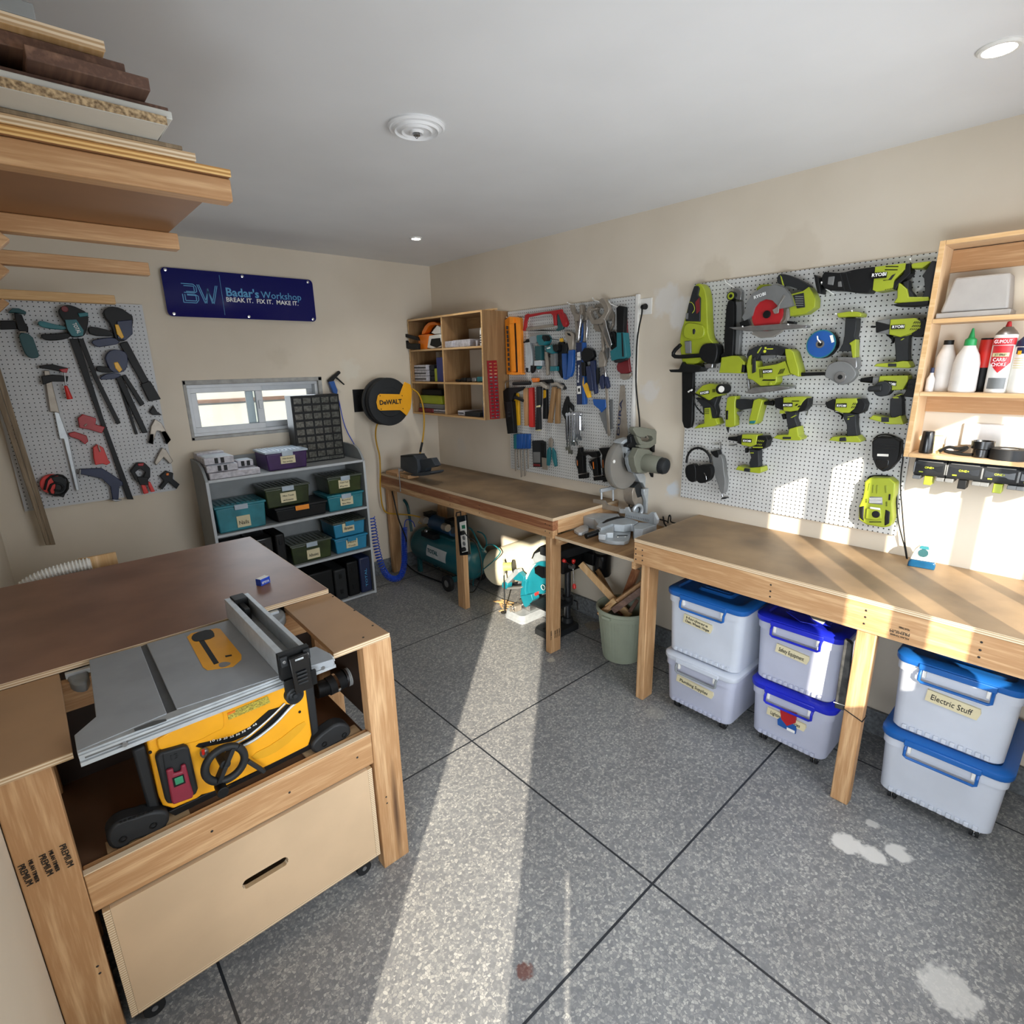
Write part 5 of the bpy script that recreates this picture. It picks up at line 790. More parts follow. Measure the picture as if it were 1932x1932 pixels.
onk('organiser_case', 'clear flat organiser case in the top right bay', 'case', 1130, 1210, 500, -.24, -.12, zA, .05, 'case_clear'); onk('organiser_case', 'longer clear organiser case behind the first in the top right bay', 'case', 1215, 1400, 500, -.22, -.10, zA, .055, 'case_clear')
t = T('filler_tube', 'white printed tube standing in the top right bay', 'tube'); y_ = ky(1522, 420, .22); MB().lathe((-.22, y_, zA+.0005), (0, 0, 1), [(0, .010), (.105, .010), (.11, .007), (.125, .007)], 'label_white', 16).build('tube', t); mb = MB(); [mb.lathe((-.22, y_, zA+.02+i*.017), (0, 0, 1), [(0, .0102), (.007, .0102)], 'ink', 16) for i in range(4)]; mb.build('print_bands', t)
t = T('small_jar', 'little pale jar beside the white printed tube', 'jar'); MB().lathe((-.2, ky(1480, 480, .2), zA+.0005), (0, 0, 1), [(0, .012), (.035, .012), (.036, .014), (.042, .014)], 'case_clear', 16).build('jar', t)
for i in range(3):
    onk('drawer_case', '%s of the stacked clear parts cases in the middle left bay' % ('lowest', 'middle', 'topmost')[i], 'case', 785, 935, 800, -.23, -.06, zB_+.046*i, .044, 'case_clear', 'stacked parts cases', .004, 'dark_grey')
    onk('drawer_case', '%s of the small dark cases behind the clear ones' % ('lowest', 'middle', 'topmost')[i], 'case', 945, 1015, 800, -.2, -.06, zB_+.044*i, .042, 'dark_grey', 'stacked dark cases')
onk('level_case', 'thin lime strip standing beside the blue box', 'box', 1022, 1050, 850, -.225, -.1, zB_, .105, 'lime'); onk('book_case', 'blue box standing upright in the middle left bay', 'box', 1045, 1115, 790, -.235, -.08, zB_, .19, 'navy_case' if 'navy_case' in MT or mat('navy_case', '1f2b68', .4) else '')
t_, y0, y1 = onk('tool_case', 'lime-striped tool case in the lower left bay', 'case', 870, 1100, 1100, -.21, -.04, zC+.072, .07, 'lime'); MB().box(-.2, -.05, y0+.02, y1-.01, zC+.1425, zC+.19, 'black').build('lid', t_, .006)
onk('tool_case', 'dark grey case under the lime-striped one', 'case', 860, 1115, 1150, -.22, -.04, zC+.034, .037, 'mid_grey'); onk('tool_case', 'red case at the bottom of the lower left bay', 'case', 850, 1000, 1210, -.23, -.1, zC, .032, 'dark_red'); onk('organiser_case', 'clear case beside the red case in the lower left bay', 'case', 1010, 1140, 1210, -.22, -.06, zC, .030, 'case_clear', None, .004, 'dark_grey')
onk('organiser_case', 'clear case in the lower right bay', 'case', 1270, 1340, 1220, -.23, -.06, zC, .038, 'case_clear', None, .004, 'dark_grey'); onk('organiser_case', 'dark clear case beside the blue marker pot', 'case', 1345, 1500, 1230, -.24, -.06, zC, .034, 'dark_grey')
t = T('pen_pot', 'blue pen pot in the lower right bay', 'pot'); y_ = ky(1565, 1230, .235); MB().lathe((-.235, y_, zC+.0005), (0, 0, 1), [(0, .015), (.08, .016), (.08, .013), (.01, .012)], 'blue', 18).build('pot', t); MB().cyl((-.235, y_, zC+.02), (-.24, y_+.02, zC+.125), .003, 'steel').cyl((-.235, y_-.004, zC+.02), (-.235, y_+.004, zC+.12), .003, 'teal').build('pens', t)
for i, (a, b, h, m, lb) in enumerate(((1240, 1290, .02, 'black', 'small black clip at the left of the middle right bay'), (1300, 1350, .032, 'black', 'black knob tool in the middle right bay'), (1360, 1410, .03, 'dark_grey', 'grey fitting in the middle right bay'), (1415, 1460, .034, 'steel', 'silver fitting in the middle right bay'), (1470, 1550, .04, 'teal', 'teal tape measure in the middle right bay'))): onk('fitting', lb, 'fitting', a, b, 890, -.2, -.15, zB_, h, m, 'small fittings in the bay', .008)
# ---------------------------------------------------------------- back wall: clamps pegboard, sign
pegboard('grey-white pegboard covered with clamps on the back wall', -2.895, -2.132, 1.005, 2.163, 'pegboard_b', 1)
LA, LB = zm(0, 560, .12422), zm(0, 480, .30019)
def ltool(n, lb, cat, Z, parts, grp=None, **k): return tool(n, lb, cat, Z, 1, parts, grp, **k)
ltool('trigger_clamp', 'teal-handled clamp partly hidden behind the timber rack brace', 'clamp', LA, [('jaw', 'teal_dark', '120,240 190,170 290,175 400,225 395,265 300,250 220,240', .07, .035), ('slide', 'black', '215,240 330,270 380,390 430,460 430,540 300,520 270,490 230,330', .075, .035), ('bar', 'black', '0,360 230,360 270,490 0,500', .06, .045), ('grip', 'teal_dark', '270,540 480,565 560,780 600,900 560,930 460,930 390,880 330,740', .085, .035, 1), ('collar', 'dull_steel', '290,520 400,525 400,545 290,545', .087, .06)])
ltool('quick_grip_clamp', 'long teal and black bar clamp with two bars, centre of the clamp board', 'clamp', LA, [
    ('head', 'black', '900,170 1000,120 1100,130 1280,210 1330,260 1350,370 1300,560 1250,610 1050,610 1000,400 950,340 890,240', .09, .03, 1), ('knob', 'dark_red', '@985,185 985,140', .095, .09, 0), ('fixed_jaw', 'teal', '1180,250 1330,235 1345,290 1210,310', .1, .08), ('body', 'teal', '990,350 1160,345 1270,510 1260,590 1140,605 1090,590 1020,480', .097, .085), ('+body', 'white_ink', 'T:TOTAL|1095,405 1180,560', .0973, .02), ('lever', 'teal', '570,385 620,360 800,410 1000,450 1010,500 800,490 640,460 590,430', .085, .055, 1), ('lever', 'black', '615,570 700,565 850,560 1050,540 1080,620 900,660 720,665 640,630', .08, .05, 1),
    ('bar', 'black', '1060,640 1180,630 1450,1380 1450,1720 1400,1650', .05, .04)])
r_ = sc.objects['quick_grip_clamp']; mb = MB(); trace(mb, LB('435,530 490,530 650,1030 840,1540 800,1540 640,1080'), 1, -.0501, -.041, 'black'); mb.build('bar', r_, .002); mb = MB(); trace(mb, LB('490,530 525,530 620,780 760,1060 735,1070 590,780'), 1, -.062, -.052, 'black'); mb.build('bar', r_, .002)
[bpy.data.objects.remove(c) for c in list(r_.children) if c.name.startswith('bar') and len(c.data.vertices) == 10]
for nm, off, lb in (('quick_grip_clamp', '', 'upper dark navy and yellow bar clamp at the top right of the clamp board'),):
    ltool(nm, lb, 'clamp', LB, [('head', 'black', '650,350 690,325 760,335 810,370 840,390 830,480 800,540 730,550 700,440 655,390', .085, .03, 1), ('body', 'navy', '735,420 830,410 835,500 790,540 740,530', .095, .08), ('badge', 'yellow', '722,440 745,440 780,520 765,532 735,500', .097, .09), ('lever', 'navy', '570,545 620,530 730,520 760,560 650,580 600,580', .08, .05, 1), ('lever', 'black', '550,465 580,450 700,480 720,515 570,510', .085, .05, 1), ('bar', 'black', '750,560 800,545 960,840 1010,910 950,915', .06, .045), ('bar_end', 'black', '885,815 945,795 1012,910 940,925', .07, .035), ('bar_two', 'black', '765,570 790,565 920,810 900,830', .042, .03)])
ltool('quick_grip_clamp', 'lower navy and yellow bar clamp under the first one', 'clamp', LB, [('head', 'navy', '660,640 700,595 780,605 805,640 800,720 760,745 700,740 670,680', .085, .03, 1), ('badge', 'yellow', '715,680 740,675 770,725 750,742 725,715', .088, .08), ('lever', 'navy', '625,775 680,745 770,750 740,780 640,790', .08, .05, 1), ('lever', 'black', '600,705 640,700 720,720 710,745 615,740', .08, .05, 1), ('bar', 'black', '725,770 765,765 930,1120 895,1125', .06, .045), ('bar', 'black', '765,765 790,755 910,940 885,955', .055, .04), ('bar', 'dark_grey', '730,775 750,775 868,1130 850,1132', .042, .032)])
ltool('bar_clamp', 'long silver bar clamp with a red wooden handle', 'clamp', LB, [('jaw', 'black', '245,700 330,690 430,715 400,740 300,720 250,715', .075, .035), ('jaw_tip', 'red', '370,722 430,715 420,745 390,740', .078, .035), ('slide', 'black', '260,765 330,755 430,765 425,800 330,800 270,820', .075, .035), ('handle', 'bright_red', '|412,825 440,910', .075, .008, .015), ('spindle', 'steel', '|405,740 412,825', .075, .004), ('bar', 'dull_steel', '275,730 310,730 340,860 375,1000 350,990 315,990', .055, .04), ('bar', 'alu', '340,990 370,990 430,1150 500,1480 480,1490 400,1160 375,1160', .05, .035)])
ltool('corner_clamp', 'upper red corner clamp in the middle of the clamp board', 'clamp', LB, [('body', 'red', '490,1030 520,1005 605,1030 600,1070 660,1085 640,1125 560,1100 500,1090', .07, .03), ('screw', 'dull_steel', '~530,1080 545,1065', .075, .004)])
ltool('corner_clamp', 'small red jaw piece left below the upper red corner clamp', 'clamp', LB, [('body', 'red', '430,1125 470,1115 545,1140 555,1175 535,1195 500,1165 440,1145', .06, .03)])
ltool('corner_clamp', 'lower bright red corner clamp beside the long black bar', 'clamp', LB, [('body', 'bright_red', '585,1215 610,1195 650,1215 680,1290 695,1310 670,1325 645,1315 600,1325 590,1280', .07, .03), ('hook', 'dull_steel', '~618,1200 630,1240', .078, .004)])
ltool('band_clamp', 'orange reel with black strap at the lower left of the clamp board', 'clamp', LB, [('reel', 'bright_red', '@330,1445 330,1385', .075, .03, 0), ('strap', 'black', '~280,1480 300,1400 380,1380 430,1420 425,1490 360,1520 300,1500 330,1430 400,1450 390,1490 340,1480', .085, .006), ('buckle', 'dark_grey', '320,1400 400,1390 430,1460 400,1530 340,1510 350,1450', .08, .045)])
ltool('angle_clamp', 'navy right-angle clamp at the bottom of the clamp board', 'clamp', LB, [('body', 'navy', '500,1350 640,1345 700,1380 770,1430 775,1450 750,1460 745,1540 710,1545 695,1460 640,1410 500,1380', .065, .035), ('screw', 'steel', '|500,1410 505,1350', .07, .004), ('foot', 'steel', '690,1540 770,1545 730,1555', .07, .035)])
ltool('spring_clamp', 'black round-jawed clamp with red grips at the bottom', 'clamp', LB, [('jaw', 'black', '820,1360 860,1310 910,1310 945,1345 945,1400 915,1440 900,1400 915,1370 880,1345 850,1370 870,1400 885,1440 850,1420', .07, .035), ('hinge', 'black', '860,1400 930,1400 935,1450 880,1450', .075, .04), ('grip', 'bright_red', '885,1440 910,1440 935,1500 905,1507', .07, .04), ('grip', 'bright_red', '925,1430 945,1430 975,1490 950,1495', .07, .04), ('cap', 'red', '865,1315 905,1312 900,1330 870,1330', .073, .06)])
for lb, a in (('chrome spring clamp, top of the three at the right edge', '940,990 965,950 990,990 1020,1010 960,1010'), ('large chrome spring clamp with black tips in the right column', '950,1080 975,1035 1015,1060 1075,1165 1050,1195 1010,1110 985,1110 960,1195 935,1180'), ('small chrome spring clamp below the large one', '1000,1250 1020,1215 1045,1230 1088,1300 1070,1318 1030,1275 985,1325 972,1310'), ('black spring clamp with orange jaw pads, lowest in the right column', '1005,1395 1045,1360 1090,1375 1085,1410 1130,1445 1110,1475 1060,1430 1020,1480 1000,1465 1030,1425')):
    ltool('spring_clamp', lb, 'clamp', LB, [('body', 'black' if 'lowest' in lb or 'top of' in lb else 'dull_steel', a, .06, .03)]+([('grip', 'black', '1015,1115 1040,1110 1075,1165 1050,1195', .065, .028), ('grip', 'black', '945,1130 965,1130 965,1195 935,1185', .065, .028)] if 'large' in lb else [('pad', 'orange', '1045,1375 1062,1375 1062,1390 1045,1390', .065, .05)] if 'lowest' in lb else []), 'spring clamps')
wd_ = T('timber_moulding', 'long slim timber moulding strips leaning across the clamp board', 'timber')
a0, a1, b0, b1_ = LB('0,700 0,1150 345,1825 290,1828')[0:4]
A = [P(*q, 1, -.10) for q in LB('-60,520 350,1825 318,1828 -92,560')]; MB().prism(A, (0, .022, 0), 'walnut_light' if 'walnut_light' in MT or wood('walnut_light', 'a8957a', '77654e', 2) else '').build('strip', wd_, .003)
A = [P(*q, 1, -.102) for q in LB('-95,560 317,1828 288,1828 -125,600')]; MB().prism(A, (0, .02, 0), 'walnut_light').build('strip', wd_, .003)
# sign
sg = T('workshop_sign', 'glossy navy workshop sign with blue lettering and silver studs', 'sign'); S3 = zm(280, 480, .27950)
cs = [P(*q, 1, -.035) for q in S3('80,85 1105,172 1135,457 130,413')]
x0, x1 = (cs[0].x+cs[3].x)/2, (cs[1].x+cs[2].x)/2; z1, z0 = (cs[0].z+cs[1].z)/2, (cs[2].z+cs[3].z)/2
R = .028; ol = []
for cx, cz, a0 in ((x1-R, z1-R, 0), (x0+R, z1-R, 90), (x0+R, z0+R, 180), (x1-R, z0+R, 270)):
    ol += [(cx+R*math.cos(math.radians(a0+15*i)), -.035, cz+R*math.sin(math.radians(a0+15*i))) for i in range(7)]
MB().prism(ol, (0, .006, 0), 'sign_navy').build('panel', sg)
for px, py in ((112, 102), (632, 148), (1075, 187), (172, 400), (679, 420), (1110, 438)):
    p = P(*S3('%d,%d' % (px, py))[0], 1, -.036); MB().lathe((p.x, 0, p.z), (0, -1, 0), [(0, .007), (.034, .007), (.036, .010), (.041, .009), (.042, .004)], 'chrome', 20).build('stud', sg)
tx = MB(); PP = lambda s: [P(*q, 1, -.0352) for q in S3(s)]
a, b = PP('528,280 748,292'); text("Badar's", (a.x, -.0352, a.z), (b.x, -.0352, a.z), NY, 'sign_blue', join=tx, bold=.02); a2, b2_ = PP('762,292 1032,304'); text("Workshop", (a2.x, -.0352, a.z), (b2_.x, -.0352, a.z), NY, 'sign_blue', join=tx)
a, b = PP('528,318 1012,340'); text("BREAK IT.  FIX IT.  MAKE IT.", (a.x, -.0352, a.z), (b.x, -.0352, a.z), NY, 'white_ink', join=tx, bold=.012)
tx.build('lettering', sg); tx = MB()
a, b = PP('480,160 520,390'); tx.box(a.x-.001, a.x+.001, -.0362, -.0352, z0+.02, z1-.02, 'sign_blue')
q = PP('218,195 218,322 300,200 462,210 322,200'); xa, xb, xc, xd = q[0].x, q[2].x+.02, q[2].x+.022, q[3].x; zt2, zb2 = q[0].z, q[1].z; zm2 = (zt2+zb2)/2
def stroke(pts, w_=.008): 
    for p, r in zip(pts, pts[1:]): tx.beam((p[0], -.0358, p[1]), (r[0], -.0358, r[1]), .001, w_, 'sign_blue', up=(0, 0, 1) if abs(p[1]-r[1]) < abs(p[0]-r[0]) else (1, 0, 0))
h_ = xb-xa
for k in (0, .013): 
    stroke([(xa+k, zt2-k*.9), (xb-.02, zt2-k*.9), (xb-.005-k, zt2-.015), (xb-.005-k, zm2+.012), (xb-.02, zm2+.004+k*.5), (xa+k+.01, zm2+.004+k*.5)], .0045); stroke([(xa+k, zm2-.006), (xa+k, zb2+k*.9), (xb-.015, zb2+k*.9), (xb-k, zb2+.018), (xb-k, zm2-.014), (xb-.018, zm2-.006-k*.4), (xa+.025, zm2-.006-k*.4)], .0045)
wv = xd-xc
for k in (0, .010): stroke([(xc+k, zt2), (xc+wv*.28+k, zb2), (xc+wv*.5, zt2-.03+k), (xc+wv*.72-k, zb2), (xd-k, zt2)], .0045)
tx.build('logo', sg)
# blow gun and hose on the wall
G = tool('blow_gun', 'blue air blow gun hanging on the wall above the drawer organiser', 'air gun', S3, 1, [('body', 'black', '1215,850 1240,825 1290,785 1300,800 1260,840 1250,860 1220,865', .05, .02), ('trigger', 'black', '1265,835 1275,828 1328,878 1320,882', .055, .045), ('grip', 'blue', '1220,860 1255,855 1278,920 1275,945 1250,935', .055, .02), ('hose', 'hose_blue', '~1268,940 1290,1000 1300,1060 1330,1180 1400,1300', .03, .004, 2)])
# hose reel
rl = T('hose_reel', 'black and yellow wall-mounted air hose reel in the corner', 'hose reel'); V = -.24
def kk(px, py, v=V): return P(*K('%d,%d' % (px, py))[0], 1, v)
c = kk(548, 1127); R = ((kk(775, 1127)-kk(320, 1127)).length/2)*.99
MB().lathe((c.x, V+.004, c.z), (0, 1, 0), [(0, R*.55), (.004, R*.97), (.012, R), (.03, R), (.034, R*.93), (.09, R*.93), (.094, R), (.115, R), (.12, R*.9)], 'dark_grey', 48).build('drum', rl)
MB().lathe((c.x, V+.0035, c.z), (0, -1, 0), [(0, R*.62), (.005, R*.60), (.006, R*.2)], 'dark_grey', 36).build('hub', rl)
mb = MB(); trace(mb, K('400,1130 415,1060 440,1040 650,1045 700,910 765,940 780,1000 775,1130 765,1200 725,1275 655,1215 440,1220 415,1200'), 1, V-.008, V-.001, 'yellow_abs'); mb.build('face_plate', rl, .002)
tx = MB(); a, b = kk(435, 1158, V-.0085), kk(672, 1150, V-.0085); text('DeWALT', a, (b.x, b.y, a.z), NY, 'ink', join=tx, bold=.03); [tx.cyl((kk(x, y).x, V-.0105, kk(x, y).z), (kk(x, y).x, V-.008, kk(x, y).z), .004, 'black') for x, y in ((432, 1060), (668, 1060), (444, 1203), (678, 1198))]; tx.build('lettering', rl)
a, b = P(*K('145,995')[0], 1, -.008), P(*K('330,1225')[0], 1, -.008); MB().box(a.x, b.x+.06, -.008, -.0005, b.z, a.z, 'black').build('wall_plate', rl, .002)
MB().box(c.x-.10, c.x-.05, -.14, -.008, c.z+.02, c.z+.045, 'black').box(c.x-.14, c.x-.06, -.13, -.008, c.z-.07, c.z-.04, 'black').box(c.x-.02, c.x+.02, -.115, -.008, c.z-.02, c.z+.02, 'black').build('bracket', rl, .003)
hs = T('air_hose', 'yellow air hose falling from the reel to the compressor', 'hose'); q = [P(x, y, 1, -w_) for (x, y), w_ in zip(K('445,1320 400,1370 385,1480 405,1600 435,1700 440,1850 440,1932'), (.13, .11, .07, .06, .06, .06, .06))]
q += [Vector((-.66, -.055, .80)), Vector((-.655, -.05, .62)), Vector((-.63, -.06, .555)), Vector((-.56, -.12, .545)), Vector((-.45, -.2, .53)), Vector((-.38, -.28, .50))]
MB().tube(q, .0065, 'hose_yellow', smooth=2).build('hose', hs)
hs = T('air_hose', 'short yellow hose end with a black sleeve hanging beside the corner cupboard', 'hose'); q = [P(x, y, 1, -w_) for (x, y), w_ in zip(K('780,985 850,1030 890,1130 910,1250 910,1400 900,1500 890,1560'), (.22, .27, .29, .3, .3, .3, .3))]
MB().tube(q, .0065, 'hose_yellow', smooth=2).build('hose', hs); a, b, d_ = [P(*K(s)[0], 1, -.3) for s in ('890,1560', '868,1665', '860,1715')]; MB().cyl(a, b, .0095, 'black').build('sleeve', hs); MB().cyl(b, d_, .007, 'hose_yellow', .006).build('coupling', hs)
# ---------------------------------------------------------------- grey shelf unit under the window
U = zm(340, 820, .21739)
su = T('shelf_unit', 'grey open shelf unit under the back window, loaded with boxes', 'shelf unit')
SX0, SX1, SF = -2.022, -.925, -.35
for x0, x1 in ((SX0, SX0+.017), (SX1-.017, SX1)):
    pr = [(x0, -.03, 0), (x0, SF, 0), (x0, SF, 1.085), (x0, SF+.03, 1.13), (x0, SF+.07, 1.17), (x0, SF+.13, 1.195), (x0, -.03, 1.2)]
    o = MB().prism(pr, (.017, 0, 0), 'grey_board').build('side_panel', su, .001); MB().box(x0, x0+.017, SF-.0012, SF+.001, .001, 1.085, 'grey_board_edge').build('edge_band', o)
SH = [1.094, .728, .390, .022]
for z in SH:
    o = MB().box(SX0+.0175, SX1-.0175, SF, -.035, z-.017, z, 'grey_board').build('shelf_board', su); MB().box(SX0+.0175, SX1-.0175, SF-.0012, SF+.001, z-.017, z-.0002, 'grey_board_edge').build('edge_band', o)
MB().box(SX0+.0175, SX1-.0175, -.034, -.03, .02, 1.19, 'grey_board').build('back_panel', su)
def ux(px, py, y=-.33): return P(*U('%d,%d' % (px, py))[0], 1, y)
def tote(lb, xa, xb, yf, yb, z, h, body, lid, grp, tape=None, words=(), rib=True, latch='lid_clear', ry=0, nm='storage_tote'):
    t = T(nm, lb, 'storage box', grp); z += .0006; i = .012; hl = .018
    bv = [(xa+i*1.3, yf+i, z), (xb-i*1.3, yf+i, z), (xb-i*1.3, yb-i, z), (xa+i*1.3, yb-i, z)]; tv = [(xa+.006, yf+.006, z+h-hl), (xb-.006, yf+.006, z+h-hl), (xb-.006, yb-.006, z+h-hl), (xa+.006, yb-.006, z+h-hl)]
    MB().add(bv+tv, [(0, 3, 2, 1), (4, 5, 6, 7), (0, 1, 5, 4), (1, 2, 6, 5), (2, 3, 7, 6), (3, 0, 4, 7)], body).build('tub', t, .008, 3)
    m = MB().box(xa, xb, yf, yb, z+h-hl+.0003, z+h-.004, lid)
    if rib: [m.box(xa+.02+(xb-xa-.04)*k/9, xa+.02+(xb-xa-.04)*(k+.55)/9, yf+.03, yb-.03, z+h-.0042, z+h, lid) for k in range(9)]
    m.build('lid', t, .003)
    xm, w_ = (xa+xb)/2, (xb-xa); MB().box(xm-w_*.13, xm+w_*.13, yf-.006, yf+.001, z+h-.040, z+h-.006, latch).build('latch', t, .002)
    if tape:
        cx, cz, tw, th = tape; f_ = yf+.004; tp = MB().box(cx-tw/2, cx+tw/2, f_-.0020, f_+.006, cz-th/2, cz+th/2, 'tape'); n = len(words)
        for k, wd in enumerate(words): text(wd, (cx-tw*.36, f_-.0021, cz+th*(.5-(k+.8)/n)*.86), (cx+tw*(.36 if k == 0 else .30), f_-.0021, cz+th*(.5-(k+.8)/n)*.86), NY, 'ink', join=tp, h=th*.3/n*1.2)
        tp.build('tape_label', t)
    return t
def tl(px0, px1, py0, py1, y=-.335): a, b = ux(px0, py0, y), ux(px1, py1, y); return ((a.x+b.x)/2, (a.z+b.z)/2, abs(b.x-a.x), abs(a.z-b.z)*.85)
gt = 'labelled boxes on the grey shelves'
yF = -.335
z1_, z2_, z3_, z4_ = SH
tote('teal tote labelled on beige tape, alone at the left of the second shelf', ux(300, 690).x, ux(750, 640).x, yF, -.08, z2_, .185, 'tote_teal', 'tote_teal', gt, tl(487, 620, 705, 795), ('Nails',))
tote('black tool case with an orange latch in the middle of the second shelf', ux(820, 655).x, ux(1275, 580).x, yF, -.08, z2_, .105, 'black', 'dark_grey', gt, None, rib=False, latch='amber', nm='tool_case')
tote('dark green tote standing on the black case with the orange latch', ux(730, 490).x, ux(1130, 450).x, yF+.01, -.08, z2_+.1062, .150, 'tote_green', 'lid_smoke', gt, tl(872, 1018, 505, 580), ('Misc Tools', 'and Accessories'))
tote('teal tote at the right of the second shelf under a green one', ux(1275, 520).x-.004, SX1-.022, yF, -.08, z2_, .13, 'tote_teal', 'tote_teal', gt, tl(1388, 1505, 545, 605), ('Router', 'Bits Misc'))
tote('dark green tote on top of the teal one at the right of the second shelf', ux(1270, 370).x, SX1-.024, yF, -.08, z2_+.1312, .135, 'tote_green', 'lid_smoke', gt, tl(1372, 1475, 392, 460), ('Power Tool', 'Parts'))
tote('bright blue tote at the right of the third shelf, lower of the pair', ux(1335, 900).x, SX1-.022, yF, -.08, z3_, .125, 'tote_blue', 'tote_blue', gt, tl(1440, 1545, 915, 970), ('Misc', 'Tools'), rib=False, latch='tote_blue')
tote('bright blue tote stacked on the other one under the second shelf', ux(1320, 770).x, SX1-.030, yF, -.08, z3_+.1262, .125, 'tote_blue', 'lid_smoke', gt, tl(1405, 1515, 770, 835), ('Abrasives',), latch='tote_blue')
tote('dark green tote with a smoky lid in the middle of the third shelf', ux(955, 1010).x, ux(1320, 940).x, yF, -.08, z3_, .155, 'tote_green', 'lid_smoke', gt, tl(1098, 1220, 1000, 1065), ('Adhesives',))
tt = tote('purple tote with a clear lid on top of the shelf unit', ux(735, 160).x, ux(1105, 110).x, -.33, -.07, z1_, .135, 'tote_purple', 'lid_clear', gt, tl(868, 1005, 185, 245, -.33), ('Hardware', 'Nuts and Bolts'))
def case(nm, lb, xa, xb, ya, yb, z, h, m, sub=None, bev=.012):
    t = T(nm, lb, 'case', 'dark tool cases on the grey shelves' if m != 'case_clear' else 'clear parts cases on the shelf unit'); MB().box(xa, xb, ya, yb, z+.0006, z+h, m).build('shell', t, bev, 3)
    if sub: sub(t, xa, xb, ya, yb, z, h)
    return t
def vsub(t, xa, xb, ya, yb, z, h): MB().box(xa-.001, xb+.001, ya+.02, yb-.02, z+h*.47, z+h*.50, 'black').build('seam', t); MB().box((xa+xb)/2-.012, (xa+xb)/2+.012, ya-.004, ya+.01, z+h*.7, z+h*.85, 'black').build('latch', t, .002); MB().box((xa+xb)/2-.012, (xa+xb)/2+.012, ya-.004, ya+.01, z+h*.2, z+h*.35, 'black').build('latch', t, .002)
case('tool_case', 'black moulded case standing upright beside the green tote on the third shelf', ux(820, 900).x, ux(915, 950).x, -.335, -.08, z3_, .26, 'black', vsub); case('tool_case', 'black case behind the saw bench corner, left of the upright one', ux(620, 880).x, ux(805, 900).x, -.32, -.08, z3_, .25, 'black_gloss', vsub)
case('tool_case', 'black box at the far left of the third shelf', SX0+.05, ux(600, 880).x, -.32, -.08, z3_, .24, 'dark_grey', vsub)
case('tool_case', 'wide black case lying at the left of the bottom shelf', ux(1060, 1200).x-.10, ux(1330, 1250).x, -.33, -.07, z4_, .27, 'black', vsub); case('tool_case', 'grey moulded case standing in the middle of the bottom shelf', ux(1335, 1250).x+.001, ux(1450, 1300).x, -.335, -.07, z4_, .25, 'dark_grey', vsub)
case('tool_case', 'slim black case between the grey case and the navy one', ux(1455, 1250).x, ux(1560, 1300).x, -.33, -.07, z4_, .285, 'black', vsub)
nv = case('tool_case', 'navy case standing at the right end of the bottom shelf', ux(1565, 1250).x, SX1-.025, -.335, -.07, z4_, .295, 'navy', None); tx = MB(); a = ux(1615, 1330, -.336); text('TOTAL', (a.x+.018, -.3355, z4_+.05), (a.x+.018, -.3355, z4_+.20), NY, 'sign_blue', join=tx, h=.02); tx.build('lettering', nv)
def csub(t, xa, xb, ya, yb, z, h): MB().box((xa+xb)/2-.028, (xa+xb)/2-.008, ya-.005, ya+.006, z+h*.15, z+h*.9, 'black').build('latch', t, .002); MB().box((xa+xb)/2+.008, (xa+xb)/2+.028, ya-.005, ya+.006, z+h*.15, z+h*.9, 'black').build('latch', t, .002); MB().box(xa+.01, xb-.01, ya+.01, yb-.01, z+h-.0005, z+h+.002, 'lid_clear').build('lid', t)
case('parts_case', 'wide clear parts case lying at the bottom of the pile beside the purple tote', SX0+.03, ux(690, 300).x, -.345, -.14, z1_, .042, 'case_clear', None, .006)
case('parts_case', 'middle clear parts case in the pile at the left of the shelf unit', SX0+.024, ux(505, 280).x, -.325, -.15, z1_+.0425, .046, 'case_clear', csub, .006); case('parts_case', 'topmost clear parts case of the pile at the left of the shelf unit', SX0+.02, ux(475, 220).x, -.315, -.14, z1_+.0915, .046, 'case_clear', csub, .006)
case('parts_case', 'pale case lying crosswise behind the pile of clear cases', SX0+.02, ux(400, 130, -.2).x, -.135, -.04, z1_+.04, .11, 'case_clear', None, .006)
case('parts_case', 'small clear parts case between the pile and the purple tote', ux(490, 220, -.24).x, ux(625, 200, -.24).x, -.25, -.15, z1_+.043, .045, 'case_clear', csub, .006)
# drawer organiser leaning on the window reveal
og = T('drawer_organiser', 'black organiser of small clear drawers standing against the window', 'organiser')
oc = [P(*q, 1, -.19) for q in S3('965,968 1285,950 1335,1350 1005,1378')]; ox0, ox1 = oc[3].x+.012, oc[2].x-.004; oz0 = SH[0]+.001; oz1 = (oc[0].z+oc[1].z)/2+.01
mb = MB().box(ox0, ox1, -.17, -.05, oz0, oz1, 'black'); mb.build('cabinet', og, .003)
cw = (ox1-ox0-.018)/5; rh = (oz1-oz0-.04)/8; dm = 'drawer_clear' if 'drawer_clear' in MT or mat('drawer_clear', '4c4d49', .2, var=.4, sc_=60) else ''
for i in range(5):
    for j in range(8):
        xa, za_ = ox0+.009+i*cw, oz0+.032+j*rh; d_ = MB().box(xa+.006, xa+cw-.006, -.176, -.169, za_+.006, za_+rh-.010, dm); d_.box(xa+cw*.3, xa+cw*.7, -.184, -.176, za_+.006, za_+.011, dm).build('small_drawer', og, .001)
for i in range(3): xa = ox0+.009+i*(ox1-ox0-.018)/3; MB().box(xa+.002, xa+(ox1-ox0-.018)/3-.002, -.176, -.169, oz0+.008, oz0+.029, dm).build('small_drawer', og, .001)
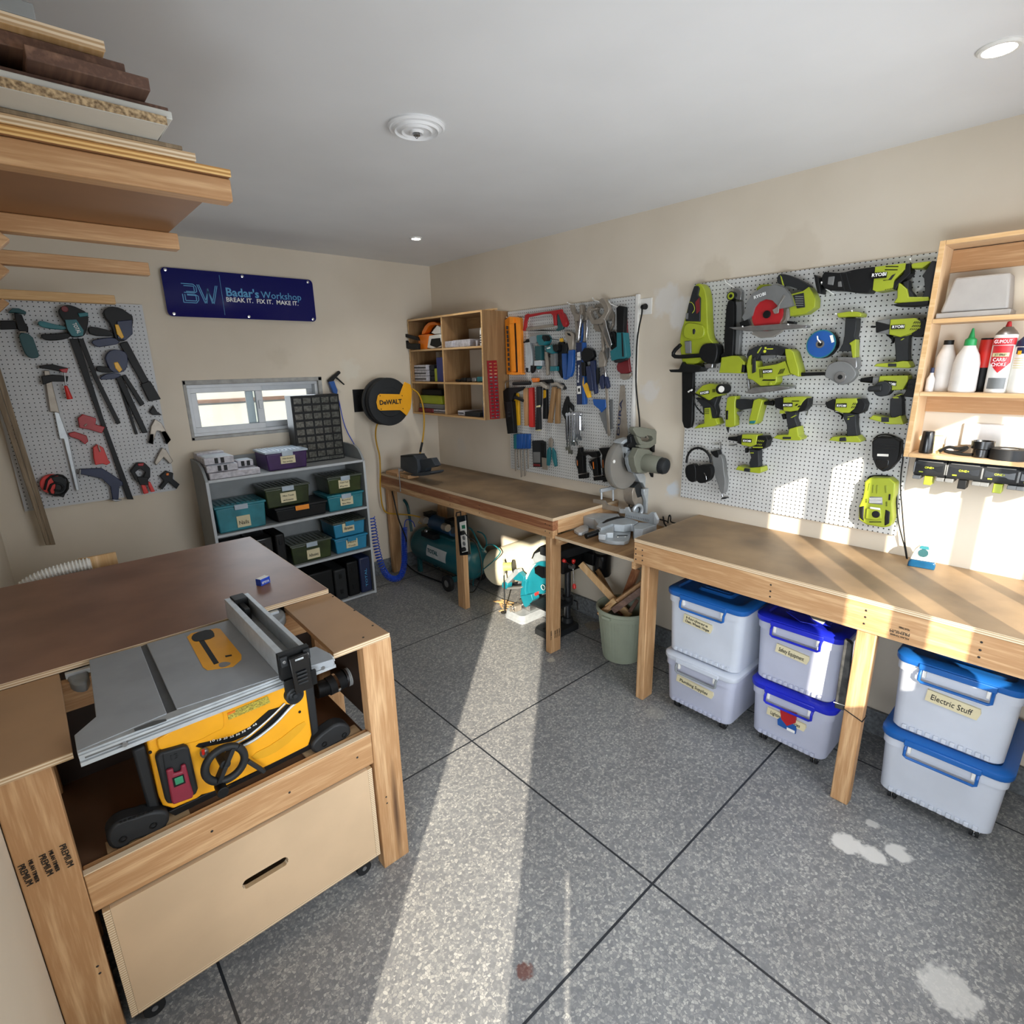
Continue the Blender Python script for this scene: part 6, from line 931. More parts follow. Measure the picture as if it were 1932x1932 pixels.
# ---------------------------------------------------------------- table saw
J, J2 = zm(0, 1000, .41408), zm(120, 1240, .30021)
ts = T('table_saw', 'yellow table saw with a grey cast top set into the large bench', 'table saw')
def tz(mb, Z, st, z, z2, m, rnd=0): return trace(mb, Z(st), 2, z, z2, m, rnd)
TT = ZT+.001
mb = tz(MB(), J, '405,592 640,528 760,835 350,1008 338,935 437,850', TT, TT-.022, 'saw_table'); tz(mb, J, '668,518 1130,385 1330,560 1440,530 1500,560 1520,588 1300,655 805,815', TT, TT-.022, 'saw_table'); tz(mb, J, '632,535 676,515 815,825 757,842', TT-.008, TT-.021, 'saw_table_dark')
mb.build('tabletop', ts, .0015)
mb = tz(MB(), J, '852,487 872,470 985,447 1003,450 1100,568 1100,590 1062,622 945,638 925,625', TT+.0012, TT+.0002, 'yellow_abs'); mb.build('throat_plate', ts)
mb = tz(MB(), J, '889,480 915,478 998,605 975,613', TT+.0016, TT+.0013, 'black'); mb.build('blade_slot', ts); mb = tz(MB(), J, '870,490 885,470 955,450 975,465 978,490 900,508 880,505', TT+.0022, TT+.0013, 'dark_grey', 1); tz(mb, J, '995,608 1020,600 1050,602 1050,612 1020,625 1000,625', TT+.0018, TT+.0013, 'steel', 1); tz(mb, J, '1025,572 1055,567 1057,573 1028,579', TT+.0018, TT+.0013, 'black'); mb.build('riving_cover', ts)
ry = -2.700
def rl3(x, z=TT): return P(*J(x)[0], 1, ry)
xa, xb = P(*J('360,1040')[0], 1, ry).x, P(*J('1525,610')[0], 1, ry).x
MB().box(xa, xb, ry, ry+.030, TT-.034, TT-.002, 'alu').box(xa, xb, ry-.008, ry, TT-.034, TT-.024, 'alu').box(xa, xb, ry-.006, ry, TT-.013, TT-.007, 'alu').box(xa+.01, xb-.01, ry-.0008, ry, TT-.021, TT-.015, 'mid_grey').build('front_rail', ts, .001)
MB().box(-2.86, -2.245, -2.213, -2.196, ZT-.05, ZT-.020, 'alu').build('rear_rail', ts, .001)
for s in ('300,640 330,600 400,600 405,690 350,705 310,690', '1215,360 1270,350 1300,370 1300,395 1270,420 1230,430'): tz(MB(), J, s, TT-.03, TT-.06, 'tool_grey', 1).build('rail_end', ts, .006)
mk = MB(); tz(mk, J, '610,905 700,870 755,860 760,868 700,890 615,918', TT+.0008, TT+.0001, 'saw_table_dark'); a, b = P(xa+.02, 0, 0, 0) if 0 else Vector((xa+.2, ry-.0016, TT-.012)), None
mk.build('scale_window', ts)
bt = MB(); [bt.cyl((x, ry-.012, TT-.018), (x, ry, TT-.018), .006, 'steel') for x in (xa+.085, xb-.04)]; bt.build('rail_bolts', ts)
# fence
fn = MB(); FZT = TT+.072
q = [P(x, y, 2, FZT) for x, y in J('1015,305 1060,290 1270,518 1225,532')]; q2 = [P(x, y, 2, FZT) for x, y in J('1105,290 1135,285 1365,508 1340,515')]
fx0, fx1 = (q[0].x+q[3].x)/2, (q2[1].x+q2[2].x)/2; fy0, fy1 = -2.705, -2.195
fn.box(fx0, fx0+.018, fy0, fy1, TT+.001, FZT, 'alu').box(fx1-.014, fx1, fy0, fy1, TT+.001, FZT, 'alu').box(fx0+.018, fx1-.014, fy0, fy1, TT+.001, TT+.02, 'alu').build('fence_rail', ts, .001)
f2 = MB().box(fx0+.019, fx1-.015, fy1-.05, fy1+.004, TT+.021, FZT+.004, 'black').box(fx0+.03, fx1-.03, fy1-.12, fy1-.05, TT+.021, FZT-.01, 'dark_grey'); f2.build('fence_rear_clamp', ts, .002)
f3 = MB().box(fx0-.004, fx1+.004, fy0-.020, fy0-.001, TT-.002, FZT+.004, 'black').box(fx0-.002, fx0+.016, fy0-.03, fy0-.02, FZT-.03, FZT, 'dark_grey').box(fx1-.016, fx1+.002, fy0-.03, fy0-.02, FZT-.03, FZT, 'dark_grey'); f3.box(fx0+.0, fx1+.012, ry-.035, fy0-.0201, TT-.045, TT-.0005, 'black'); [f3.cyl((x, fy0-.032, FZT-.015), (x, fy0-.03, FZT-.015), .005, 'steel') for x in (fx0+.007, fx1-.007)]; f3.build('fence_clamp', ts, .003)
lv = MB(); xm = (fx0+fx1)/2+.004
lv.prism([(xm-.026, ry-.036, FZT-.005), (xm+.026, ry-.036, FZT-.005), (xm+.024, ry-.050, TT-.035), (xm-.024, ry-.050, TT-.035)], (0, -.012, 0), 'black_gloss'); lv.box(xm-.012, xm+.012, ry-.052, ry-.049, FZT-.016, FZT-.010, 'alu'); [lv.box(xm-.014, xm+.014, ry-.062, ry-.058, TT-.012+i*.011, TT-.007+i*.011, 'dark_grey') for i in range(4)]; lv.build('clamp_lever', ts, .003)
# body
def ty(mb, st, y, y2, m, rnd=0): return trace(mb, J2(st), 1, y, y2, m, rnd)
yF2 = -2.59
ty(MB(), '522,530 600,490 760,420 1000,320 1380,180 1480,150 1520,170 1562,490 1540,560 1020,830 870,868 840,890 690,955 625,935 600,880', yF2, -2.25, 'yellow_abs').build('body', ts, .006, 3)
ty(MB(), '585,500 990,340 1010,360 1012,450 960,470 850,530 760,550 620,590 590,570', yF2-.006, yF2+.001, 'yellow_abs', 1).build('raised_panel', ts, .004)
sc_m = MB(); ty(sc_m, '832,562 850,545 1050,500 1170,440 1250,370 1290,335 1370,312 1320,370 1250,430 1180,480 1060,530 860,570', yF2-.003, yF2+.001, 'black'); [text(s_, P(*J2(a)[0], 1, yF2-.0032), P(*J2(b)[0], 1, yF2-.0032), NY, 'white_ink', join=sc_m, h=.006) for s_, a, b in (('10', '922,535', '950,525'), ('15', '965,527', '990,518'), ('20', '1005,517', '1030,508'), ('25', '1045,507', '1070,498'), ('30', '1083,494', '1108,484'), ('35', '1120,476', '1145,464'), ('40', '1155,457', '1178,443'), ('45', '1190,436', '1215,420'))]; sc_m.build('bevel_scale', ts)
ar = MB(); ar.tube([P(x, y, 1, yF2-.008) for x, y in J2('1130,555 1200,520 1280,460 1350,400 1420,320 1455,290')], .0045, 'alu', smooth=2); ar.tube([P(x, y, 1, yF2-.006) for x, y in J2('1080,540 1150,505 1230,440 1310,370 1390,290')], .003, 'alu', smooth=2); ar.build('bevel_arc', ts)
ty(MB(), '1100,545 1170,505 1250,440 1330,365 1400,295 1440,300 1370,380 1290,450 1200,515 1120,560', yF2-.0012, yF2+.001, 'black').build('arc_slot', ts)
wl = ty(MB(), '1030,352 1282,245 1300,285 1038,395', yF2-.002, yF2+.001, 'warn' if 'warn' in MT or mat('warn', 'a89a3a', .6, var=.5, sc_=300) else ''); ty(wl, '1030,352 1078,332 1080,345 1032,365', yF2-.0025, yF2-.002, 'orange'); wl.build('warning_label', ts)
ty(MB(), '1170,620 1330,540 1510,395 1530,430 1370,580 1220,650', yF2-.002, yF2+.001, 'cable_shadow' if 'cable_shadow' in MT or mat('cable_shadow', 'd69c18', .5, var=.03) else '', 1).build('moulded_rib', ts)  # darker yellow band paints a cable's shadow onto the saw body
sw = ty(MB(), '578,640 600,605 760,560 790,570 848,830 835,865 690,925 655,925 640,900', yF2-.022, yF2, 'dark_grey'); sw.build('switch_box', ts, .006)
pd = ty(MB(), '645,715 690,700 695,735 740,720 738,685 768,675 800,800 818,855 815,885 690,930 680,910', yF2-.034, yF2-.0225, 'dark_red_p' if 'dark_red_p' in MT or mat('dark_red_p', '7d1f33', .45, var=.06) else ''); pd.build('stop_paddle', ts, .004)
ty(MB(), '682,762 755,735 768,790 695,820', yF2-.0352, yF2-.034, 'black').build('button_well', ts); ty(MB(), '695,765 748,745 757,785 705,806', yF2-.038, yF2-.0353, 'green_btn' if 'green_btn' in MT or mat('green_btn', '2c7d5a', .4) else '').build('start_button', ts, .001)
wc = P(*J2('1015,670')[0], 1, yF2-.05); wr = (P(*J2('1015,560')[0], 1, yF2-.05)-wc).length
hw = MB().torus(wc, (0, 1, 0), wr*.94, .011, 'dark_grey', 36, 10); hw.cyl(wc+Vector((0, -.006, 0)), wc+Vector((0, .05, 0)), .014, 'dark_grey')
for a in (60, 240): hw.beam(wc, wc+Vector((math.cos(math.radians(a)), 0, math.sin(math.radians(a))))*wr*.92, .012, .030, 'dark_grey', up=(0, 1, 0))
hw.build('handwheel', ts, .002)
kp = P(*J2('985,815')[0], 1, yF2-.055); MB().cyl((kp.x, yF2-.045, kp.z), (kp.x, yF2-.085, kp.z), .014, 'black', .0155, 24).build('wheel_knob', ts, .002)
MB().beam(P(*J2('1155,650')[0], 1, yF2-.03), P(*J2('1262,718')[0], 1, yF2-.03), .016, .012, 'dark_grey').build('bevel_lever', ts, .003)
a_ = P(*J2('885,600')[0], 1, yF2-.012); MB().ball(a_, (.012, .012, .016), 'steel').cyl(a_+Vector((-.004, -.01, .004)), a_+Vector((-.004, -.014, .018)), .004, 'bright_red').build('depth_pointer', ts)
kn = P(*J2('1450,238')[0], 1, ry-.03); mb = MB().lathe((kn.x, ry-.014, kn.z), (0, -1, 0), [(-.02, .012), (0, .022), (.003, .025), (.022, .025), (.025, .020), (.018, .014), (.020, .008), (.026, .006)], 'dark_grey', 32); mb.build('adjust_knob', ts)
fl = MB(); ty(fl, '430,590 515,555 610,960 540,990', yF2+.01, yF2+.045, 'dark_grey'); fl.build('frame_leg', ts, .006); fl = MB(); ty(fl, '1510,170 1572,155 1612,510 1565,520', yF2+.01, yF2+.045, 'dark_grey'); fl.build('frame_leg', ts, .006)
fb = MB(); ty(fb, '655,975 1560,540 1562,575 700,1000', yF2+.0, yF2+.02, 'black'); fb.build('frame_bar', ts, .003)
for s in ('268,1120 310,1060 380,1020 470,1000 500,985 600,965 668,975 665,1050 600,1100 520,1130 430,1160 390,1200 320,1216 280,1190', '1560,550 1600,505 1640,470 1720,415 1790,420 1812,460 1800,500 1700,555 1650,580 1600,610 1562,595'): ty(MB(), s, yF2-.015, yF2+.035, 'dark_grey', 1).build('foot', ts, .008)
for x0, x1 in ((-2.86, -2.67), (-2.34, -2.15)): MB().box(x0, x1, -2.635, -2.55, .5602, .566, 'ply_edge').build('mounting_pad', ts)
# dust hose
dh = T('dust_hose', 'black ribbed dust coupling and clear hose leaving the right side of the table saw', 'hose'); q = [P(x, y, 1, -2.42) for x, y in J2('1585,210 1640,190 1660,185 1700,165 1760,135 1800,120 1870,85')]
MB().cyl(q[0], q[2], .030, 'black').build('port', dh, .003); MB().cyl(q[2], q[3], .034, 'rubber').cyl(q[3], q[3].lerp(q[4], .25), .035, 'chrome').cyl(q[3].lerp(q[4], .25), q[4], .033, 'rubber').build('rubber_sleeve', dh); MB().cyl(q[4], q[4].lerp(q[5], .3), .036, 'chrome').build('hose_clamp', dh)
hp = MB(); a, b = q[4].lerp(q[5], .3), q[6]+Vector((.02, 0, 0)); L = 14; d_ = (b-a).normalized(); hp.lathe(a, d_, [x for k in range(L) for x in ((k*(b-a).length/L, .029), ((k+.3)*(b-a).length/L, .034), ((k+.6)*(b-a).length/L, .029))], 'hose_clear' if 'hose_clear' in MT or clear('hose_clear', 'd8d8d6', .6, .2) else '', 24, False); hp.build('hose', dh)
pc_ = P(497, 1102, 2, ZT); bx = T('blade_box', 'tiny blue and white cardboard box lying on the brown bench top', 'box'); u = Vector((.9, .42, 0)).normalized(); v = Vector((-u.y, u.x, 0)); cc = Vector((pc_.x, pc_.y, ZT+.0145))
MB().obox(cc, u*.023, v*.014, (0, 0, .0135), 'carton_blue' if 'carton_blue' in MT or mat('carton_blue', '2347b4', .4, var=.25, sc_=80) else '').build('carton', bx, .001); MB().obox(cc+Vector((0, 0, .0142)), u*.021, v*.012, (0, 0, .0006), 'label_white').build('label', bx); tx = MB(); dn = -v; text('EPSOL', cc+dn*.0142-u*.018-Vector((0, 0, .006)), cc+dn*.0142+u*.018-Vector((0, 0, .006)), dn, 'white_ink', join=tx); tx.build('lettering', bx)
# flexible duct and board behind the bench
fd = T('flexible_duct', 'white ribbed flexible duct curving behind the brown bench top', 'duct'); path = [Vector((-2.985, -1.10, .02)), Vector((-2.985, -1.10, .7)), Vector((-2.965, -1.105, .86)), Vector((-2.90, -1.11, .905)), Vector((-2.80, -1.12, .925)), Vector((-2.70, -1.13, .93))]
for _ in range(3):
    n_ = [path[0]]; [n_.extend((a*.75+b*.25, a*.25+b*.75)) for a, b in zip(path, path[1:])]; path = n_+[path[-1]]
dd = MB(); dd.tube(path, .026, 'white_plastic', 12); acc = 0
for a, b in zip(path, path[1:]):
    L = (b-a).length; t0 = -acc % .013
    while t0 < L: dd.torus(a.lerp(b, t0/L), b-a, .028, .0035, 'white_plastic', 16, 5); t0 += .013
    acc += L
dd.build('duct', fd)
t = MB().box(-2.74, -2.60, -1.10, -1.085, 0, .952, 'pale_pine_z').build('leaning_board'); tag(t, 'pale board edge standing just behind the brown bench top', 'board')
# ---------------------------------------------------------------- timber rack and stack, upper left
rk = T('timber_rack', 'pine bracket arms of the timber rack reaching out from the left wall', 'rack'); AZ = 2.159
for i, y in enumerate((-2.765, -2.165, -1.60, -.47)):
    xe = (-2.388, -2.368, -2.352, -2.325)[i]; MB().box(LX+.05, xe, y-.022, y+.022, AZ-.044, AZ, 'pine_x' if i < 3 else 'pale_pine_x').build('arm', rk, .003)
    MB().box(LX+.001, LX+.0495, y-.022, y+.022, .0 if 0 else AZ-.30, H-.01, 'pine_z').build('post', rk, .003)
    if i: MB().beam((LX+.051, y, AZ-.26), (LX+.26, y, AZ-.052), .03, .045, 'pine_x', up=(0, 1, 0)).build('brace', rk, .002)
def sheet(nm, lb, xe, y0, z0, z1, m, x0=LX+.052, em=None, y1=-1.93, cat='timber', grp='timber stacked on the rack'):
    t = T(nm, lb, cat, grp); MB().box(x0, xe, y0, y1, z0, z1, m).build('board', t, .0015)
    if em: MB().box(x0, xe+.0008, y0-.0012, y0, z0+.0005, z1-.0005, em).build('end_face', t)
    return t
z = AZ+.0006
def lay(nm, lb, pr, pt, y0, th, m, em=None, **k):
    global z
    xe = P(*zm(0, 0, .28986)(pr)[0], 1, y0).x; sheet(nm, lb, xe, y0, z, z+th, m, em=em, **k); z += th+.0005
lay('plywood_sheet', 'thick plywood sheet with golden layered edge lying directly on the rack arms', '1497,1120', 0, -2.795, .015, 'ply_under' if 'ply_under' in MT or mat('ply_under', '8f6642', .6, var=.08, sc_=4) else '', 'ply_edge_gold', y1=-1.92)
lay('timber_board', 'pale layered strip, second from the bottom of the timber stack', '1268,1010', 0, -2.80, .015, 'pale_pine_y', 'ply_edge'); lay('timber_board', 'thin greenish-tan strip above the pale layered one in the stack', '1182,930', 0, -2.80, .008, 'walnut_light')
lay('chipboard_panel', 'white-faced chipboard panel overhanging the middle of the timber stack', '1085,800', 0, -2.885, .015, 'melamine', 'chipboard'); lay('chipboard_panel', 'pale grey-green panel edge above the chipboard in the stack', '1115,720', 0, -2.875, .013, 'melamine')
lay('walnut_board', 'dark walnut board directly above the pale grey-green panel', '1088,665', 0, -2.855, .012, 'walnut_y'); 
lay('walnut_board', 'dark walnut board with its left end showing, overhanging nearest the camera', '968,515', 0, -2.905, .020, 'walnut_y', x0=P(*zm(0, 0, .28986)('150,280')[0], 1, -2.905).x)
lay('walnut_board', 'uppermost dark walnut board of the timber stack', '803,380', 0, -2.88, .021, 'walnut_y'); lay('timber_board', 'pale striped board on top of the walnut boards', '665,235', 0, -2.90, .016, 'pale_pine_y', 'ply_edge'); lay('chipboard_panel', 'short grey board at the very top left of the timber stack', '220,50', 0, -2.90, .022, 'grey_board')
# ---------------------------------------------------------------- storage bins under the sunlit workbench
def rrect(x0, x1, y0, y1, r, n=5):
    o = []
    for cx, cy, a0 in ((x1-r, y1-r, 0), (x0+r, y1-r, 90), (x0+r, y0+r, 180), (x1-r, y0+r, 270)): o += [(cx+r*math.cos(math.radians(a0+90*i/n)), cy+r*math.sin(math.radians(a0+90*i/n))) for i in range(n+1)]
    return o
def loft(mb, secs, m):   # secs: (x0,x1,y0,y1,r,z)
    mb.rings([[Vector((a, b, s[5])) for a, b in rrect(*s[:5])] for s in secs], m); return mb
def bin_(lb, xf, y0, y1, z0, h, body, lid, depth=.47, words=(), wheels=True, hc=None, tapebox=None):
    t = T('storage_bin', lb, 'storage bin', 'lidded storage bins under the workbench'); w_ = y1-y0; i = .022; zb = z0+(.045 if wheels else .0008); zl = z0+h-.034
    xb_ = xf+depth; b_ = MB(); loft(b_, [(xf+i+.02, xb_-i-.02, y0+i+.012, y1-i-.012, .03, zb), (xf+i+.006, xb_-i-.006, y0+i+.002, y1-i-.002, .04, zb+.012), (xf+i*.7, xb_-i*.7, y0+i*.7, y1-i*.7, .04, zl-.05), (xf+i*.45, xb_-i*.45, y0+i*.45, y1-i*.45, .04, zl-.048), (xf+i*.4, xb_-i*.4, y0+i*.4, y1-i*.4, .04, zl)], body); b_.build('tub', t, ang=30)
    L_ = MB(); loft(L_, [(xf+.004, xb_-.004, y0+.004, y1-.004, .045, zl-.012), (xf, xb_, y0, y1, .05, zl-.004), (xf, xb_, y0, y1, .05, zl+.012), (xf+.012, xb_-.012, y0+.012, y1-.012, .045, zl+.022), (xf+.04, xb_-.04, y0+.04, y1-.04, .03, zl+.022), (xf+.045, xb_-.045, y0+.045, y1-.045, .03, zl+.012)], lid); L_.build('lid', t, ang=50)
    if not wheels or 1:
        rb = MB(); cx, cy = (xf+xb_)/2, (y0+y1)/2
        loft(rb, [(cx-.13, cx+.13, cy-.09, cy+.09, .02, zl+.0121), (cx-.12, cx+.12, cy-.08, cy+.08, .02, zl+.0235)], lid)
        for k in range(5): rb.box(cx-.10+k*.045, cx-.085+k*.045, cy-.06, cy+.06, zl+.0236, zl+.0255, 'black' if False else lid)
        rb.build('lid_panel', t, ang=30)
    ym = (y0+y1)/2; hl = w_*.27; hy0, hy1 = ym-hl, ym+hl; hz = zl-.062; xo = xf-.010; hm = hc or lid
    hd = MB(); hd.tube([(xf+.006, hy1, zl-.014), (xo, hy1, zl-.03), (xo, hy1, hz+.006), (xo, hy1-.008, hz), (xo, hy0+.008, hz), (xo, hy0, hz+.006), (xo, hy0, zl-.03), (xf+.006, hy0, zl-.014)], .0055, hm, 8); hd.build('latch_handle', t)
    MB().box(xf-.006, xf+.004, hy0-.008, hy1+.008, zl-.016, zl+.008, lid).build('hinge_bar', t, .003)
    for yy in (hy0+.012, hy1-.012): MB().box(xf-.004, xf+.010, yy-.006, yy+.006, zl-.045, zl-.0165, 'white_plastic').build('clip', t, .002)
    if tapebox:
        yc, zc, tw, th, sl = tapebox; xt = xf+i*.55-.0035; u_ = Vector((0, -1, -sl)).normalized(); v_ = Vector((0, -sl, 1)).normalized(); c_ = Vector((xt, yc, zc))
        # the tub wall leans: set the tape proud of it
        tp = MB(); tp.prism([c_-u_*tw/2-v_*th/2, c_+u_*(tw/2-.006)-v_*th/2, c_+u_*tw/2+v_*th*.1, c_+u_*(tw/2-.004)+v_*th/2, c_-u_*tw/2+v_*th*.5], (.0105, 0, 0), 'tape')
        n = len(words)
        for k, s_ in enumerate(words): o_ = c_+v_*(th*(.5-(k+.78)/n))*.85; text(s_, o_-u_*tw*(.40 if k == 0 else .42), o_+u_*tw*(.36 if k == 0 or n == 1 else .42), (-1, 0, 0), 'ink', join=tp, h=th*(.5 if n == 1 else .3))
        tp.build('tape_label', t)
    if wheels:
        for xx in (xf+.075, xb_-.075):
            for yy in (y0+.07, y1-.07): castor(t, xx, yy, z0+.0003, zb, .022)
    return t
B1, B2, B3 = .345, .345, .355
bin_('white bin with frosted body and grey handle, lower of the left stack, on castors', -.575, -3.17, -2.778, 0, B1, 'bin_frost', 'bin_white', words=('Plumbing Supplies',), hc='tool_grey', tapebox=(-2.965, .198, .20, .035, .07))
bin_('white bin with a blue lid on top of the left stack', -.575, -3.185, -2.772, B1-.012, .362, 'bin_white', 'lid_blue', words=('Hardware', 'Chain, Wheels, Hinges'), wheels=False, tapebox=(-2.955, B1+.195, .15, .045, .08))
bin_('frosted bin with a scratched royal blue lid, lower of the middle stack, on castors', -.505, -3.57, -3.20, 0, B2, 'bin_frost', 'lid_ultra', words=('Lighting Accessories',), tapebox=(-3.38, .195, .17, .036, .05))
bin_('frosted bin with a royal blue lid on top of the middle stack', -.505, -3.565, -3.192, B2-.012, .345, 'bin_frost', 'lid_ultra', words=('Safety Equipment',), wheels=False, tapebox=(-3.37, B2+.175, .14, .04, .08))
bin_('white bin with a blue lid and no label, lower of the right stack, on castors', -.485, -4.13, -3.725, 0, B3, 'bin_white', 'lid_blue')
bin_('white bin with a blue lid and Electric Stuff tape on top of the right stack', -.485, -4.115, -3.728, B3-.012, .345, 'bin_white', 'lid_blue', words=('Electric Stuff',), wheels=False, tapebox=(-3.925, B3+.18, .16, .046, .06))
bb_ = zm(1200, 1040, .23810); lb_ = MB(); trace(lb_, bb_('1120,1330 1160,1310 1270,1390 1262,1450 1122,1375'), 0, -.4985, -.49, 'blue'); trace(lb_, bb_('1140,1250 1270,1290 1265,1360 1195,1385 1150,1330'), 0, -.4988, -.49, 'red'); trace(lb_, bb_('1195,1395 1258,1425 1256,1445 1193,1415'), 0, -.499, -.498, 'label_white'); tag(lb_.build('product_sticker'), 'small blue and red sticker under the tape of the lower middle bin', 'sticker')
t = T('folded_bag', 'crumpled blue and white plastic on the royal blue lid, under the bench rail', 'bag'); mb = MB(); [mb.prism([P(x, y, 2, .672+.004*k) for x, y in bb_(s)], (0, 0, .003), m_) for k, (s, m_) in enumerate((('1340,490 1450,480 1530,560 1540,600 1440,570 1380,530', 'lid_ultra'), ('1370,500 1440,520 1500,560 1480,580 1400,540', 'label_white'), ('1190,480 1290,500 1380,530 1440,590 1300,560', 'lid_ultra')))]; mb.build('sheet', t)
t = T('plastic_strip', 'dusty black plastic strip wired upright beside the middle leg', 'strip'); mb = MB(); trace(mb, bb_('1650,700 1690,720 1710,740 1660,1270 1570,1240 1575,1190'), 0, -.56, -.535, 'black_dust' if 'black_dust' in MT or mat('black_dust', '262728', .6, var=0, sc_=30, dirt='4a4a48') else ''); mb.build('strip', t, .003); mb = MB(); a, b = P(*bb_('1565,1195')[0], 0, -.562), P(*bb_('1660,1225')[0], 0, -.562); mb.tube([a, b], .0015, 'white_plastic'); mb.build('tie', t)
cx_, cy_ = -.576, -3.6525; t = MB().tube([(cx_-.026, cy_-.035, .40), (cx_-.026, cy_+.035, .425), (cx_+.026, cy_+.035, .43), (cx_+.026, cy_-.035, .40), (cx_-.026, cy_-.035, .40)], .002, 'black').build('tie_wire'); tag(t, 'thin black wire tied round the middle leg of the right workbench', 'wire')
# ---------------------------------------------------------------- under the corner workbench
SZ = zm(680, 840, .22774)
cp = T('air_compressor', 'teal air compressor with a horizontal tank and wheels under the corner workbench', 'compressor')
tx_, tz_, tr_ = -.325, .245, .150; ya, yb2 = -.10, -.95
MB().lathe((tx_, ya, tz_), (0, -1, 0), [(0, .02), (.006, .07), (.025, .115), (.055, .142), (.09, tr_), (.76, tr_), (.795, .142), (.825, .115), (.843, .07), (.85, .02)], 'teal_tank' if 'teal_tank' in MT or mat('teal_tank', '17565e', .3, var=.06) else '', 36).build('tank', cp, ang=30)
def tk(px, py, x=-.42): return P(*SZ('%d,%d' % (px, py))[0], 0, x)
lb = MB(); rr_ = tr_+.0012
def tpt(y, a): return Vector((tx_-rr_*math.cos(a), y, tz_+rr_*math.sin(a)))
q0, q1 = tk(540, 800, tx_-tr_).y, tk(700, 860, tx_-tr_).y
lab = [[tpt(y, math.radians(a)) for a in (28, 22, 16, 10, 4, -2, -8)] for y in (q0, q1)]
lb.add(lab[0]+lab[1], [(i, i+1, 8+i, 7+i) for i in range(6)], 'label_grey' if 'label_grey' in MT or mat('label_grey', 'b9bdbd', .45) else ''); 
text('TOTAL', tpt(q0-.02, math.radians(6))+Vector((-.002, 0, 0)), tpt(q0+(q1-q0)*.62, math.radians(6))+Vector((-.002, 0, 0)), (-1, 0, .1), 'teal_dark', join=lb, bold=.02); lb.build('label_plate', cp)
for y in (-.60,):
    for x, nm in ((tx_-.165, 'wheel'), (tx_+.165, 'wheel')):
        MB().lathe((x-.016, y-.14, .068), (1, 0, 0), [(0, .03), (0, .066), (.004, .068), (.028, .068), (.032, .066), (.032, .03)], 'rubber', 32).lathe((x-.019, y-.14, .068), (1, 0, 0), [(0, .012), (.003, .03), (.035, .03), (.038, .012)], 'mid_grey', 24).build(nm, cp)
MB().box(tx_-.15, tx_+.15, -.75, -.73, .06, .11, 'teal_dark').build('axle_bracket', cp, .003); MB().box(tx_-.10, tx_-.07, -.22, -.18, .0, .13, 'teal_dark').box(tx_+.07, tx_+.10, -.22, -.18, .0, .13, 'teal_dark').build('front_feet', cp, .003)
MB().box(tx_-.07, tx_+.07, -.70, -.28, tz_+tr_-.01, tz_+tr_+.012, 'teal_dark').build('saddle', cp, .003)
pm = MB().cyl((tx_, -.33, .47), (tx_, -.64, .47), .065, 'motor_blue' if 'motor_blue' in MT or mat('motor_blue', '1f3f5c', .4, var=.1) else '', n=28); pm.build('motor', cp, .003)
for y in (-.30, -.62):
    MB().cyl((tx_-.01, y, .44), (tx_-.01, y, .545), .038, 'dark_grey').build('cylinder_head', cp, .003); f_ = MB(); [f_.box(tx_-.055, tx_+.035, y-.045, y+.045, .50+k*.012, .505+k*.012, 'black') for k in range(5)]; f_.build('cooling_fins', cp)
MB().cyl((tx_-.08, -.28, .50), (tx_-.08, -.34, .50), .032, 'dull_steel').build('air_filter', cp, .002); MB().cyl((tx_-.08, -.60, .50), (tx_-.08, -.66, .50), .032, 'dull_steel').build('air_filter', cp, .002)
MB().box(tx_-.14, tx_-.07, -.52, -.34, .375, .42, 'black').cyl((tx_-.12, -.40, .42), (tx_-.12, -.40, .44), .018, 'chrome').build('pressure_switch', cp, .004)
MB().tube([(tx_-.10, -.12, .36), (tx_-.10, -.10, .52), (tx_-.10, -.08, .60), (tx_-.10, -.03, .63)], .012, 'teal_dark', smooth=2).build('push_handle', cp)
fit = MB(); [fit.tube([(tx_+.02, -.17-.02*k, .41), (tx_-.02, -.15-.03*k, .46+.01*k), (tx_-.06, -.18-.02*k, .44)], .004, 'hose_yellow') for k in range(3)]; fit.build('copper_pipes', cp)
hs = MB(); hs.tube([P(*q, 0, -.34) for q in SZ('880,680 920,690 960,770 1010,870')]+[P(*q, 0, -.2) for q in SZ('1040,840 1050,800 1020,730 970,715')], .006, 'teal', smooth=2); hs.build('air_line', cp)
t = T('air_hose', 'thin teal air line looping over the floor right of the compressor', 'hose'); MB().tube([P(*q, 0, -.36) for q in SZ('1020,880 1040,830 1090,818 1140,850 1175,900')]+[Vector((-.33, -.86, .10)), Vector((-.31, -.84, .012)), Vector((-.25, -.76, .010))], .0045, 'teal', smooth=2).build('hose', t)
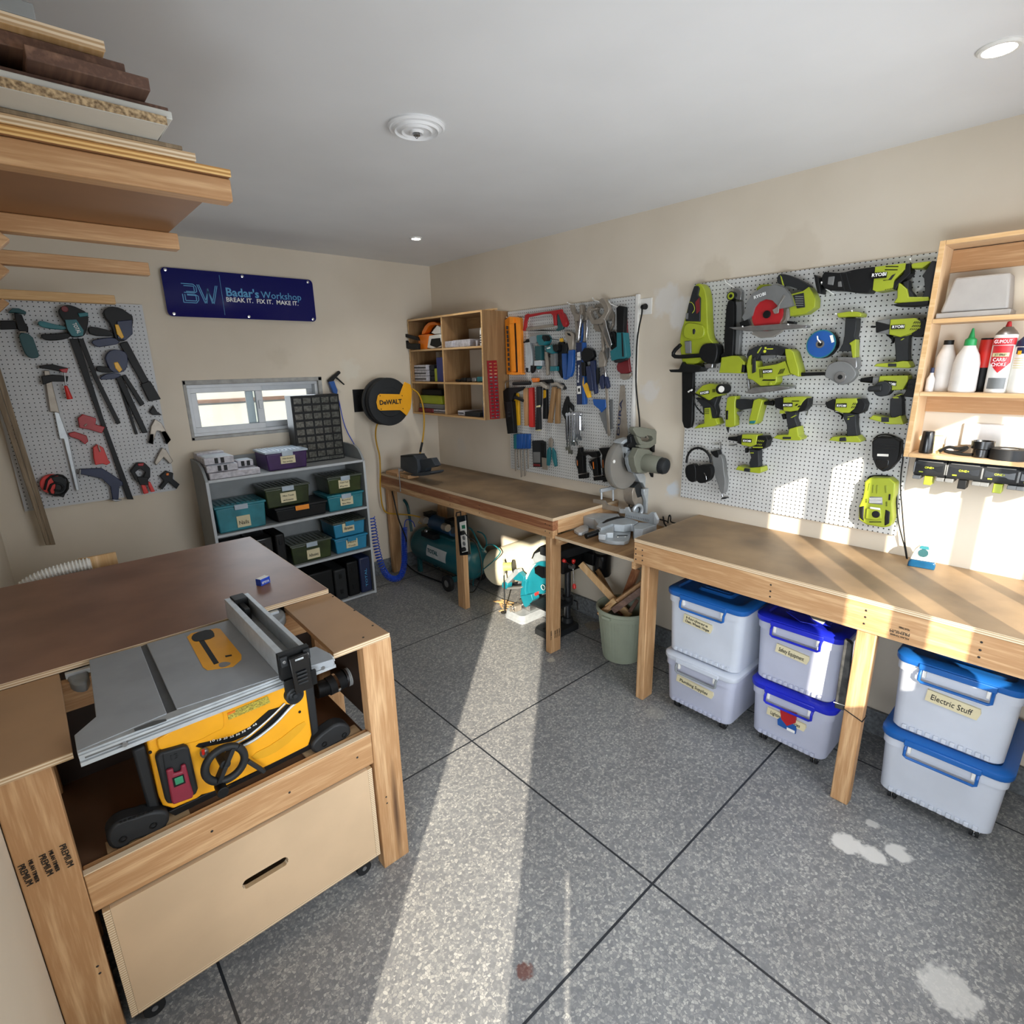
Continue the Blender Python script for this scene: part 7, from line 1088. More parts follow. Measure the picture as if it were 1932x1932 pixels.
# coiled hose
t = T('coiled_hose', 'bright blue coiled air hose looping beside the corner workbench leg', 'hose')
ctr = [Vector(v) for v in ((-.885, -.30, .62), (-.875, -.30, .48), (-.865, -.30, .34), (-.84, -.30, .20), (-.80, -.31, .09), (-.73, -.32, .045), (-.66, -.31, .06), (-.61, -.28, .15), (-.585, -.25, .26), (-.56, -.22, .36), (-.54, -.20, .44))]
for _ in range(2):
    n_ = [ctr[0]]; [n_.extend((a*.75+b*.25, a*.25+b*.75)) for a, b in zip(ctr, ctr[1:])]; ctr = n_+[ctr[-1]]
hp = []; acc = 0
for a, b in zip(ctr, ctr[1:]):
    d = (b-a); L = d.length; d.normalize(); u = d.cross(Vector((0, 1, 0))).normalized(); v = d.cross(u); k = max(2, int(L/.0014))
    for i in range(k):
        s_ = acc+L*i/k; hh = (a+b)/2; dens = 1/(.026 if hh.x < -.82 else .0125); ph = PH if 'PH' in globals() else 0; ph += 2*math.pi*(L/k)*dens; PH = ph; r_ = .024; hp.append(a+d*(L*i/k)+(u*math.cos(ph)+v*math.sin(ph))*r_)
    acc += L
MB().tube(hp, .004, 'hose_blue', 6).build('coil', t); MB().tube([ctr[-1], Vector((-.50, -.16, .50)), Vector((-.42, -.15, .46)), Vector((-.40, -.14, .40))], .004, 'hose_blue', 8, smooth=2).build('hose_end', t)
t = MB().tube([P(*q, 0, -.57) for q in SZ('262,380 285,480 310,600 350,700 390,800')]+[Vector((-.5, -.05, .12)), Vector((-.5, -.2, .03)), Vector((-.45, -.5, .012)), Vector((-.42, -.7, .012))], .006, 'black', smooth=2).build('power_cable'); tag(t, 'black cable hanging behind the left leg of the corner workbench', 'cable')
# power strip
ps = T('power_strip', 'black and white power strip with plugs fixed upright to the middle bench leg', 'power strip'); xv = -.632
q = [P(*z_, 0, xv) for z_ in SZ('792,590 865,580 895,910 822,915')]; ps0 = MB().prism(q, (.024, 0, 0), 'black_gloss'); ps0.build('housing', ps, .004); q = [P(*z_, 0, xv-.003) for z_ in SZ('820,640 872,625 887,880 842,890')]; MB().prism(q, (.003, 0, 0), 'label_white').build('face', ps)
trace(MB(), SZ('838,665 865,660 867,690 841,693'), 0, xv-.005, xv-.003, 'green_btn').build('meter_screen', ps)
for (px, py), mm in (((858, 723), 'black'), ((860, 768), 'mid_grey'), ((862, 815), 'mid_grey'), ((866, 860), 'black')): c = P(*SZ('%d,%d' % (px, py))[0], 0, xv-.003); MB().cyl(c, c+Vector((-.006 if mm == 'mid_grey' else -.03, 0, 0)), .015, mm, n=20).build('outlet' if mm == 'mid_grey' else 'plug', ps, .001)
MB().tube([P(*z_, 0, xv-.001) for z_ in SZ('792,590 795,560 830,552 832,585')], .004, 'black').build('hanger', ps)
c = P(*SZ('860,723')[0], 0, xv-.03); t = MB().tube([c, c+Vector((-.01, -.06, -.02)), c+Vector((.02, -.12, -.05)), Vector((-.5, -1.22, .30)), Vector((-.42, -1.0, .05)), Vector((-.40, -.9, .012))], .004, 'black', smooth=2).build('power_cable'); tag(t, 'black cord leaving the upper plug of the power strip', 'cable')
# roll, reel, cut-off saw, drill press
t = T('underlay_roll', 'large cream roll of sheeting leaning behind the cut-off saw, brightly sunlit', 'roll'); a, b = Vector((-.155, -.985, .185)), Vector((-.155, -1.62, .485)); d = (b-a).normalized(); MB().lathe(a, d, [(.0, .05), (0, .15), ((b-a).length, .15), ((b-a).length, .05)], 'cream', 40).build('roll', t); MB().lathe(a-d*.001, d, [(0, .045), (.0, .049), ((b-a).length+.002, .049), ((b-a).length+.002, .045)], 'side_board', 28).build('core_tube', t)
t = T('wire_reel', 'pale plastic reel with a lime winding lying against the cut-off saw', 'reel'); K6 = zm(920, 1000, .11387); c = P(*K6('250,610')[0], 0, -.42); ax = Vector((.55, -.80, .12)).normalized()
MB().lathe(c, ax, [(0, .012), (0, .055), (.004, .062), (.008, .055), (.008, .012)], 'label_white', 36).build('flange', t); MB().lathe(c+ax*.009, ax, [(0, .030), (.07, .030)], 'winding' if 'winding' in MT or mat('winding', 'aeb765', .5, var=.15, sc_=120) else '', 28).build('winding', t); MB().lathe(c+ax*.0795, ax, [(0, .012), (0, .05), (.006, .05), (.006, .012)], 'black', 32).build('flange', t)
MB().cyl((c.x, c.y-.012, .001), (c.x, c.y-.012, c.z-.058), .005, 'dark_grey').cyl((c.x, c.y-.012, .0005), (c.x, c.y-.012, .006), .03, 'dark_grey').build('stand', t)
co = T('cut_off_saw', 'teal cut-off saw on a grey ribbed base standing on the floor under the workbench', 'chop saw')
b_ = MB(); bx0, bx1, by0, by1 = -.47, -.20, -1.60, -1.395; loft(b_, [(bx0, bx1, by0, by1, .04, 0), (bx0, bx1, by0, by1, .04, .018), (bx0+.006, bx1-.006, by0+.006, by1-.006, .035, .022), (bx0+.008, bx1-.008, by0+.008, by1-.008, .035, .05), (bx0+.014, bx1-.014, by0+.014, by1-.014, .03, .056)], 'alu'); b_.build('base', co, ang=30)
def t6(st, x, x2, m, nm, rnd=0, bev=.003): return trace(MB(), K6(st), 0, x, x2, m, rnd).build(nm, co, bev)
t6('540,1095 550,950 600,830 660,700 740,570 860,520 960,520 1000,640 1000,1000 930,1060 790,1060 700,1080', -.36, -.30, 'makita', 'wheel_guard'); t6('540,1095 720,1065 745,1160 700,1230 630,1285 600,1260', -.40, -.33, 'makita', 'spark_guard'); t6('540,1090 555,960 560,860 600,800 640,850 620,1000 640,1095', -.385, -.361, 'makita', 'guard_rib')
t6('610,790 660,700 740,580 790,560 700,680 640,800 625,880', -.375, -.361, 'label_white', 'guard_edge'); t6('270,850 450,650 500,650 520,700 330,890', -.40, -.36, 'cast_alu', 'handle_top'); t6('235,880 270,850 330,890 320,970 290,985 235,950', -.405, -.355, 'makita', 'handle_grip', 1); t6('310,955 550,940 560,960 530,975 320,990', -.40, -.36, 'mid_grey', 'handle_bottom'); t6('520,700 600,780 600,860 440,830 420,800', -.395, -.355, 'makita', 'arm')
t6('740,480 780,390 940,330 960,600 850,590 780,570', -.34, -.26, 'cast_alu', 'motor'); t6('720,480 760,370 850,280 930,270 950,330 800,400 760,470', -.335, -.25, 'black', 'motor_cap'); t6('770,620 830,590 950,620 960,800 900,800 780,720', -.375, -.36, 'black_gloss', 'drive_cover')
c = P(*K6('920,950')[0], 0, -.372); MB().cyl(c, c+Vector((.012, 0, 0)), .022, 'teal_dark').build('badge_disc', co, .001); MB().torus(c+Vector((-.001, 0, 0)), (1, 0, 0), .018, .0015, 'label_white', 24, 5).build('badge_ring', co)
t6('745,1060 830,1020 830,1060 770,1110', -.37, -.34, 'bright_red', 'lock_tab'); mb = MB(); mb.box(-.44, -.38, -1.50, -1.46, .056, .10, 'dull_steel').cyl((-.46, -1.48, .085), (-.34, -1.48, .085), .010, 'steel').box(-.36, -.30, -1.56, -1.42, .056, .095, 'steel'); mb.build('vice', co, .003)
for a in range(0, 180, 60): pass
mb = MB(); vc = Vector((-.462, -1.48, .085)); [mb.beam(vc-Vector((0, math.cos(a), math.sin(a)))*.03, vc+Vector((0, math.cos(a), math.sin(a)))*.03, .012, .008, 'dull_steel', up=(1, 0, 0)) for a in (.4, 1.97)]; mb.build('vice_handle', co, .003)
t = T('wood_scraps', 'sunlit sawdust and thin wood scraps on the floor behind the saw base', 'scraps'); mb = MB(); random.seed(3)
for i in range(16): p = Vector((-.42+random.random()*.14, -1.36+random.random()*.12, .003+i*.0012)); a = random.random()*3; mb.beam(p, p+Vector((math.cos(a), math.sin(a), 0))*(.04+random.random()*.05), .012, .003, 'pale_pine_x')
o = mb.build('offcuts', t); bpy.data.objects.remove(t); tag(o, 'sunlit thin wood scraps on the floor behind the cut-off saw', 'scraps', kind='stuff'); o.name = 'wood_scraps'
dp = T('drill_press', 'black bench drill press with red-tipped feed handles under the workbench', 'drill press'); Q4 = zm(960, 980, .13458)
b_ = MB(); loft(b_, [(-.49, -.21, -1.905, -1.735, .02, 0), (-.49, -.21, -1.905, -1.735, .02, .03), (-.485, -.215, -1.90, -1.74, .02, .04)], 'dark_grey'); b_.box(-.46, -.36, -1.865, -1.855, .0395, .042, 'black').box(-.46, -.36, -1.80, -1.79, .0395, .042, 'black'); b_.build('base', dp, ang=30)
ccx, ccy = -.255, -1.83; MB().cyl((ccx, ccy, .04), (ccx, ccy, .50), .0225, 'column' if 'column' in MT or mat('column', '55565a', .25, .8, var=.05) else '', n=28).build('column', dp); MB().cyl((ccx, ccy, .041), (ccx, ccy, .075), .042, 'dark_grey', .035).build('column_flange', dp, .002)
MB().box(-.50, -.30, -1.90, -1.71, .205, .218, 'dark_grey').build('table', dp, .003); MB().cyl((ccx, ccy, .17), (ccx, ccy, .235), .036, 'dark_grey').box(ccx-.05, ccx, ccy-.015, ccy+.015, .185, .204, 'dark_grey').build('table_collar', dp, .003); MB().tube([(ccx+.03, ccy-.03, .20), (ccx+.03, ccy-.06, .20), (ccx+.03, ccy-.065, .14)], .005, 'black').build('table_crank', dp)
MB().box(-.40, -.20, -1.92, -1.765, .45, .565, 'black').build('head', dp, .012, 3); MB().prism([(-.46, -1.765, .566), (-.46, -1.935, .566), (-.14, -1.96, .566), (-.14, -1.74, .566)], (0, 0, .06), 'dark_grey').build('belt_cover', dp, .008, 3)
MB().lathe((-.13, -2.02, .40), (0, 0, 1), [(0, .03), (.006, .055), (.02, .062), (.15, .062), (.165, .05)], 'black_gloss', 28).build('motor', dp, ang=30); MB().box(-.20, -.12, -2.0, -1.90, .48, .56, 'black').build('motor_bracket', dp, .003)
MB().cyl((-.37, -1.84, .45), (-.37, -1.84, .38), .022, 'dark_grey', .014).cyl((-.37, -1.84, .38), (-.37, -1.84, .35), .016, 'steel').build('spindle_chuck', dp)
hub = Vector((-.34, -1.925, .50)); MB().cyl(hub, hub+Vector((0, -.03, 0)), .018, 'steel').build('feed_hub', dp)
for pp in ('800,560', '900,600'): 
    c = P(*Q4(pp)[0], 1, -1.97); 
for i, pp in enumerate(('790,590', '905,605', '915,910')):
    c = P(*Q4(pp)[0], 1, -1.97); h0 = hub+Vector((0, -.025, 0)); e = MB().cyl(h0, c, .004, 'chrome').build('feed_handle', dp); dd_ = (c-h0).normalized(); MB().lathe(c-dd_*.005, dd_, [(0, .007), (.012, .012), (.03, .012), (.036, .005)], 'bright_red', 16).build('red_knob', e)
bk = T('bucket', 'grey-green ribbed plastic bucket full of offcuts between the two workbenches', 'bucket'); BX, BY = -.295, -2.325
prof = [(0, .10), (.004, .116), (.02, .119), (.285, .150), (.29, .158), (.315, .160), (.32, .166), (.338, .166), (.342, .160), (.335, .152), (.30, .150), (.02, .112), (.012, .02)]
MB().lathe((BX, BY, .0), (0, 0, 1), prof, 'bucket', 64, caps=True).build('shell', bk, ang=30); rbm = MB()
for i in range(44): a = 2*math.pi*i/44; u = Vector((math.cos(a), math.sin(a), 0)); rbm.beam(Vector((BX, BY, .03))+u*.1195, Vector((BX, BY, .28))+u*.1488, .004, .004, 'bucket', up=u)
rbm.build('ribs', bk); MB().box(BX-.175, BX-.155, BY-.03, BY+.03, .300, .318, 'bucket').build('lift_lip', bk, .003)
oc = (('1010,620', '1500,1150', .042, .020, 'pale_pine_z', 'long pale offcut leaning furthest left out of the bucket', -.36, -.30), ('1240,710', '1440,1060', .030, .014, 'oak_z', 'thin brown offcut behind the long pale one', -.20, -.24), ('1790,690', '1640,1080', .05, .02, 'pine_red_z', 'reddish offcut leaning right behind the bench leg', -.16, -.22), ('1880,890', '1480,1180', .034, .02, 'pine_x', 'tan offcut lying across the bucket from the right', -.25, -.36),
      ('1900,960', '1460,1280', .036, .022, 'walnut_y', 'pinkish offcut crossing the front of the bucket', -.30, -.40), ('1500,1130', '1380,1240', .035, .022, 'pale_pine_y', 'short pale block poking up at the front left of the bucket', -.36, -.38), ('1800,1140', '1700,1290', .036, .020, 'walnut_y', 'short pinkish block at the front right of the bucket', -.30, -.37), ('2040,900', '1900,1080', .018, .008, 'pale_pine_x', 'thin splinter sticking out right of the bench leg', -.18, -.24))
for i, (a, b, wd, th, m, lb, xa_, xb_) in enumerate(oc):
    A, B = P(*Q4(a)[0], 0, xa_), P(*Q4(b)[0], 0, xb_); d = (B-A).normalized(); zlo = .05; 
    if i < 4 and B.z > .12: B = B+d*min((B.z-.10)/max(.2, -d.z), .12)
    t = MB().beam(A, B, th, wd, m, up=(.3, -.3, .9)).build('wood_offcut', bev=.001); tag(t, lb, 'offcut', 'offcuts in the bucket')
# vise with blocks
vs = T('bench_vise', 'dark grey bench vise clamped at the far end of the corner workbench', 'vise'); V5 = zm(640, 560, .17602)
wbk = T('wood_block', 'pine block under the bench vise', 'block'); p0, p1 = P(*SZ('495,300')[0], 2, HB+.03), P(*SZ('662,262')[0], 2, HB+.03); MB().box(-.60, -.50, -.42, -.29, HB+.0006, HB+.030, 'pine_x').build('block', wbk, .002)
bk2 = MB().box(-.62, -.40, -.285, -.10, HB+.0006, HB+.030, 'pine_y').build('block', wbk, .002)
def v5(st, y, y2, m, nm, rnd=0, bev=.003): return trace(MB(), V5(st), 0, y, y2, m, rnd).build(nm, vs, bev)
v5('655,1705 800,1700 830,1745 845,1830 840,1900 780,1895 700,1870 655,1830', -.60, -.50, 'vise', 'rear_jaw'); v5('830,1760 880,1740 985,1730 1030,1810 1000,1830 930,1835 920,1880 840,1895', -.575, -.52, 'vise', 'slide_body'); v5('760,1900 980,1870 985,1895 940,1918 770,1925', -.60, -.48, 'vise', 'swivel_base', 1)
v5('655,1700 790,1695 790,1715 655,1720', -.605, -.495, 'dark_grey', 'jaw_plate'); a, b = P(*V5('640,1855')[0], 0, -.60), P(*V5('690,1855')[0], 0, -.57); MB().cyl(a, b, .014, 'dull_steel').build('spindle', vs, .002); c = P(*V5('640,1860')[0], 0, -.625); MB().cyl(c+Vector((0, 0, .012)), c-Vector((0, 0, .17)), .004, 'steel').ball(c+Vector((0, 0, .013)), .007, 'steel').ball(c-Vector((0, 0, .17)), .007, 'steel').build('tommy_bar', vs)
MB().cyl(P(*V5('885,1870')[0], 0, -.56), P(*V5('885,1890')[0], 0, -.56), .006, 'chrome').build('lock_bolt', vs)
# ---------------------------------------------------------------- mitre saw
ms = T('mitre_saw', 'grey mitre saw with a clear blade guard standing between the two workbenches', 'mitre saw'); Nn = zm(1070, 790, .13455); Z0 = .7925
def n2(st, z, z2, m, nm, rnd=0, bev=.003): return trace(MB(), Nn(st), 2, z, z2, m, rnd).build(nm, ms, bev)
n2('430,1660 520,1560 660,1500 900,1490 890,1640 850,1720 650,1722 500,1690', Z0+.022, Z0, 'cast_alu', 'turntable_skirt', 1); n2('410,1500 470,1450 640,1400 800,1370 1000,1440 940,1480 900,1475 800,1490 660,1480 640,1470 480,1530', Z0+.068, Z0+.023, 'cast_alu', 'turntable', 0)
n2('210,1350 260,1330 440,1320 720,1330 740,1365 640,1390 480,1440 440,1480 380,1400 240,1370', Z0+.068, Z0, 'cast_alu', 'left_wing'); n2('930,1500 1010,1450 1250,1470 1258,1480 1060,1550 940,1540', Z0+.068, Z0, 'cast_alu', 'right_wing'); n2('95,1555 180,1500 260,1480 300,1500 300,1560 210,1600 160,1600', Z0+.018, Z0, 'alu', 'left_foot', 0)
n2('490,1460 560,1410 700,1370 800,1370 810,1385 700,1400 600,1430 510,1465', Z0+.0695, Z0+.0682, 'black', 'kerf_plate', 0, 0)
a, b = P(*Nn('265,1650')[0], 2, Z0+.035), P(*Nn('440,1590')[0], 2, Z0+.045); MB().cyl(a, b, .017, 'black_gloss').lathe(a-(b-a).normalized()*.0005, (b-a), [(0, .012), (.002, .012)], 'black', 20).build('mitre_handle', ms, .002)
n2('440,1620 440,1560 490,1535 560,1480 655,1475 650,1600 560,1600 540,1630', Z0+.052, Z0+.02, 'alu', 'handle_housing'); sc2 = MB(); trace(sc2, Nn('700,1632 850,1630 850,1640 700,1642'), 2, Z0+.0235, Z0+.0222, 'black'); [sc2.cyl(P(*Nn('%d,%d' % (x, y))[0], 2, Z0+.022), P(*Nn('%d,%d' % (x, y))[0], 2, Z0+.0245), .003, 'white_plastic') for x, y in ((560, 1640), (600, 1650), (640, 1655), (710, 1658), (815, 1655))]; sc2.build('mitre_scale', ms)
# fence lies along the wall direction (x constant)
fx = -.17
def fz(st, x, x2, m, nm): return trace(MB(), Nn(st), 0, x, x2, m).build(nm, ms, .001)
fz('365,1240 360,1130 520,1150 560,1210 735,1250 735,1310', fx, fx+.014, 'dull_steel', 'left_fence'); fz('812,1245 845,1240 880,1310 1130,1350 1180,1310 1225,1320 1225,1480 812,1380', fx-.03, fx-.014, 'cast_alu', 'right_fence'); fz('735,1265 810,1265 810,1330 735,1325', fx+.001, fx+.014, 'alu', 'fence_bridge'); fz('1215,1320 1265,1420 1250,1480 1215,1480', fx-.034, fx-.012, 'alu', 'fence_end')
tk_ = MB(); [trace(tk_, Nn('%d,%d %d,%d %d,%d %d,%d' % (x, y, x+4, y+1, x+4, y+28, x, y+27)), 0, fx-.0306, fx-.03, 'ink') for x, y in [(830+i*24, 1345+i*5) for i in range(14)]]; tk_.build('ruler_marks', ms)
yc = -2.22
def n1(st, y, y2, m, nm, rnd=0, bev=.003, par=None): return trace(MB(), Nn(st), 1, y, y2, m, rnd).build(nm, par or ms, bev)
bc = P(*Nn('830,640')[0], 1, yc); br_ = .148
gd = MB(); gd.lathe(bc, (0, 1, 0), [(0, .02), (0, br_), (.006, br_+.004), (.040, br_+.004), (.046, br_), (.046, .02)], 'guard_clear', 48); gd.build('clear_guard', ms); MB().lathe(bc+Vector((0, .022, 0)), (0, 1, 0), [(0, .008), (0, .120), (.002, .120), (.002, .008)], 'dull_steel', 60).build('blade', ms); MB().lathe(bc-Vector((0, .003, 0)), (0, 1, 0), [(0, .01), (.0, .018), (.03, .018)], 'dark_grey', 20).build('arbor', ms)
c = P(*Nn('655,600')[0], 1, yc); MB().cyl(c, c-Vector((0, .004, 0)), .010, 'white_plastic').build('guard_bolt', ms)
n1('755,345 800,300 900,270 960,330 1000,400 930,440 880,540 850,560 830,420 800,360', yc-.03, yc+.03, 'alu', 'upper_guard'); n1('850,560 900,450 1000,410 1100,440 960,700 950,765 900,750 860,640', yc-.055, yc-.0305, 'tool_grey', 'gear_case'); n1('815,480 850,560 870,640 900,755 860,740 825,660', yc-.032, yc-.02, 'black', 'guard_gap')
n1('1000,410 1150,435 1200,470 1160,740 1110,765 990,760 950,650 940,540', yc-.10, yc-.056, 'khaki', 'motor_flange'); a, b = P(*Nn('1090,610')[0], 1, yc-.101), None; mr = .046
ma = P(*Nn('1100,615')[0], 1, yc-.10); mbp = P(*Nn('1270,622')[0], 1, yc-.20); mx = Vector((ma.x, yc-.10, ma.z)); my = Vector((ma.x, yc-.205, ma.z-.005)); MB().lathe(mx, my-mx, [(0, .052), (.10, .050), (.105, .046)], 'khaki', 36).build('motor', ms); MB().lathe(my, my-mx, [(0, .047), (.02, .048), (.035, .042), (.042, .028), (.045, .01)], 'dark_grey', 36).build('motor_cap', ms)
# D handle
hd = MB(); yh = yc-.065
def NP(st, y): return [P(*q, 1, y) for q in Nn(st)]
trace(hd, Nn('925,150 950,115 1060,120 1230,150 1265,190 1280,300 1250,350 1170,410 1060,400 1010,340 975,242 1029,266 1050,310 1120,325 1190,310 1215,285 1190,245 1120,235 1090,262 1030,262 975,238'), 1, yh-.017, yh+.017, 'khaki'); hd.build('d_handle', ms, .003, 2)
n1('1010,360 1180,350 1190,400 1150,415 1010,415', yh-.02, yh+.02, 'khaki', 'handle_base', 1); n1('1030,240 1120,245 1115,268 1040,262', yh-.012, yh+.012, 'black', 'trigger'); n1('890,250 950,205 990,300 1000,400 940,440 900,400 840,400 850,360 900,330', yc-.06, yc-.031, 'black', 'handle_bracket'); n1('1190,400 1235,365 1275,480 1210,470', yh-.01, yh+.012, 'black', 'cord_guard')
n1('960,770 1080,770 1170,950 1180,1000 1110,1000 1060,900 1020,890', yc-.02, yc+.02, 'alu', 'arm'); n1('950,950 1010,890 1060,970 1060,1090 990,1110 960,1020', yc-.02, yc+.04, 'dark_grey', 'pivot_spring'); n1('1080,990 1180,970 1200,1050 1170,1200 1130,1330 1100,1330 1110,1150 1080,1060', yc-.045, yc-.021, 'alu', 'bevel_arm', 0); n1('915,980 960,960 1060,1110 1080,1200 1060,1260 920,1200', yc-.018, yc+.05, 'dull_steel', 'pivot_housing', 1)
c = P(*Nn('990,1290')[0], 1, yc-.02); MB().torus(c, (.2, 1, 0), .035, .012, 'alu', 28, 10).build('bevel_ring', ms); n1('930,1260 1060,1240 1100,1340 940,1350', yc-.01, yc+.04, 'cast_alu', 'rear_block', 1)
c = P(*Nn('1155,915')[0], 1, yc-.03); MB().ball(c, (.013, .013, .018), 'black').build('pivot_cap', ms); a, b = P(*Nn('1180,1000')[0], 1, yc-.046), P(*Nn('1245,1000')[0], 1, yc-.07); MB().cyl(a, b, .005, 'black').ball(b, .013, 'black').build('bevel_lock_knob', ms); n1('1180,760 1250,770 1240,825 1210,825', yh-.01, yh+.01, 'black', 'cord_strain_relief')
hc = MB(); h1, h2 = NP('640,850 645,1150', yc+.12); hc.cyl(h1, h2, .006, 'alu'); h3, h4 = NP('480,1030 482,1130', yc+.10); hc.cyl(h3, h4, .006, 'alu'); a, b = NP('465,1010 680,960', yc+.11); hc.beam(a, b, .014, .022, 'alu'); hc.build('hold_down_clamp', ms, .002)
cb2 = T('power_cable', 'black cord falling from the mitre saw motor down behind the workbench', 'cable'); MB().tube(NP('1228,820 1260,900 1300,1040 1330,1250', yh)+[P(*q, 0, -.03) for q in Nn('1350,1400 1370,1510')]+[Vector((-.03, -2.60, .72)), Vector((-.035, -2.66, .55)), Vector((-.04, -2.64, .40))], .0045, 'black', smooth=2).build('cord', cb2)
t = MB().tube(NP('905,975 865,1050 860,1150 875,1260', yc+.06), .004, 'black', smooth=2).build('saw_wire'); tag(t, 'thin black wire looping behind the left of the mitre saw guard', 'wire')
t = MB().tube([P(*q, 0, -.03) for q in Nn('1270,1405 1420,1440 1410,1480 1425,1370 1440,1345 1455,1390 1445,1450 1540,1470')], .004, 'black', smooth=2).build('loose_cable'); tag(t, 'loop of black cable lying at the wall beside the mitre saw', 'cable')
# ---------------------------------------------------------------- small details on the lime tools, saw feet and bins
def slashes(root, Z, rows, w, m='black_gloss', nm='vents', ax=0):   # rows: (x, y, count, step_x, step_y, slant_x, height, thick)
    mb = MB()
    for x, y, n, sx, sy, sl, h, th in rows:
        for i in range(n):
            a, b = x+i*sx, y+i*sy; trace(mb, Z('%g,%g %g,%g %g,%g %g,%g' % (a+sl, b, a+sl+th, b, a+th, b+h, a, b+h)), ax, -w-.0006, -w+.002, m)
    return mb.build(nm, root)
def by(lb): return next(o for o in bpy.data.objects if lb in o.get('label', ''))
o = by('lime impact wrench'); slashes(o, ZB, [(1535, 1010, 5, 24, 0, 25, 28, 12), (1515, 1055, 5, 24, 0, 25, 28, 12), (1490, 1100, 5, 24, 0, 20, 22, 10)], .1005); slashes(o, ZB, [(1415, 1170, 1, 1, 0, 100, 30, 40), (1370, 1230, 1, 1, 0, 35, 25, 20)], .0905, 'lime', 'grip_flash')
slashes(o, ZB, [(1210, 1558, 1, 1, 0, 0, 42, 110)], .1055, 'dark_grey', 'foot_panel')
o = by('lime hammer drill'); slashes(o, ZB, [(1455, 1790, 6, 24, 0, 22, 30, 11), (1430, 1835, 6, 24, 0, 22, 30, 11), (1405, 1880, 6, 24, 0, 20, 24, 11)], .1005); slashes(o, ZD, [(785, 470, 1, 1, 0, 0, 42, 70)], .1055, 'dark_grey', 'foot_panel'); slashes(o, ZD, [(905, 258, 1, 1, 0, 55, 22, 22), (895, 285, 1, 1, 0, -5, 12, 50)], .0905, 'lime', 'grip_flash')
o = by('lime drill driver with a long bit'); slashes(o, ZD, [(520, 338, 4, 15, 1, 14, 18, 7), (510, 368, 4, 15, 1, 12, 18, 7)], .1005); slashes(o, ZD, [(470, 455, 1, 1, 0, 60, 12, 16), (475, 480, 1, 1, 0, 5, 12, 16)], .0905, 'lime', 'grip_flash')
o = by('black keyless chuck'); slashes(o, ZC, [(1540, 465, 2, 30, 18, 20, 22, 26), (1500, 425, 1, 1, 0, 10, 10, 90)], .1005); slashes(o, ZC, [(1488, 600, 1, 1, 0, 60, 32, 22), (1360, 540, 1, 1, 0, 0, 40, 60)], .0905, 'lime', 'grip_flash'); slashes(o, ZC, [(1395, 865, 1, 1, 0, 0, 26, 100)], .1055, 'dark_grey', 'foot_panel')
o = by('hanging alone in the lowest row'); slashes(o, ZC, [(1070, 900, 5, 20, 2, 14, 20, 8), (1065, 945, 4, 20, 2, 12, 18, 8)], .0985, 'lime'); slashes(o, ZC, [(1030, 985, 1, 1, 0, 0, 14, 120), (1000, 1055, 1, 1, 0, 0, 10, 40)], .0985, 'lime', 'grip_flash')
o = by('lime pistol-shaped inflator'); slashes(o, ZC, [(542, 285, 4, 9, -1, 0, 40, 5)], .1005); slashes(o, ZC, [(445, 530, 4, 0, 16, 0, 6, 55)], .1055, 'dark_grey', 'foot_panel')
o = by('lime cordless jigsaw'); slashes(o, ZA, [(1355, 1350, 4, 16, -3, 30, 60, 8), (1145, 1350, 3, 14, 0, -8, 100, 6), (1165, 1470, 1, 1, 0, 20, 16, 150)], .1055); slashes(o, ZA, [(1200, 1090, 1, 1, 0, 0, 22, 22), (1225, 1105, 1, 1, 0, 6, 12, 70)], .0955, 'gold_label', 'buttons')
c_ = MB(); c0 = P(*ZA('1202,1140')[0], 0, -.0955); c_.cyl(c0, c0+Vector((.002, 0, 0)), .007, 'gold_label'); c_.build('dial', o)
o = by('lime circular saw'); slashes(o, ZA, [(1560, 490, 5, 0, 26, 0, 10, 95)], .1042, 'mid_grey')
o = by('reciprocating saw at the top'); slashes(o, ZB, [(1180, 290, 2, -10, 42, 0, 12, 165), (1170, 590, 5, 22, -4, 8, 14, 8)], .1155); slashes(o, ZB, [(640, 380, 2, 75, -14, -60, 230, 10), (620, 375, 2, 75, -12, 0, 14, 30)], .1105, 'dark_grey', 'boot_ribs')
o = by('lime pruning chainsaw'); c_ = MB(); c_.tube([P(x, y, 0, -.1085) for x, y in ZA('315,560 345,565 370,600 380,650 350,690')], .0012, 'gold_label', 6, smooth=1); trace(c_, ZA('385,560 435,505 440,660 400,700'), 0, -.1086, -.107, 'dark_red'); trace(c_, ZA('275,690 305,690 300,760 270,760'), 0, -.1086, -.107, 'mid_grey'); c_.build('decals', o)
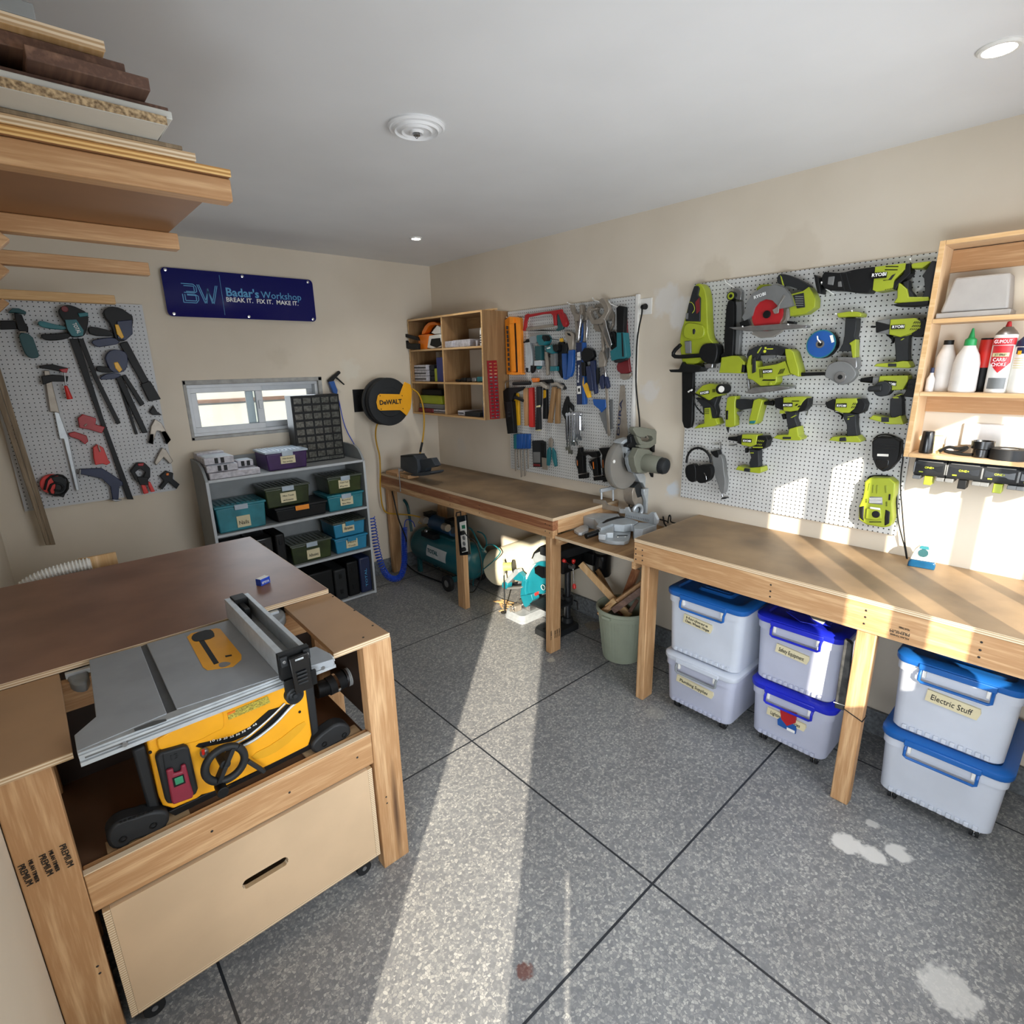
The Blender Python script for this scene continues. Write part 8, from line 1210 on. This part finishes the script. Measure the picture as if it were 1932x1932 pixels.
o = by('lime fast charger'); slashes(o, ZD, [(690, 1300, 1, 1, 0, 0, 8, 80), (850, 1170, 1, 1, 0, 4, 55, 16), (640, 1215, 4, 0, 9, 0, 4, 14), (825, 1240, 5, 0, 9, 2, 4, 14), (675, 1420, 1, 1, 0, 0, 7, 110)], .0955 if 0 else .0865); slashes(o, ZD, [(675, 1205, 4, 0, 13, 2, 6, 115)], .087, 'label_white', 'print')
# saw feet bolts and treads
o = by('yellow table saw'); f_ = MB()
for px, py in ((375, 1145), (565, 1060), (1640, 548), (1765, 490)): c = P(*J2('%d,%d' % (px, py))[0], 1, yF2-.0165); MB().torus(c, (0, 1, 0), .007, .002, 'black', 18, 5).cyl(c+Vector((0, .002, 0)), c, .004, 'dark_grey').build('foot_bolt', o)
f_ = MB(); [f_.beam(P(*J2('%d,%d' % (350+i*28, 1040-i*10))[0], 1, yF2-.0158), P(*J2('%d,%d' % (368+i*28, 1034-i*10))[0], 1, yF2-.0158), .003, .004, 'black') for i in range(8)]; f_.build('foot_tread', o)
for a in ('1485,345', '545,600'): c = P(*J2(a)[0], 1, yF2-.003); MB().cyl(c, c+Vector((0, .004, 0)), .004, 'black').build('body_screw', o)
c = P(*J2('700,640')[0], 1, yF2-.0225); f_ = MB(); text('13', c-Vector((.008, 0, 0)), c+Vector((.008, 0, 0)), NY, 'dark_grey', join=f_); f_.beam(P(*J2('625,610')[0], 1, yF2-.0225), P(*J2('640,720')[0], 1, yF2-.0225), .001, .003, 'black', up=(0, 1, 0)); f_.build('box_marks', o)
# bin castellations and edges
for o in [x for x in bpy.data.objects if x.name.startswith('storage_bin')]:
    tb = next(c for c in o.children if c.name.startswith('tub')); xs = [v.co for v in tb.data.vertices]; zb = min(v.z for v in xs); y0, y1 = min(v.y for v in xs), max(v.y for v in xs); xf = min(v.x for v in xs)
    mb = MB(); mm = tb.data.materials[0].name; n = 11
    for i in range(n): yy = y0+.06+(y1-y0-.12)*i/(n-1); mb.box(xf+.0085, xf+.018, yy-.008, yy+.008, zb+.016, zb+.034, mm if mm in MT else 'bin_white')
    mb.build('foot_ribs', o, .002)
# ceiling smudges and pencil specks are part of the paint; a few nails on the wall
for (x, y, ax), lb in (((950, 583, 0), 'small nail in the wall above the corner cupboard edge'),): pass
fin_all()
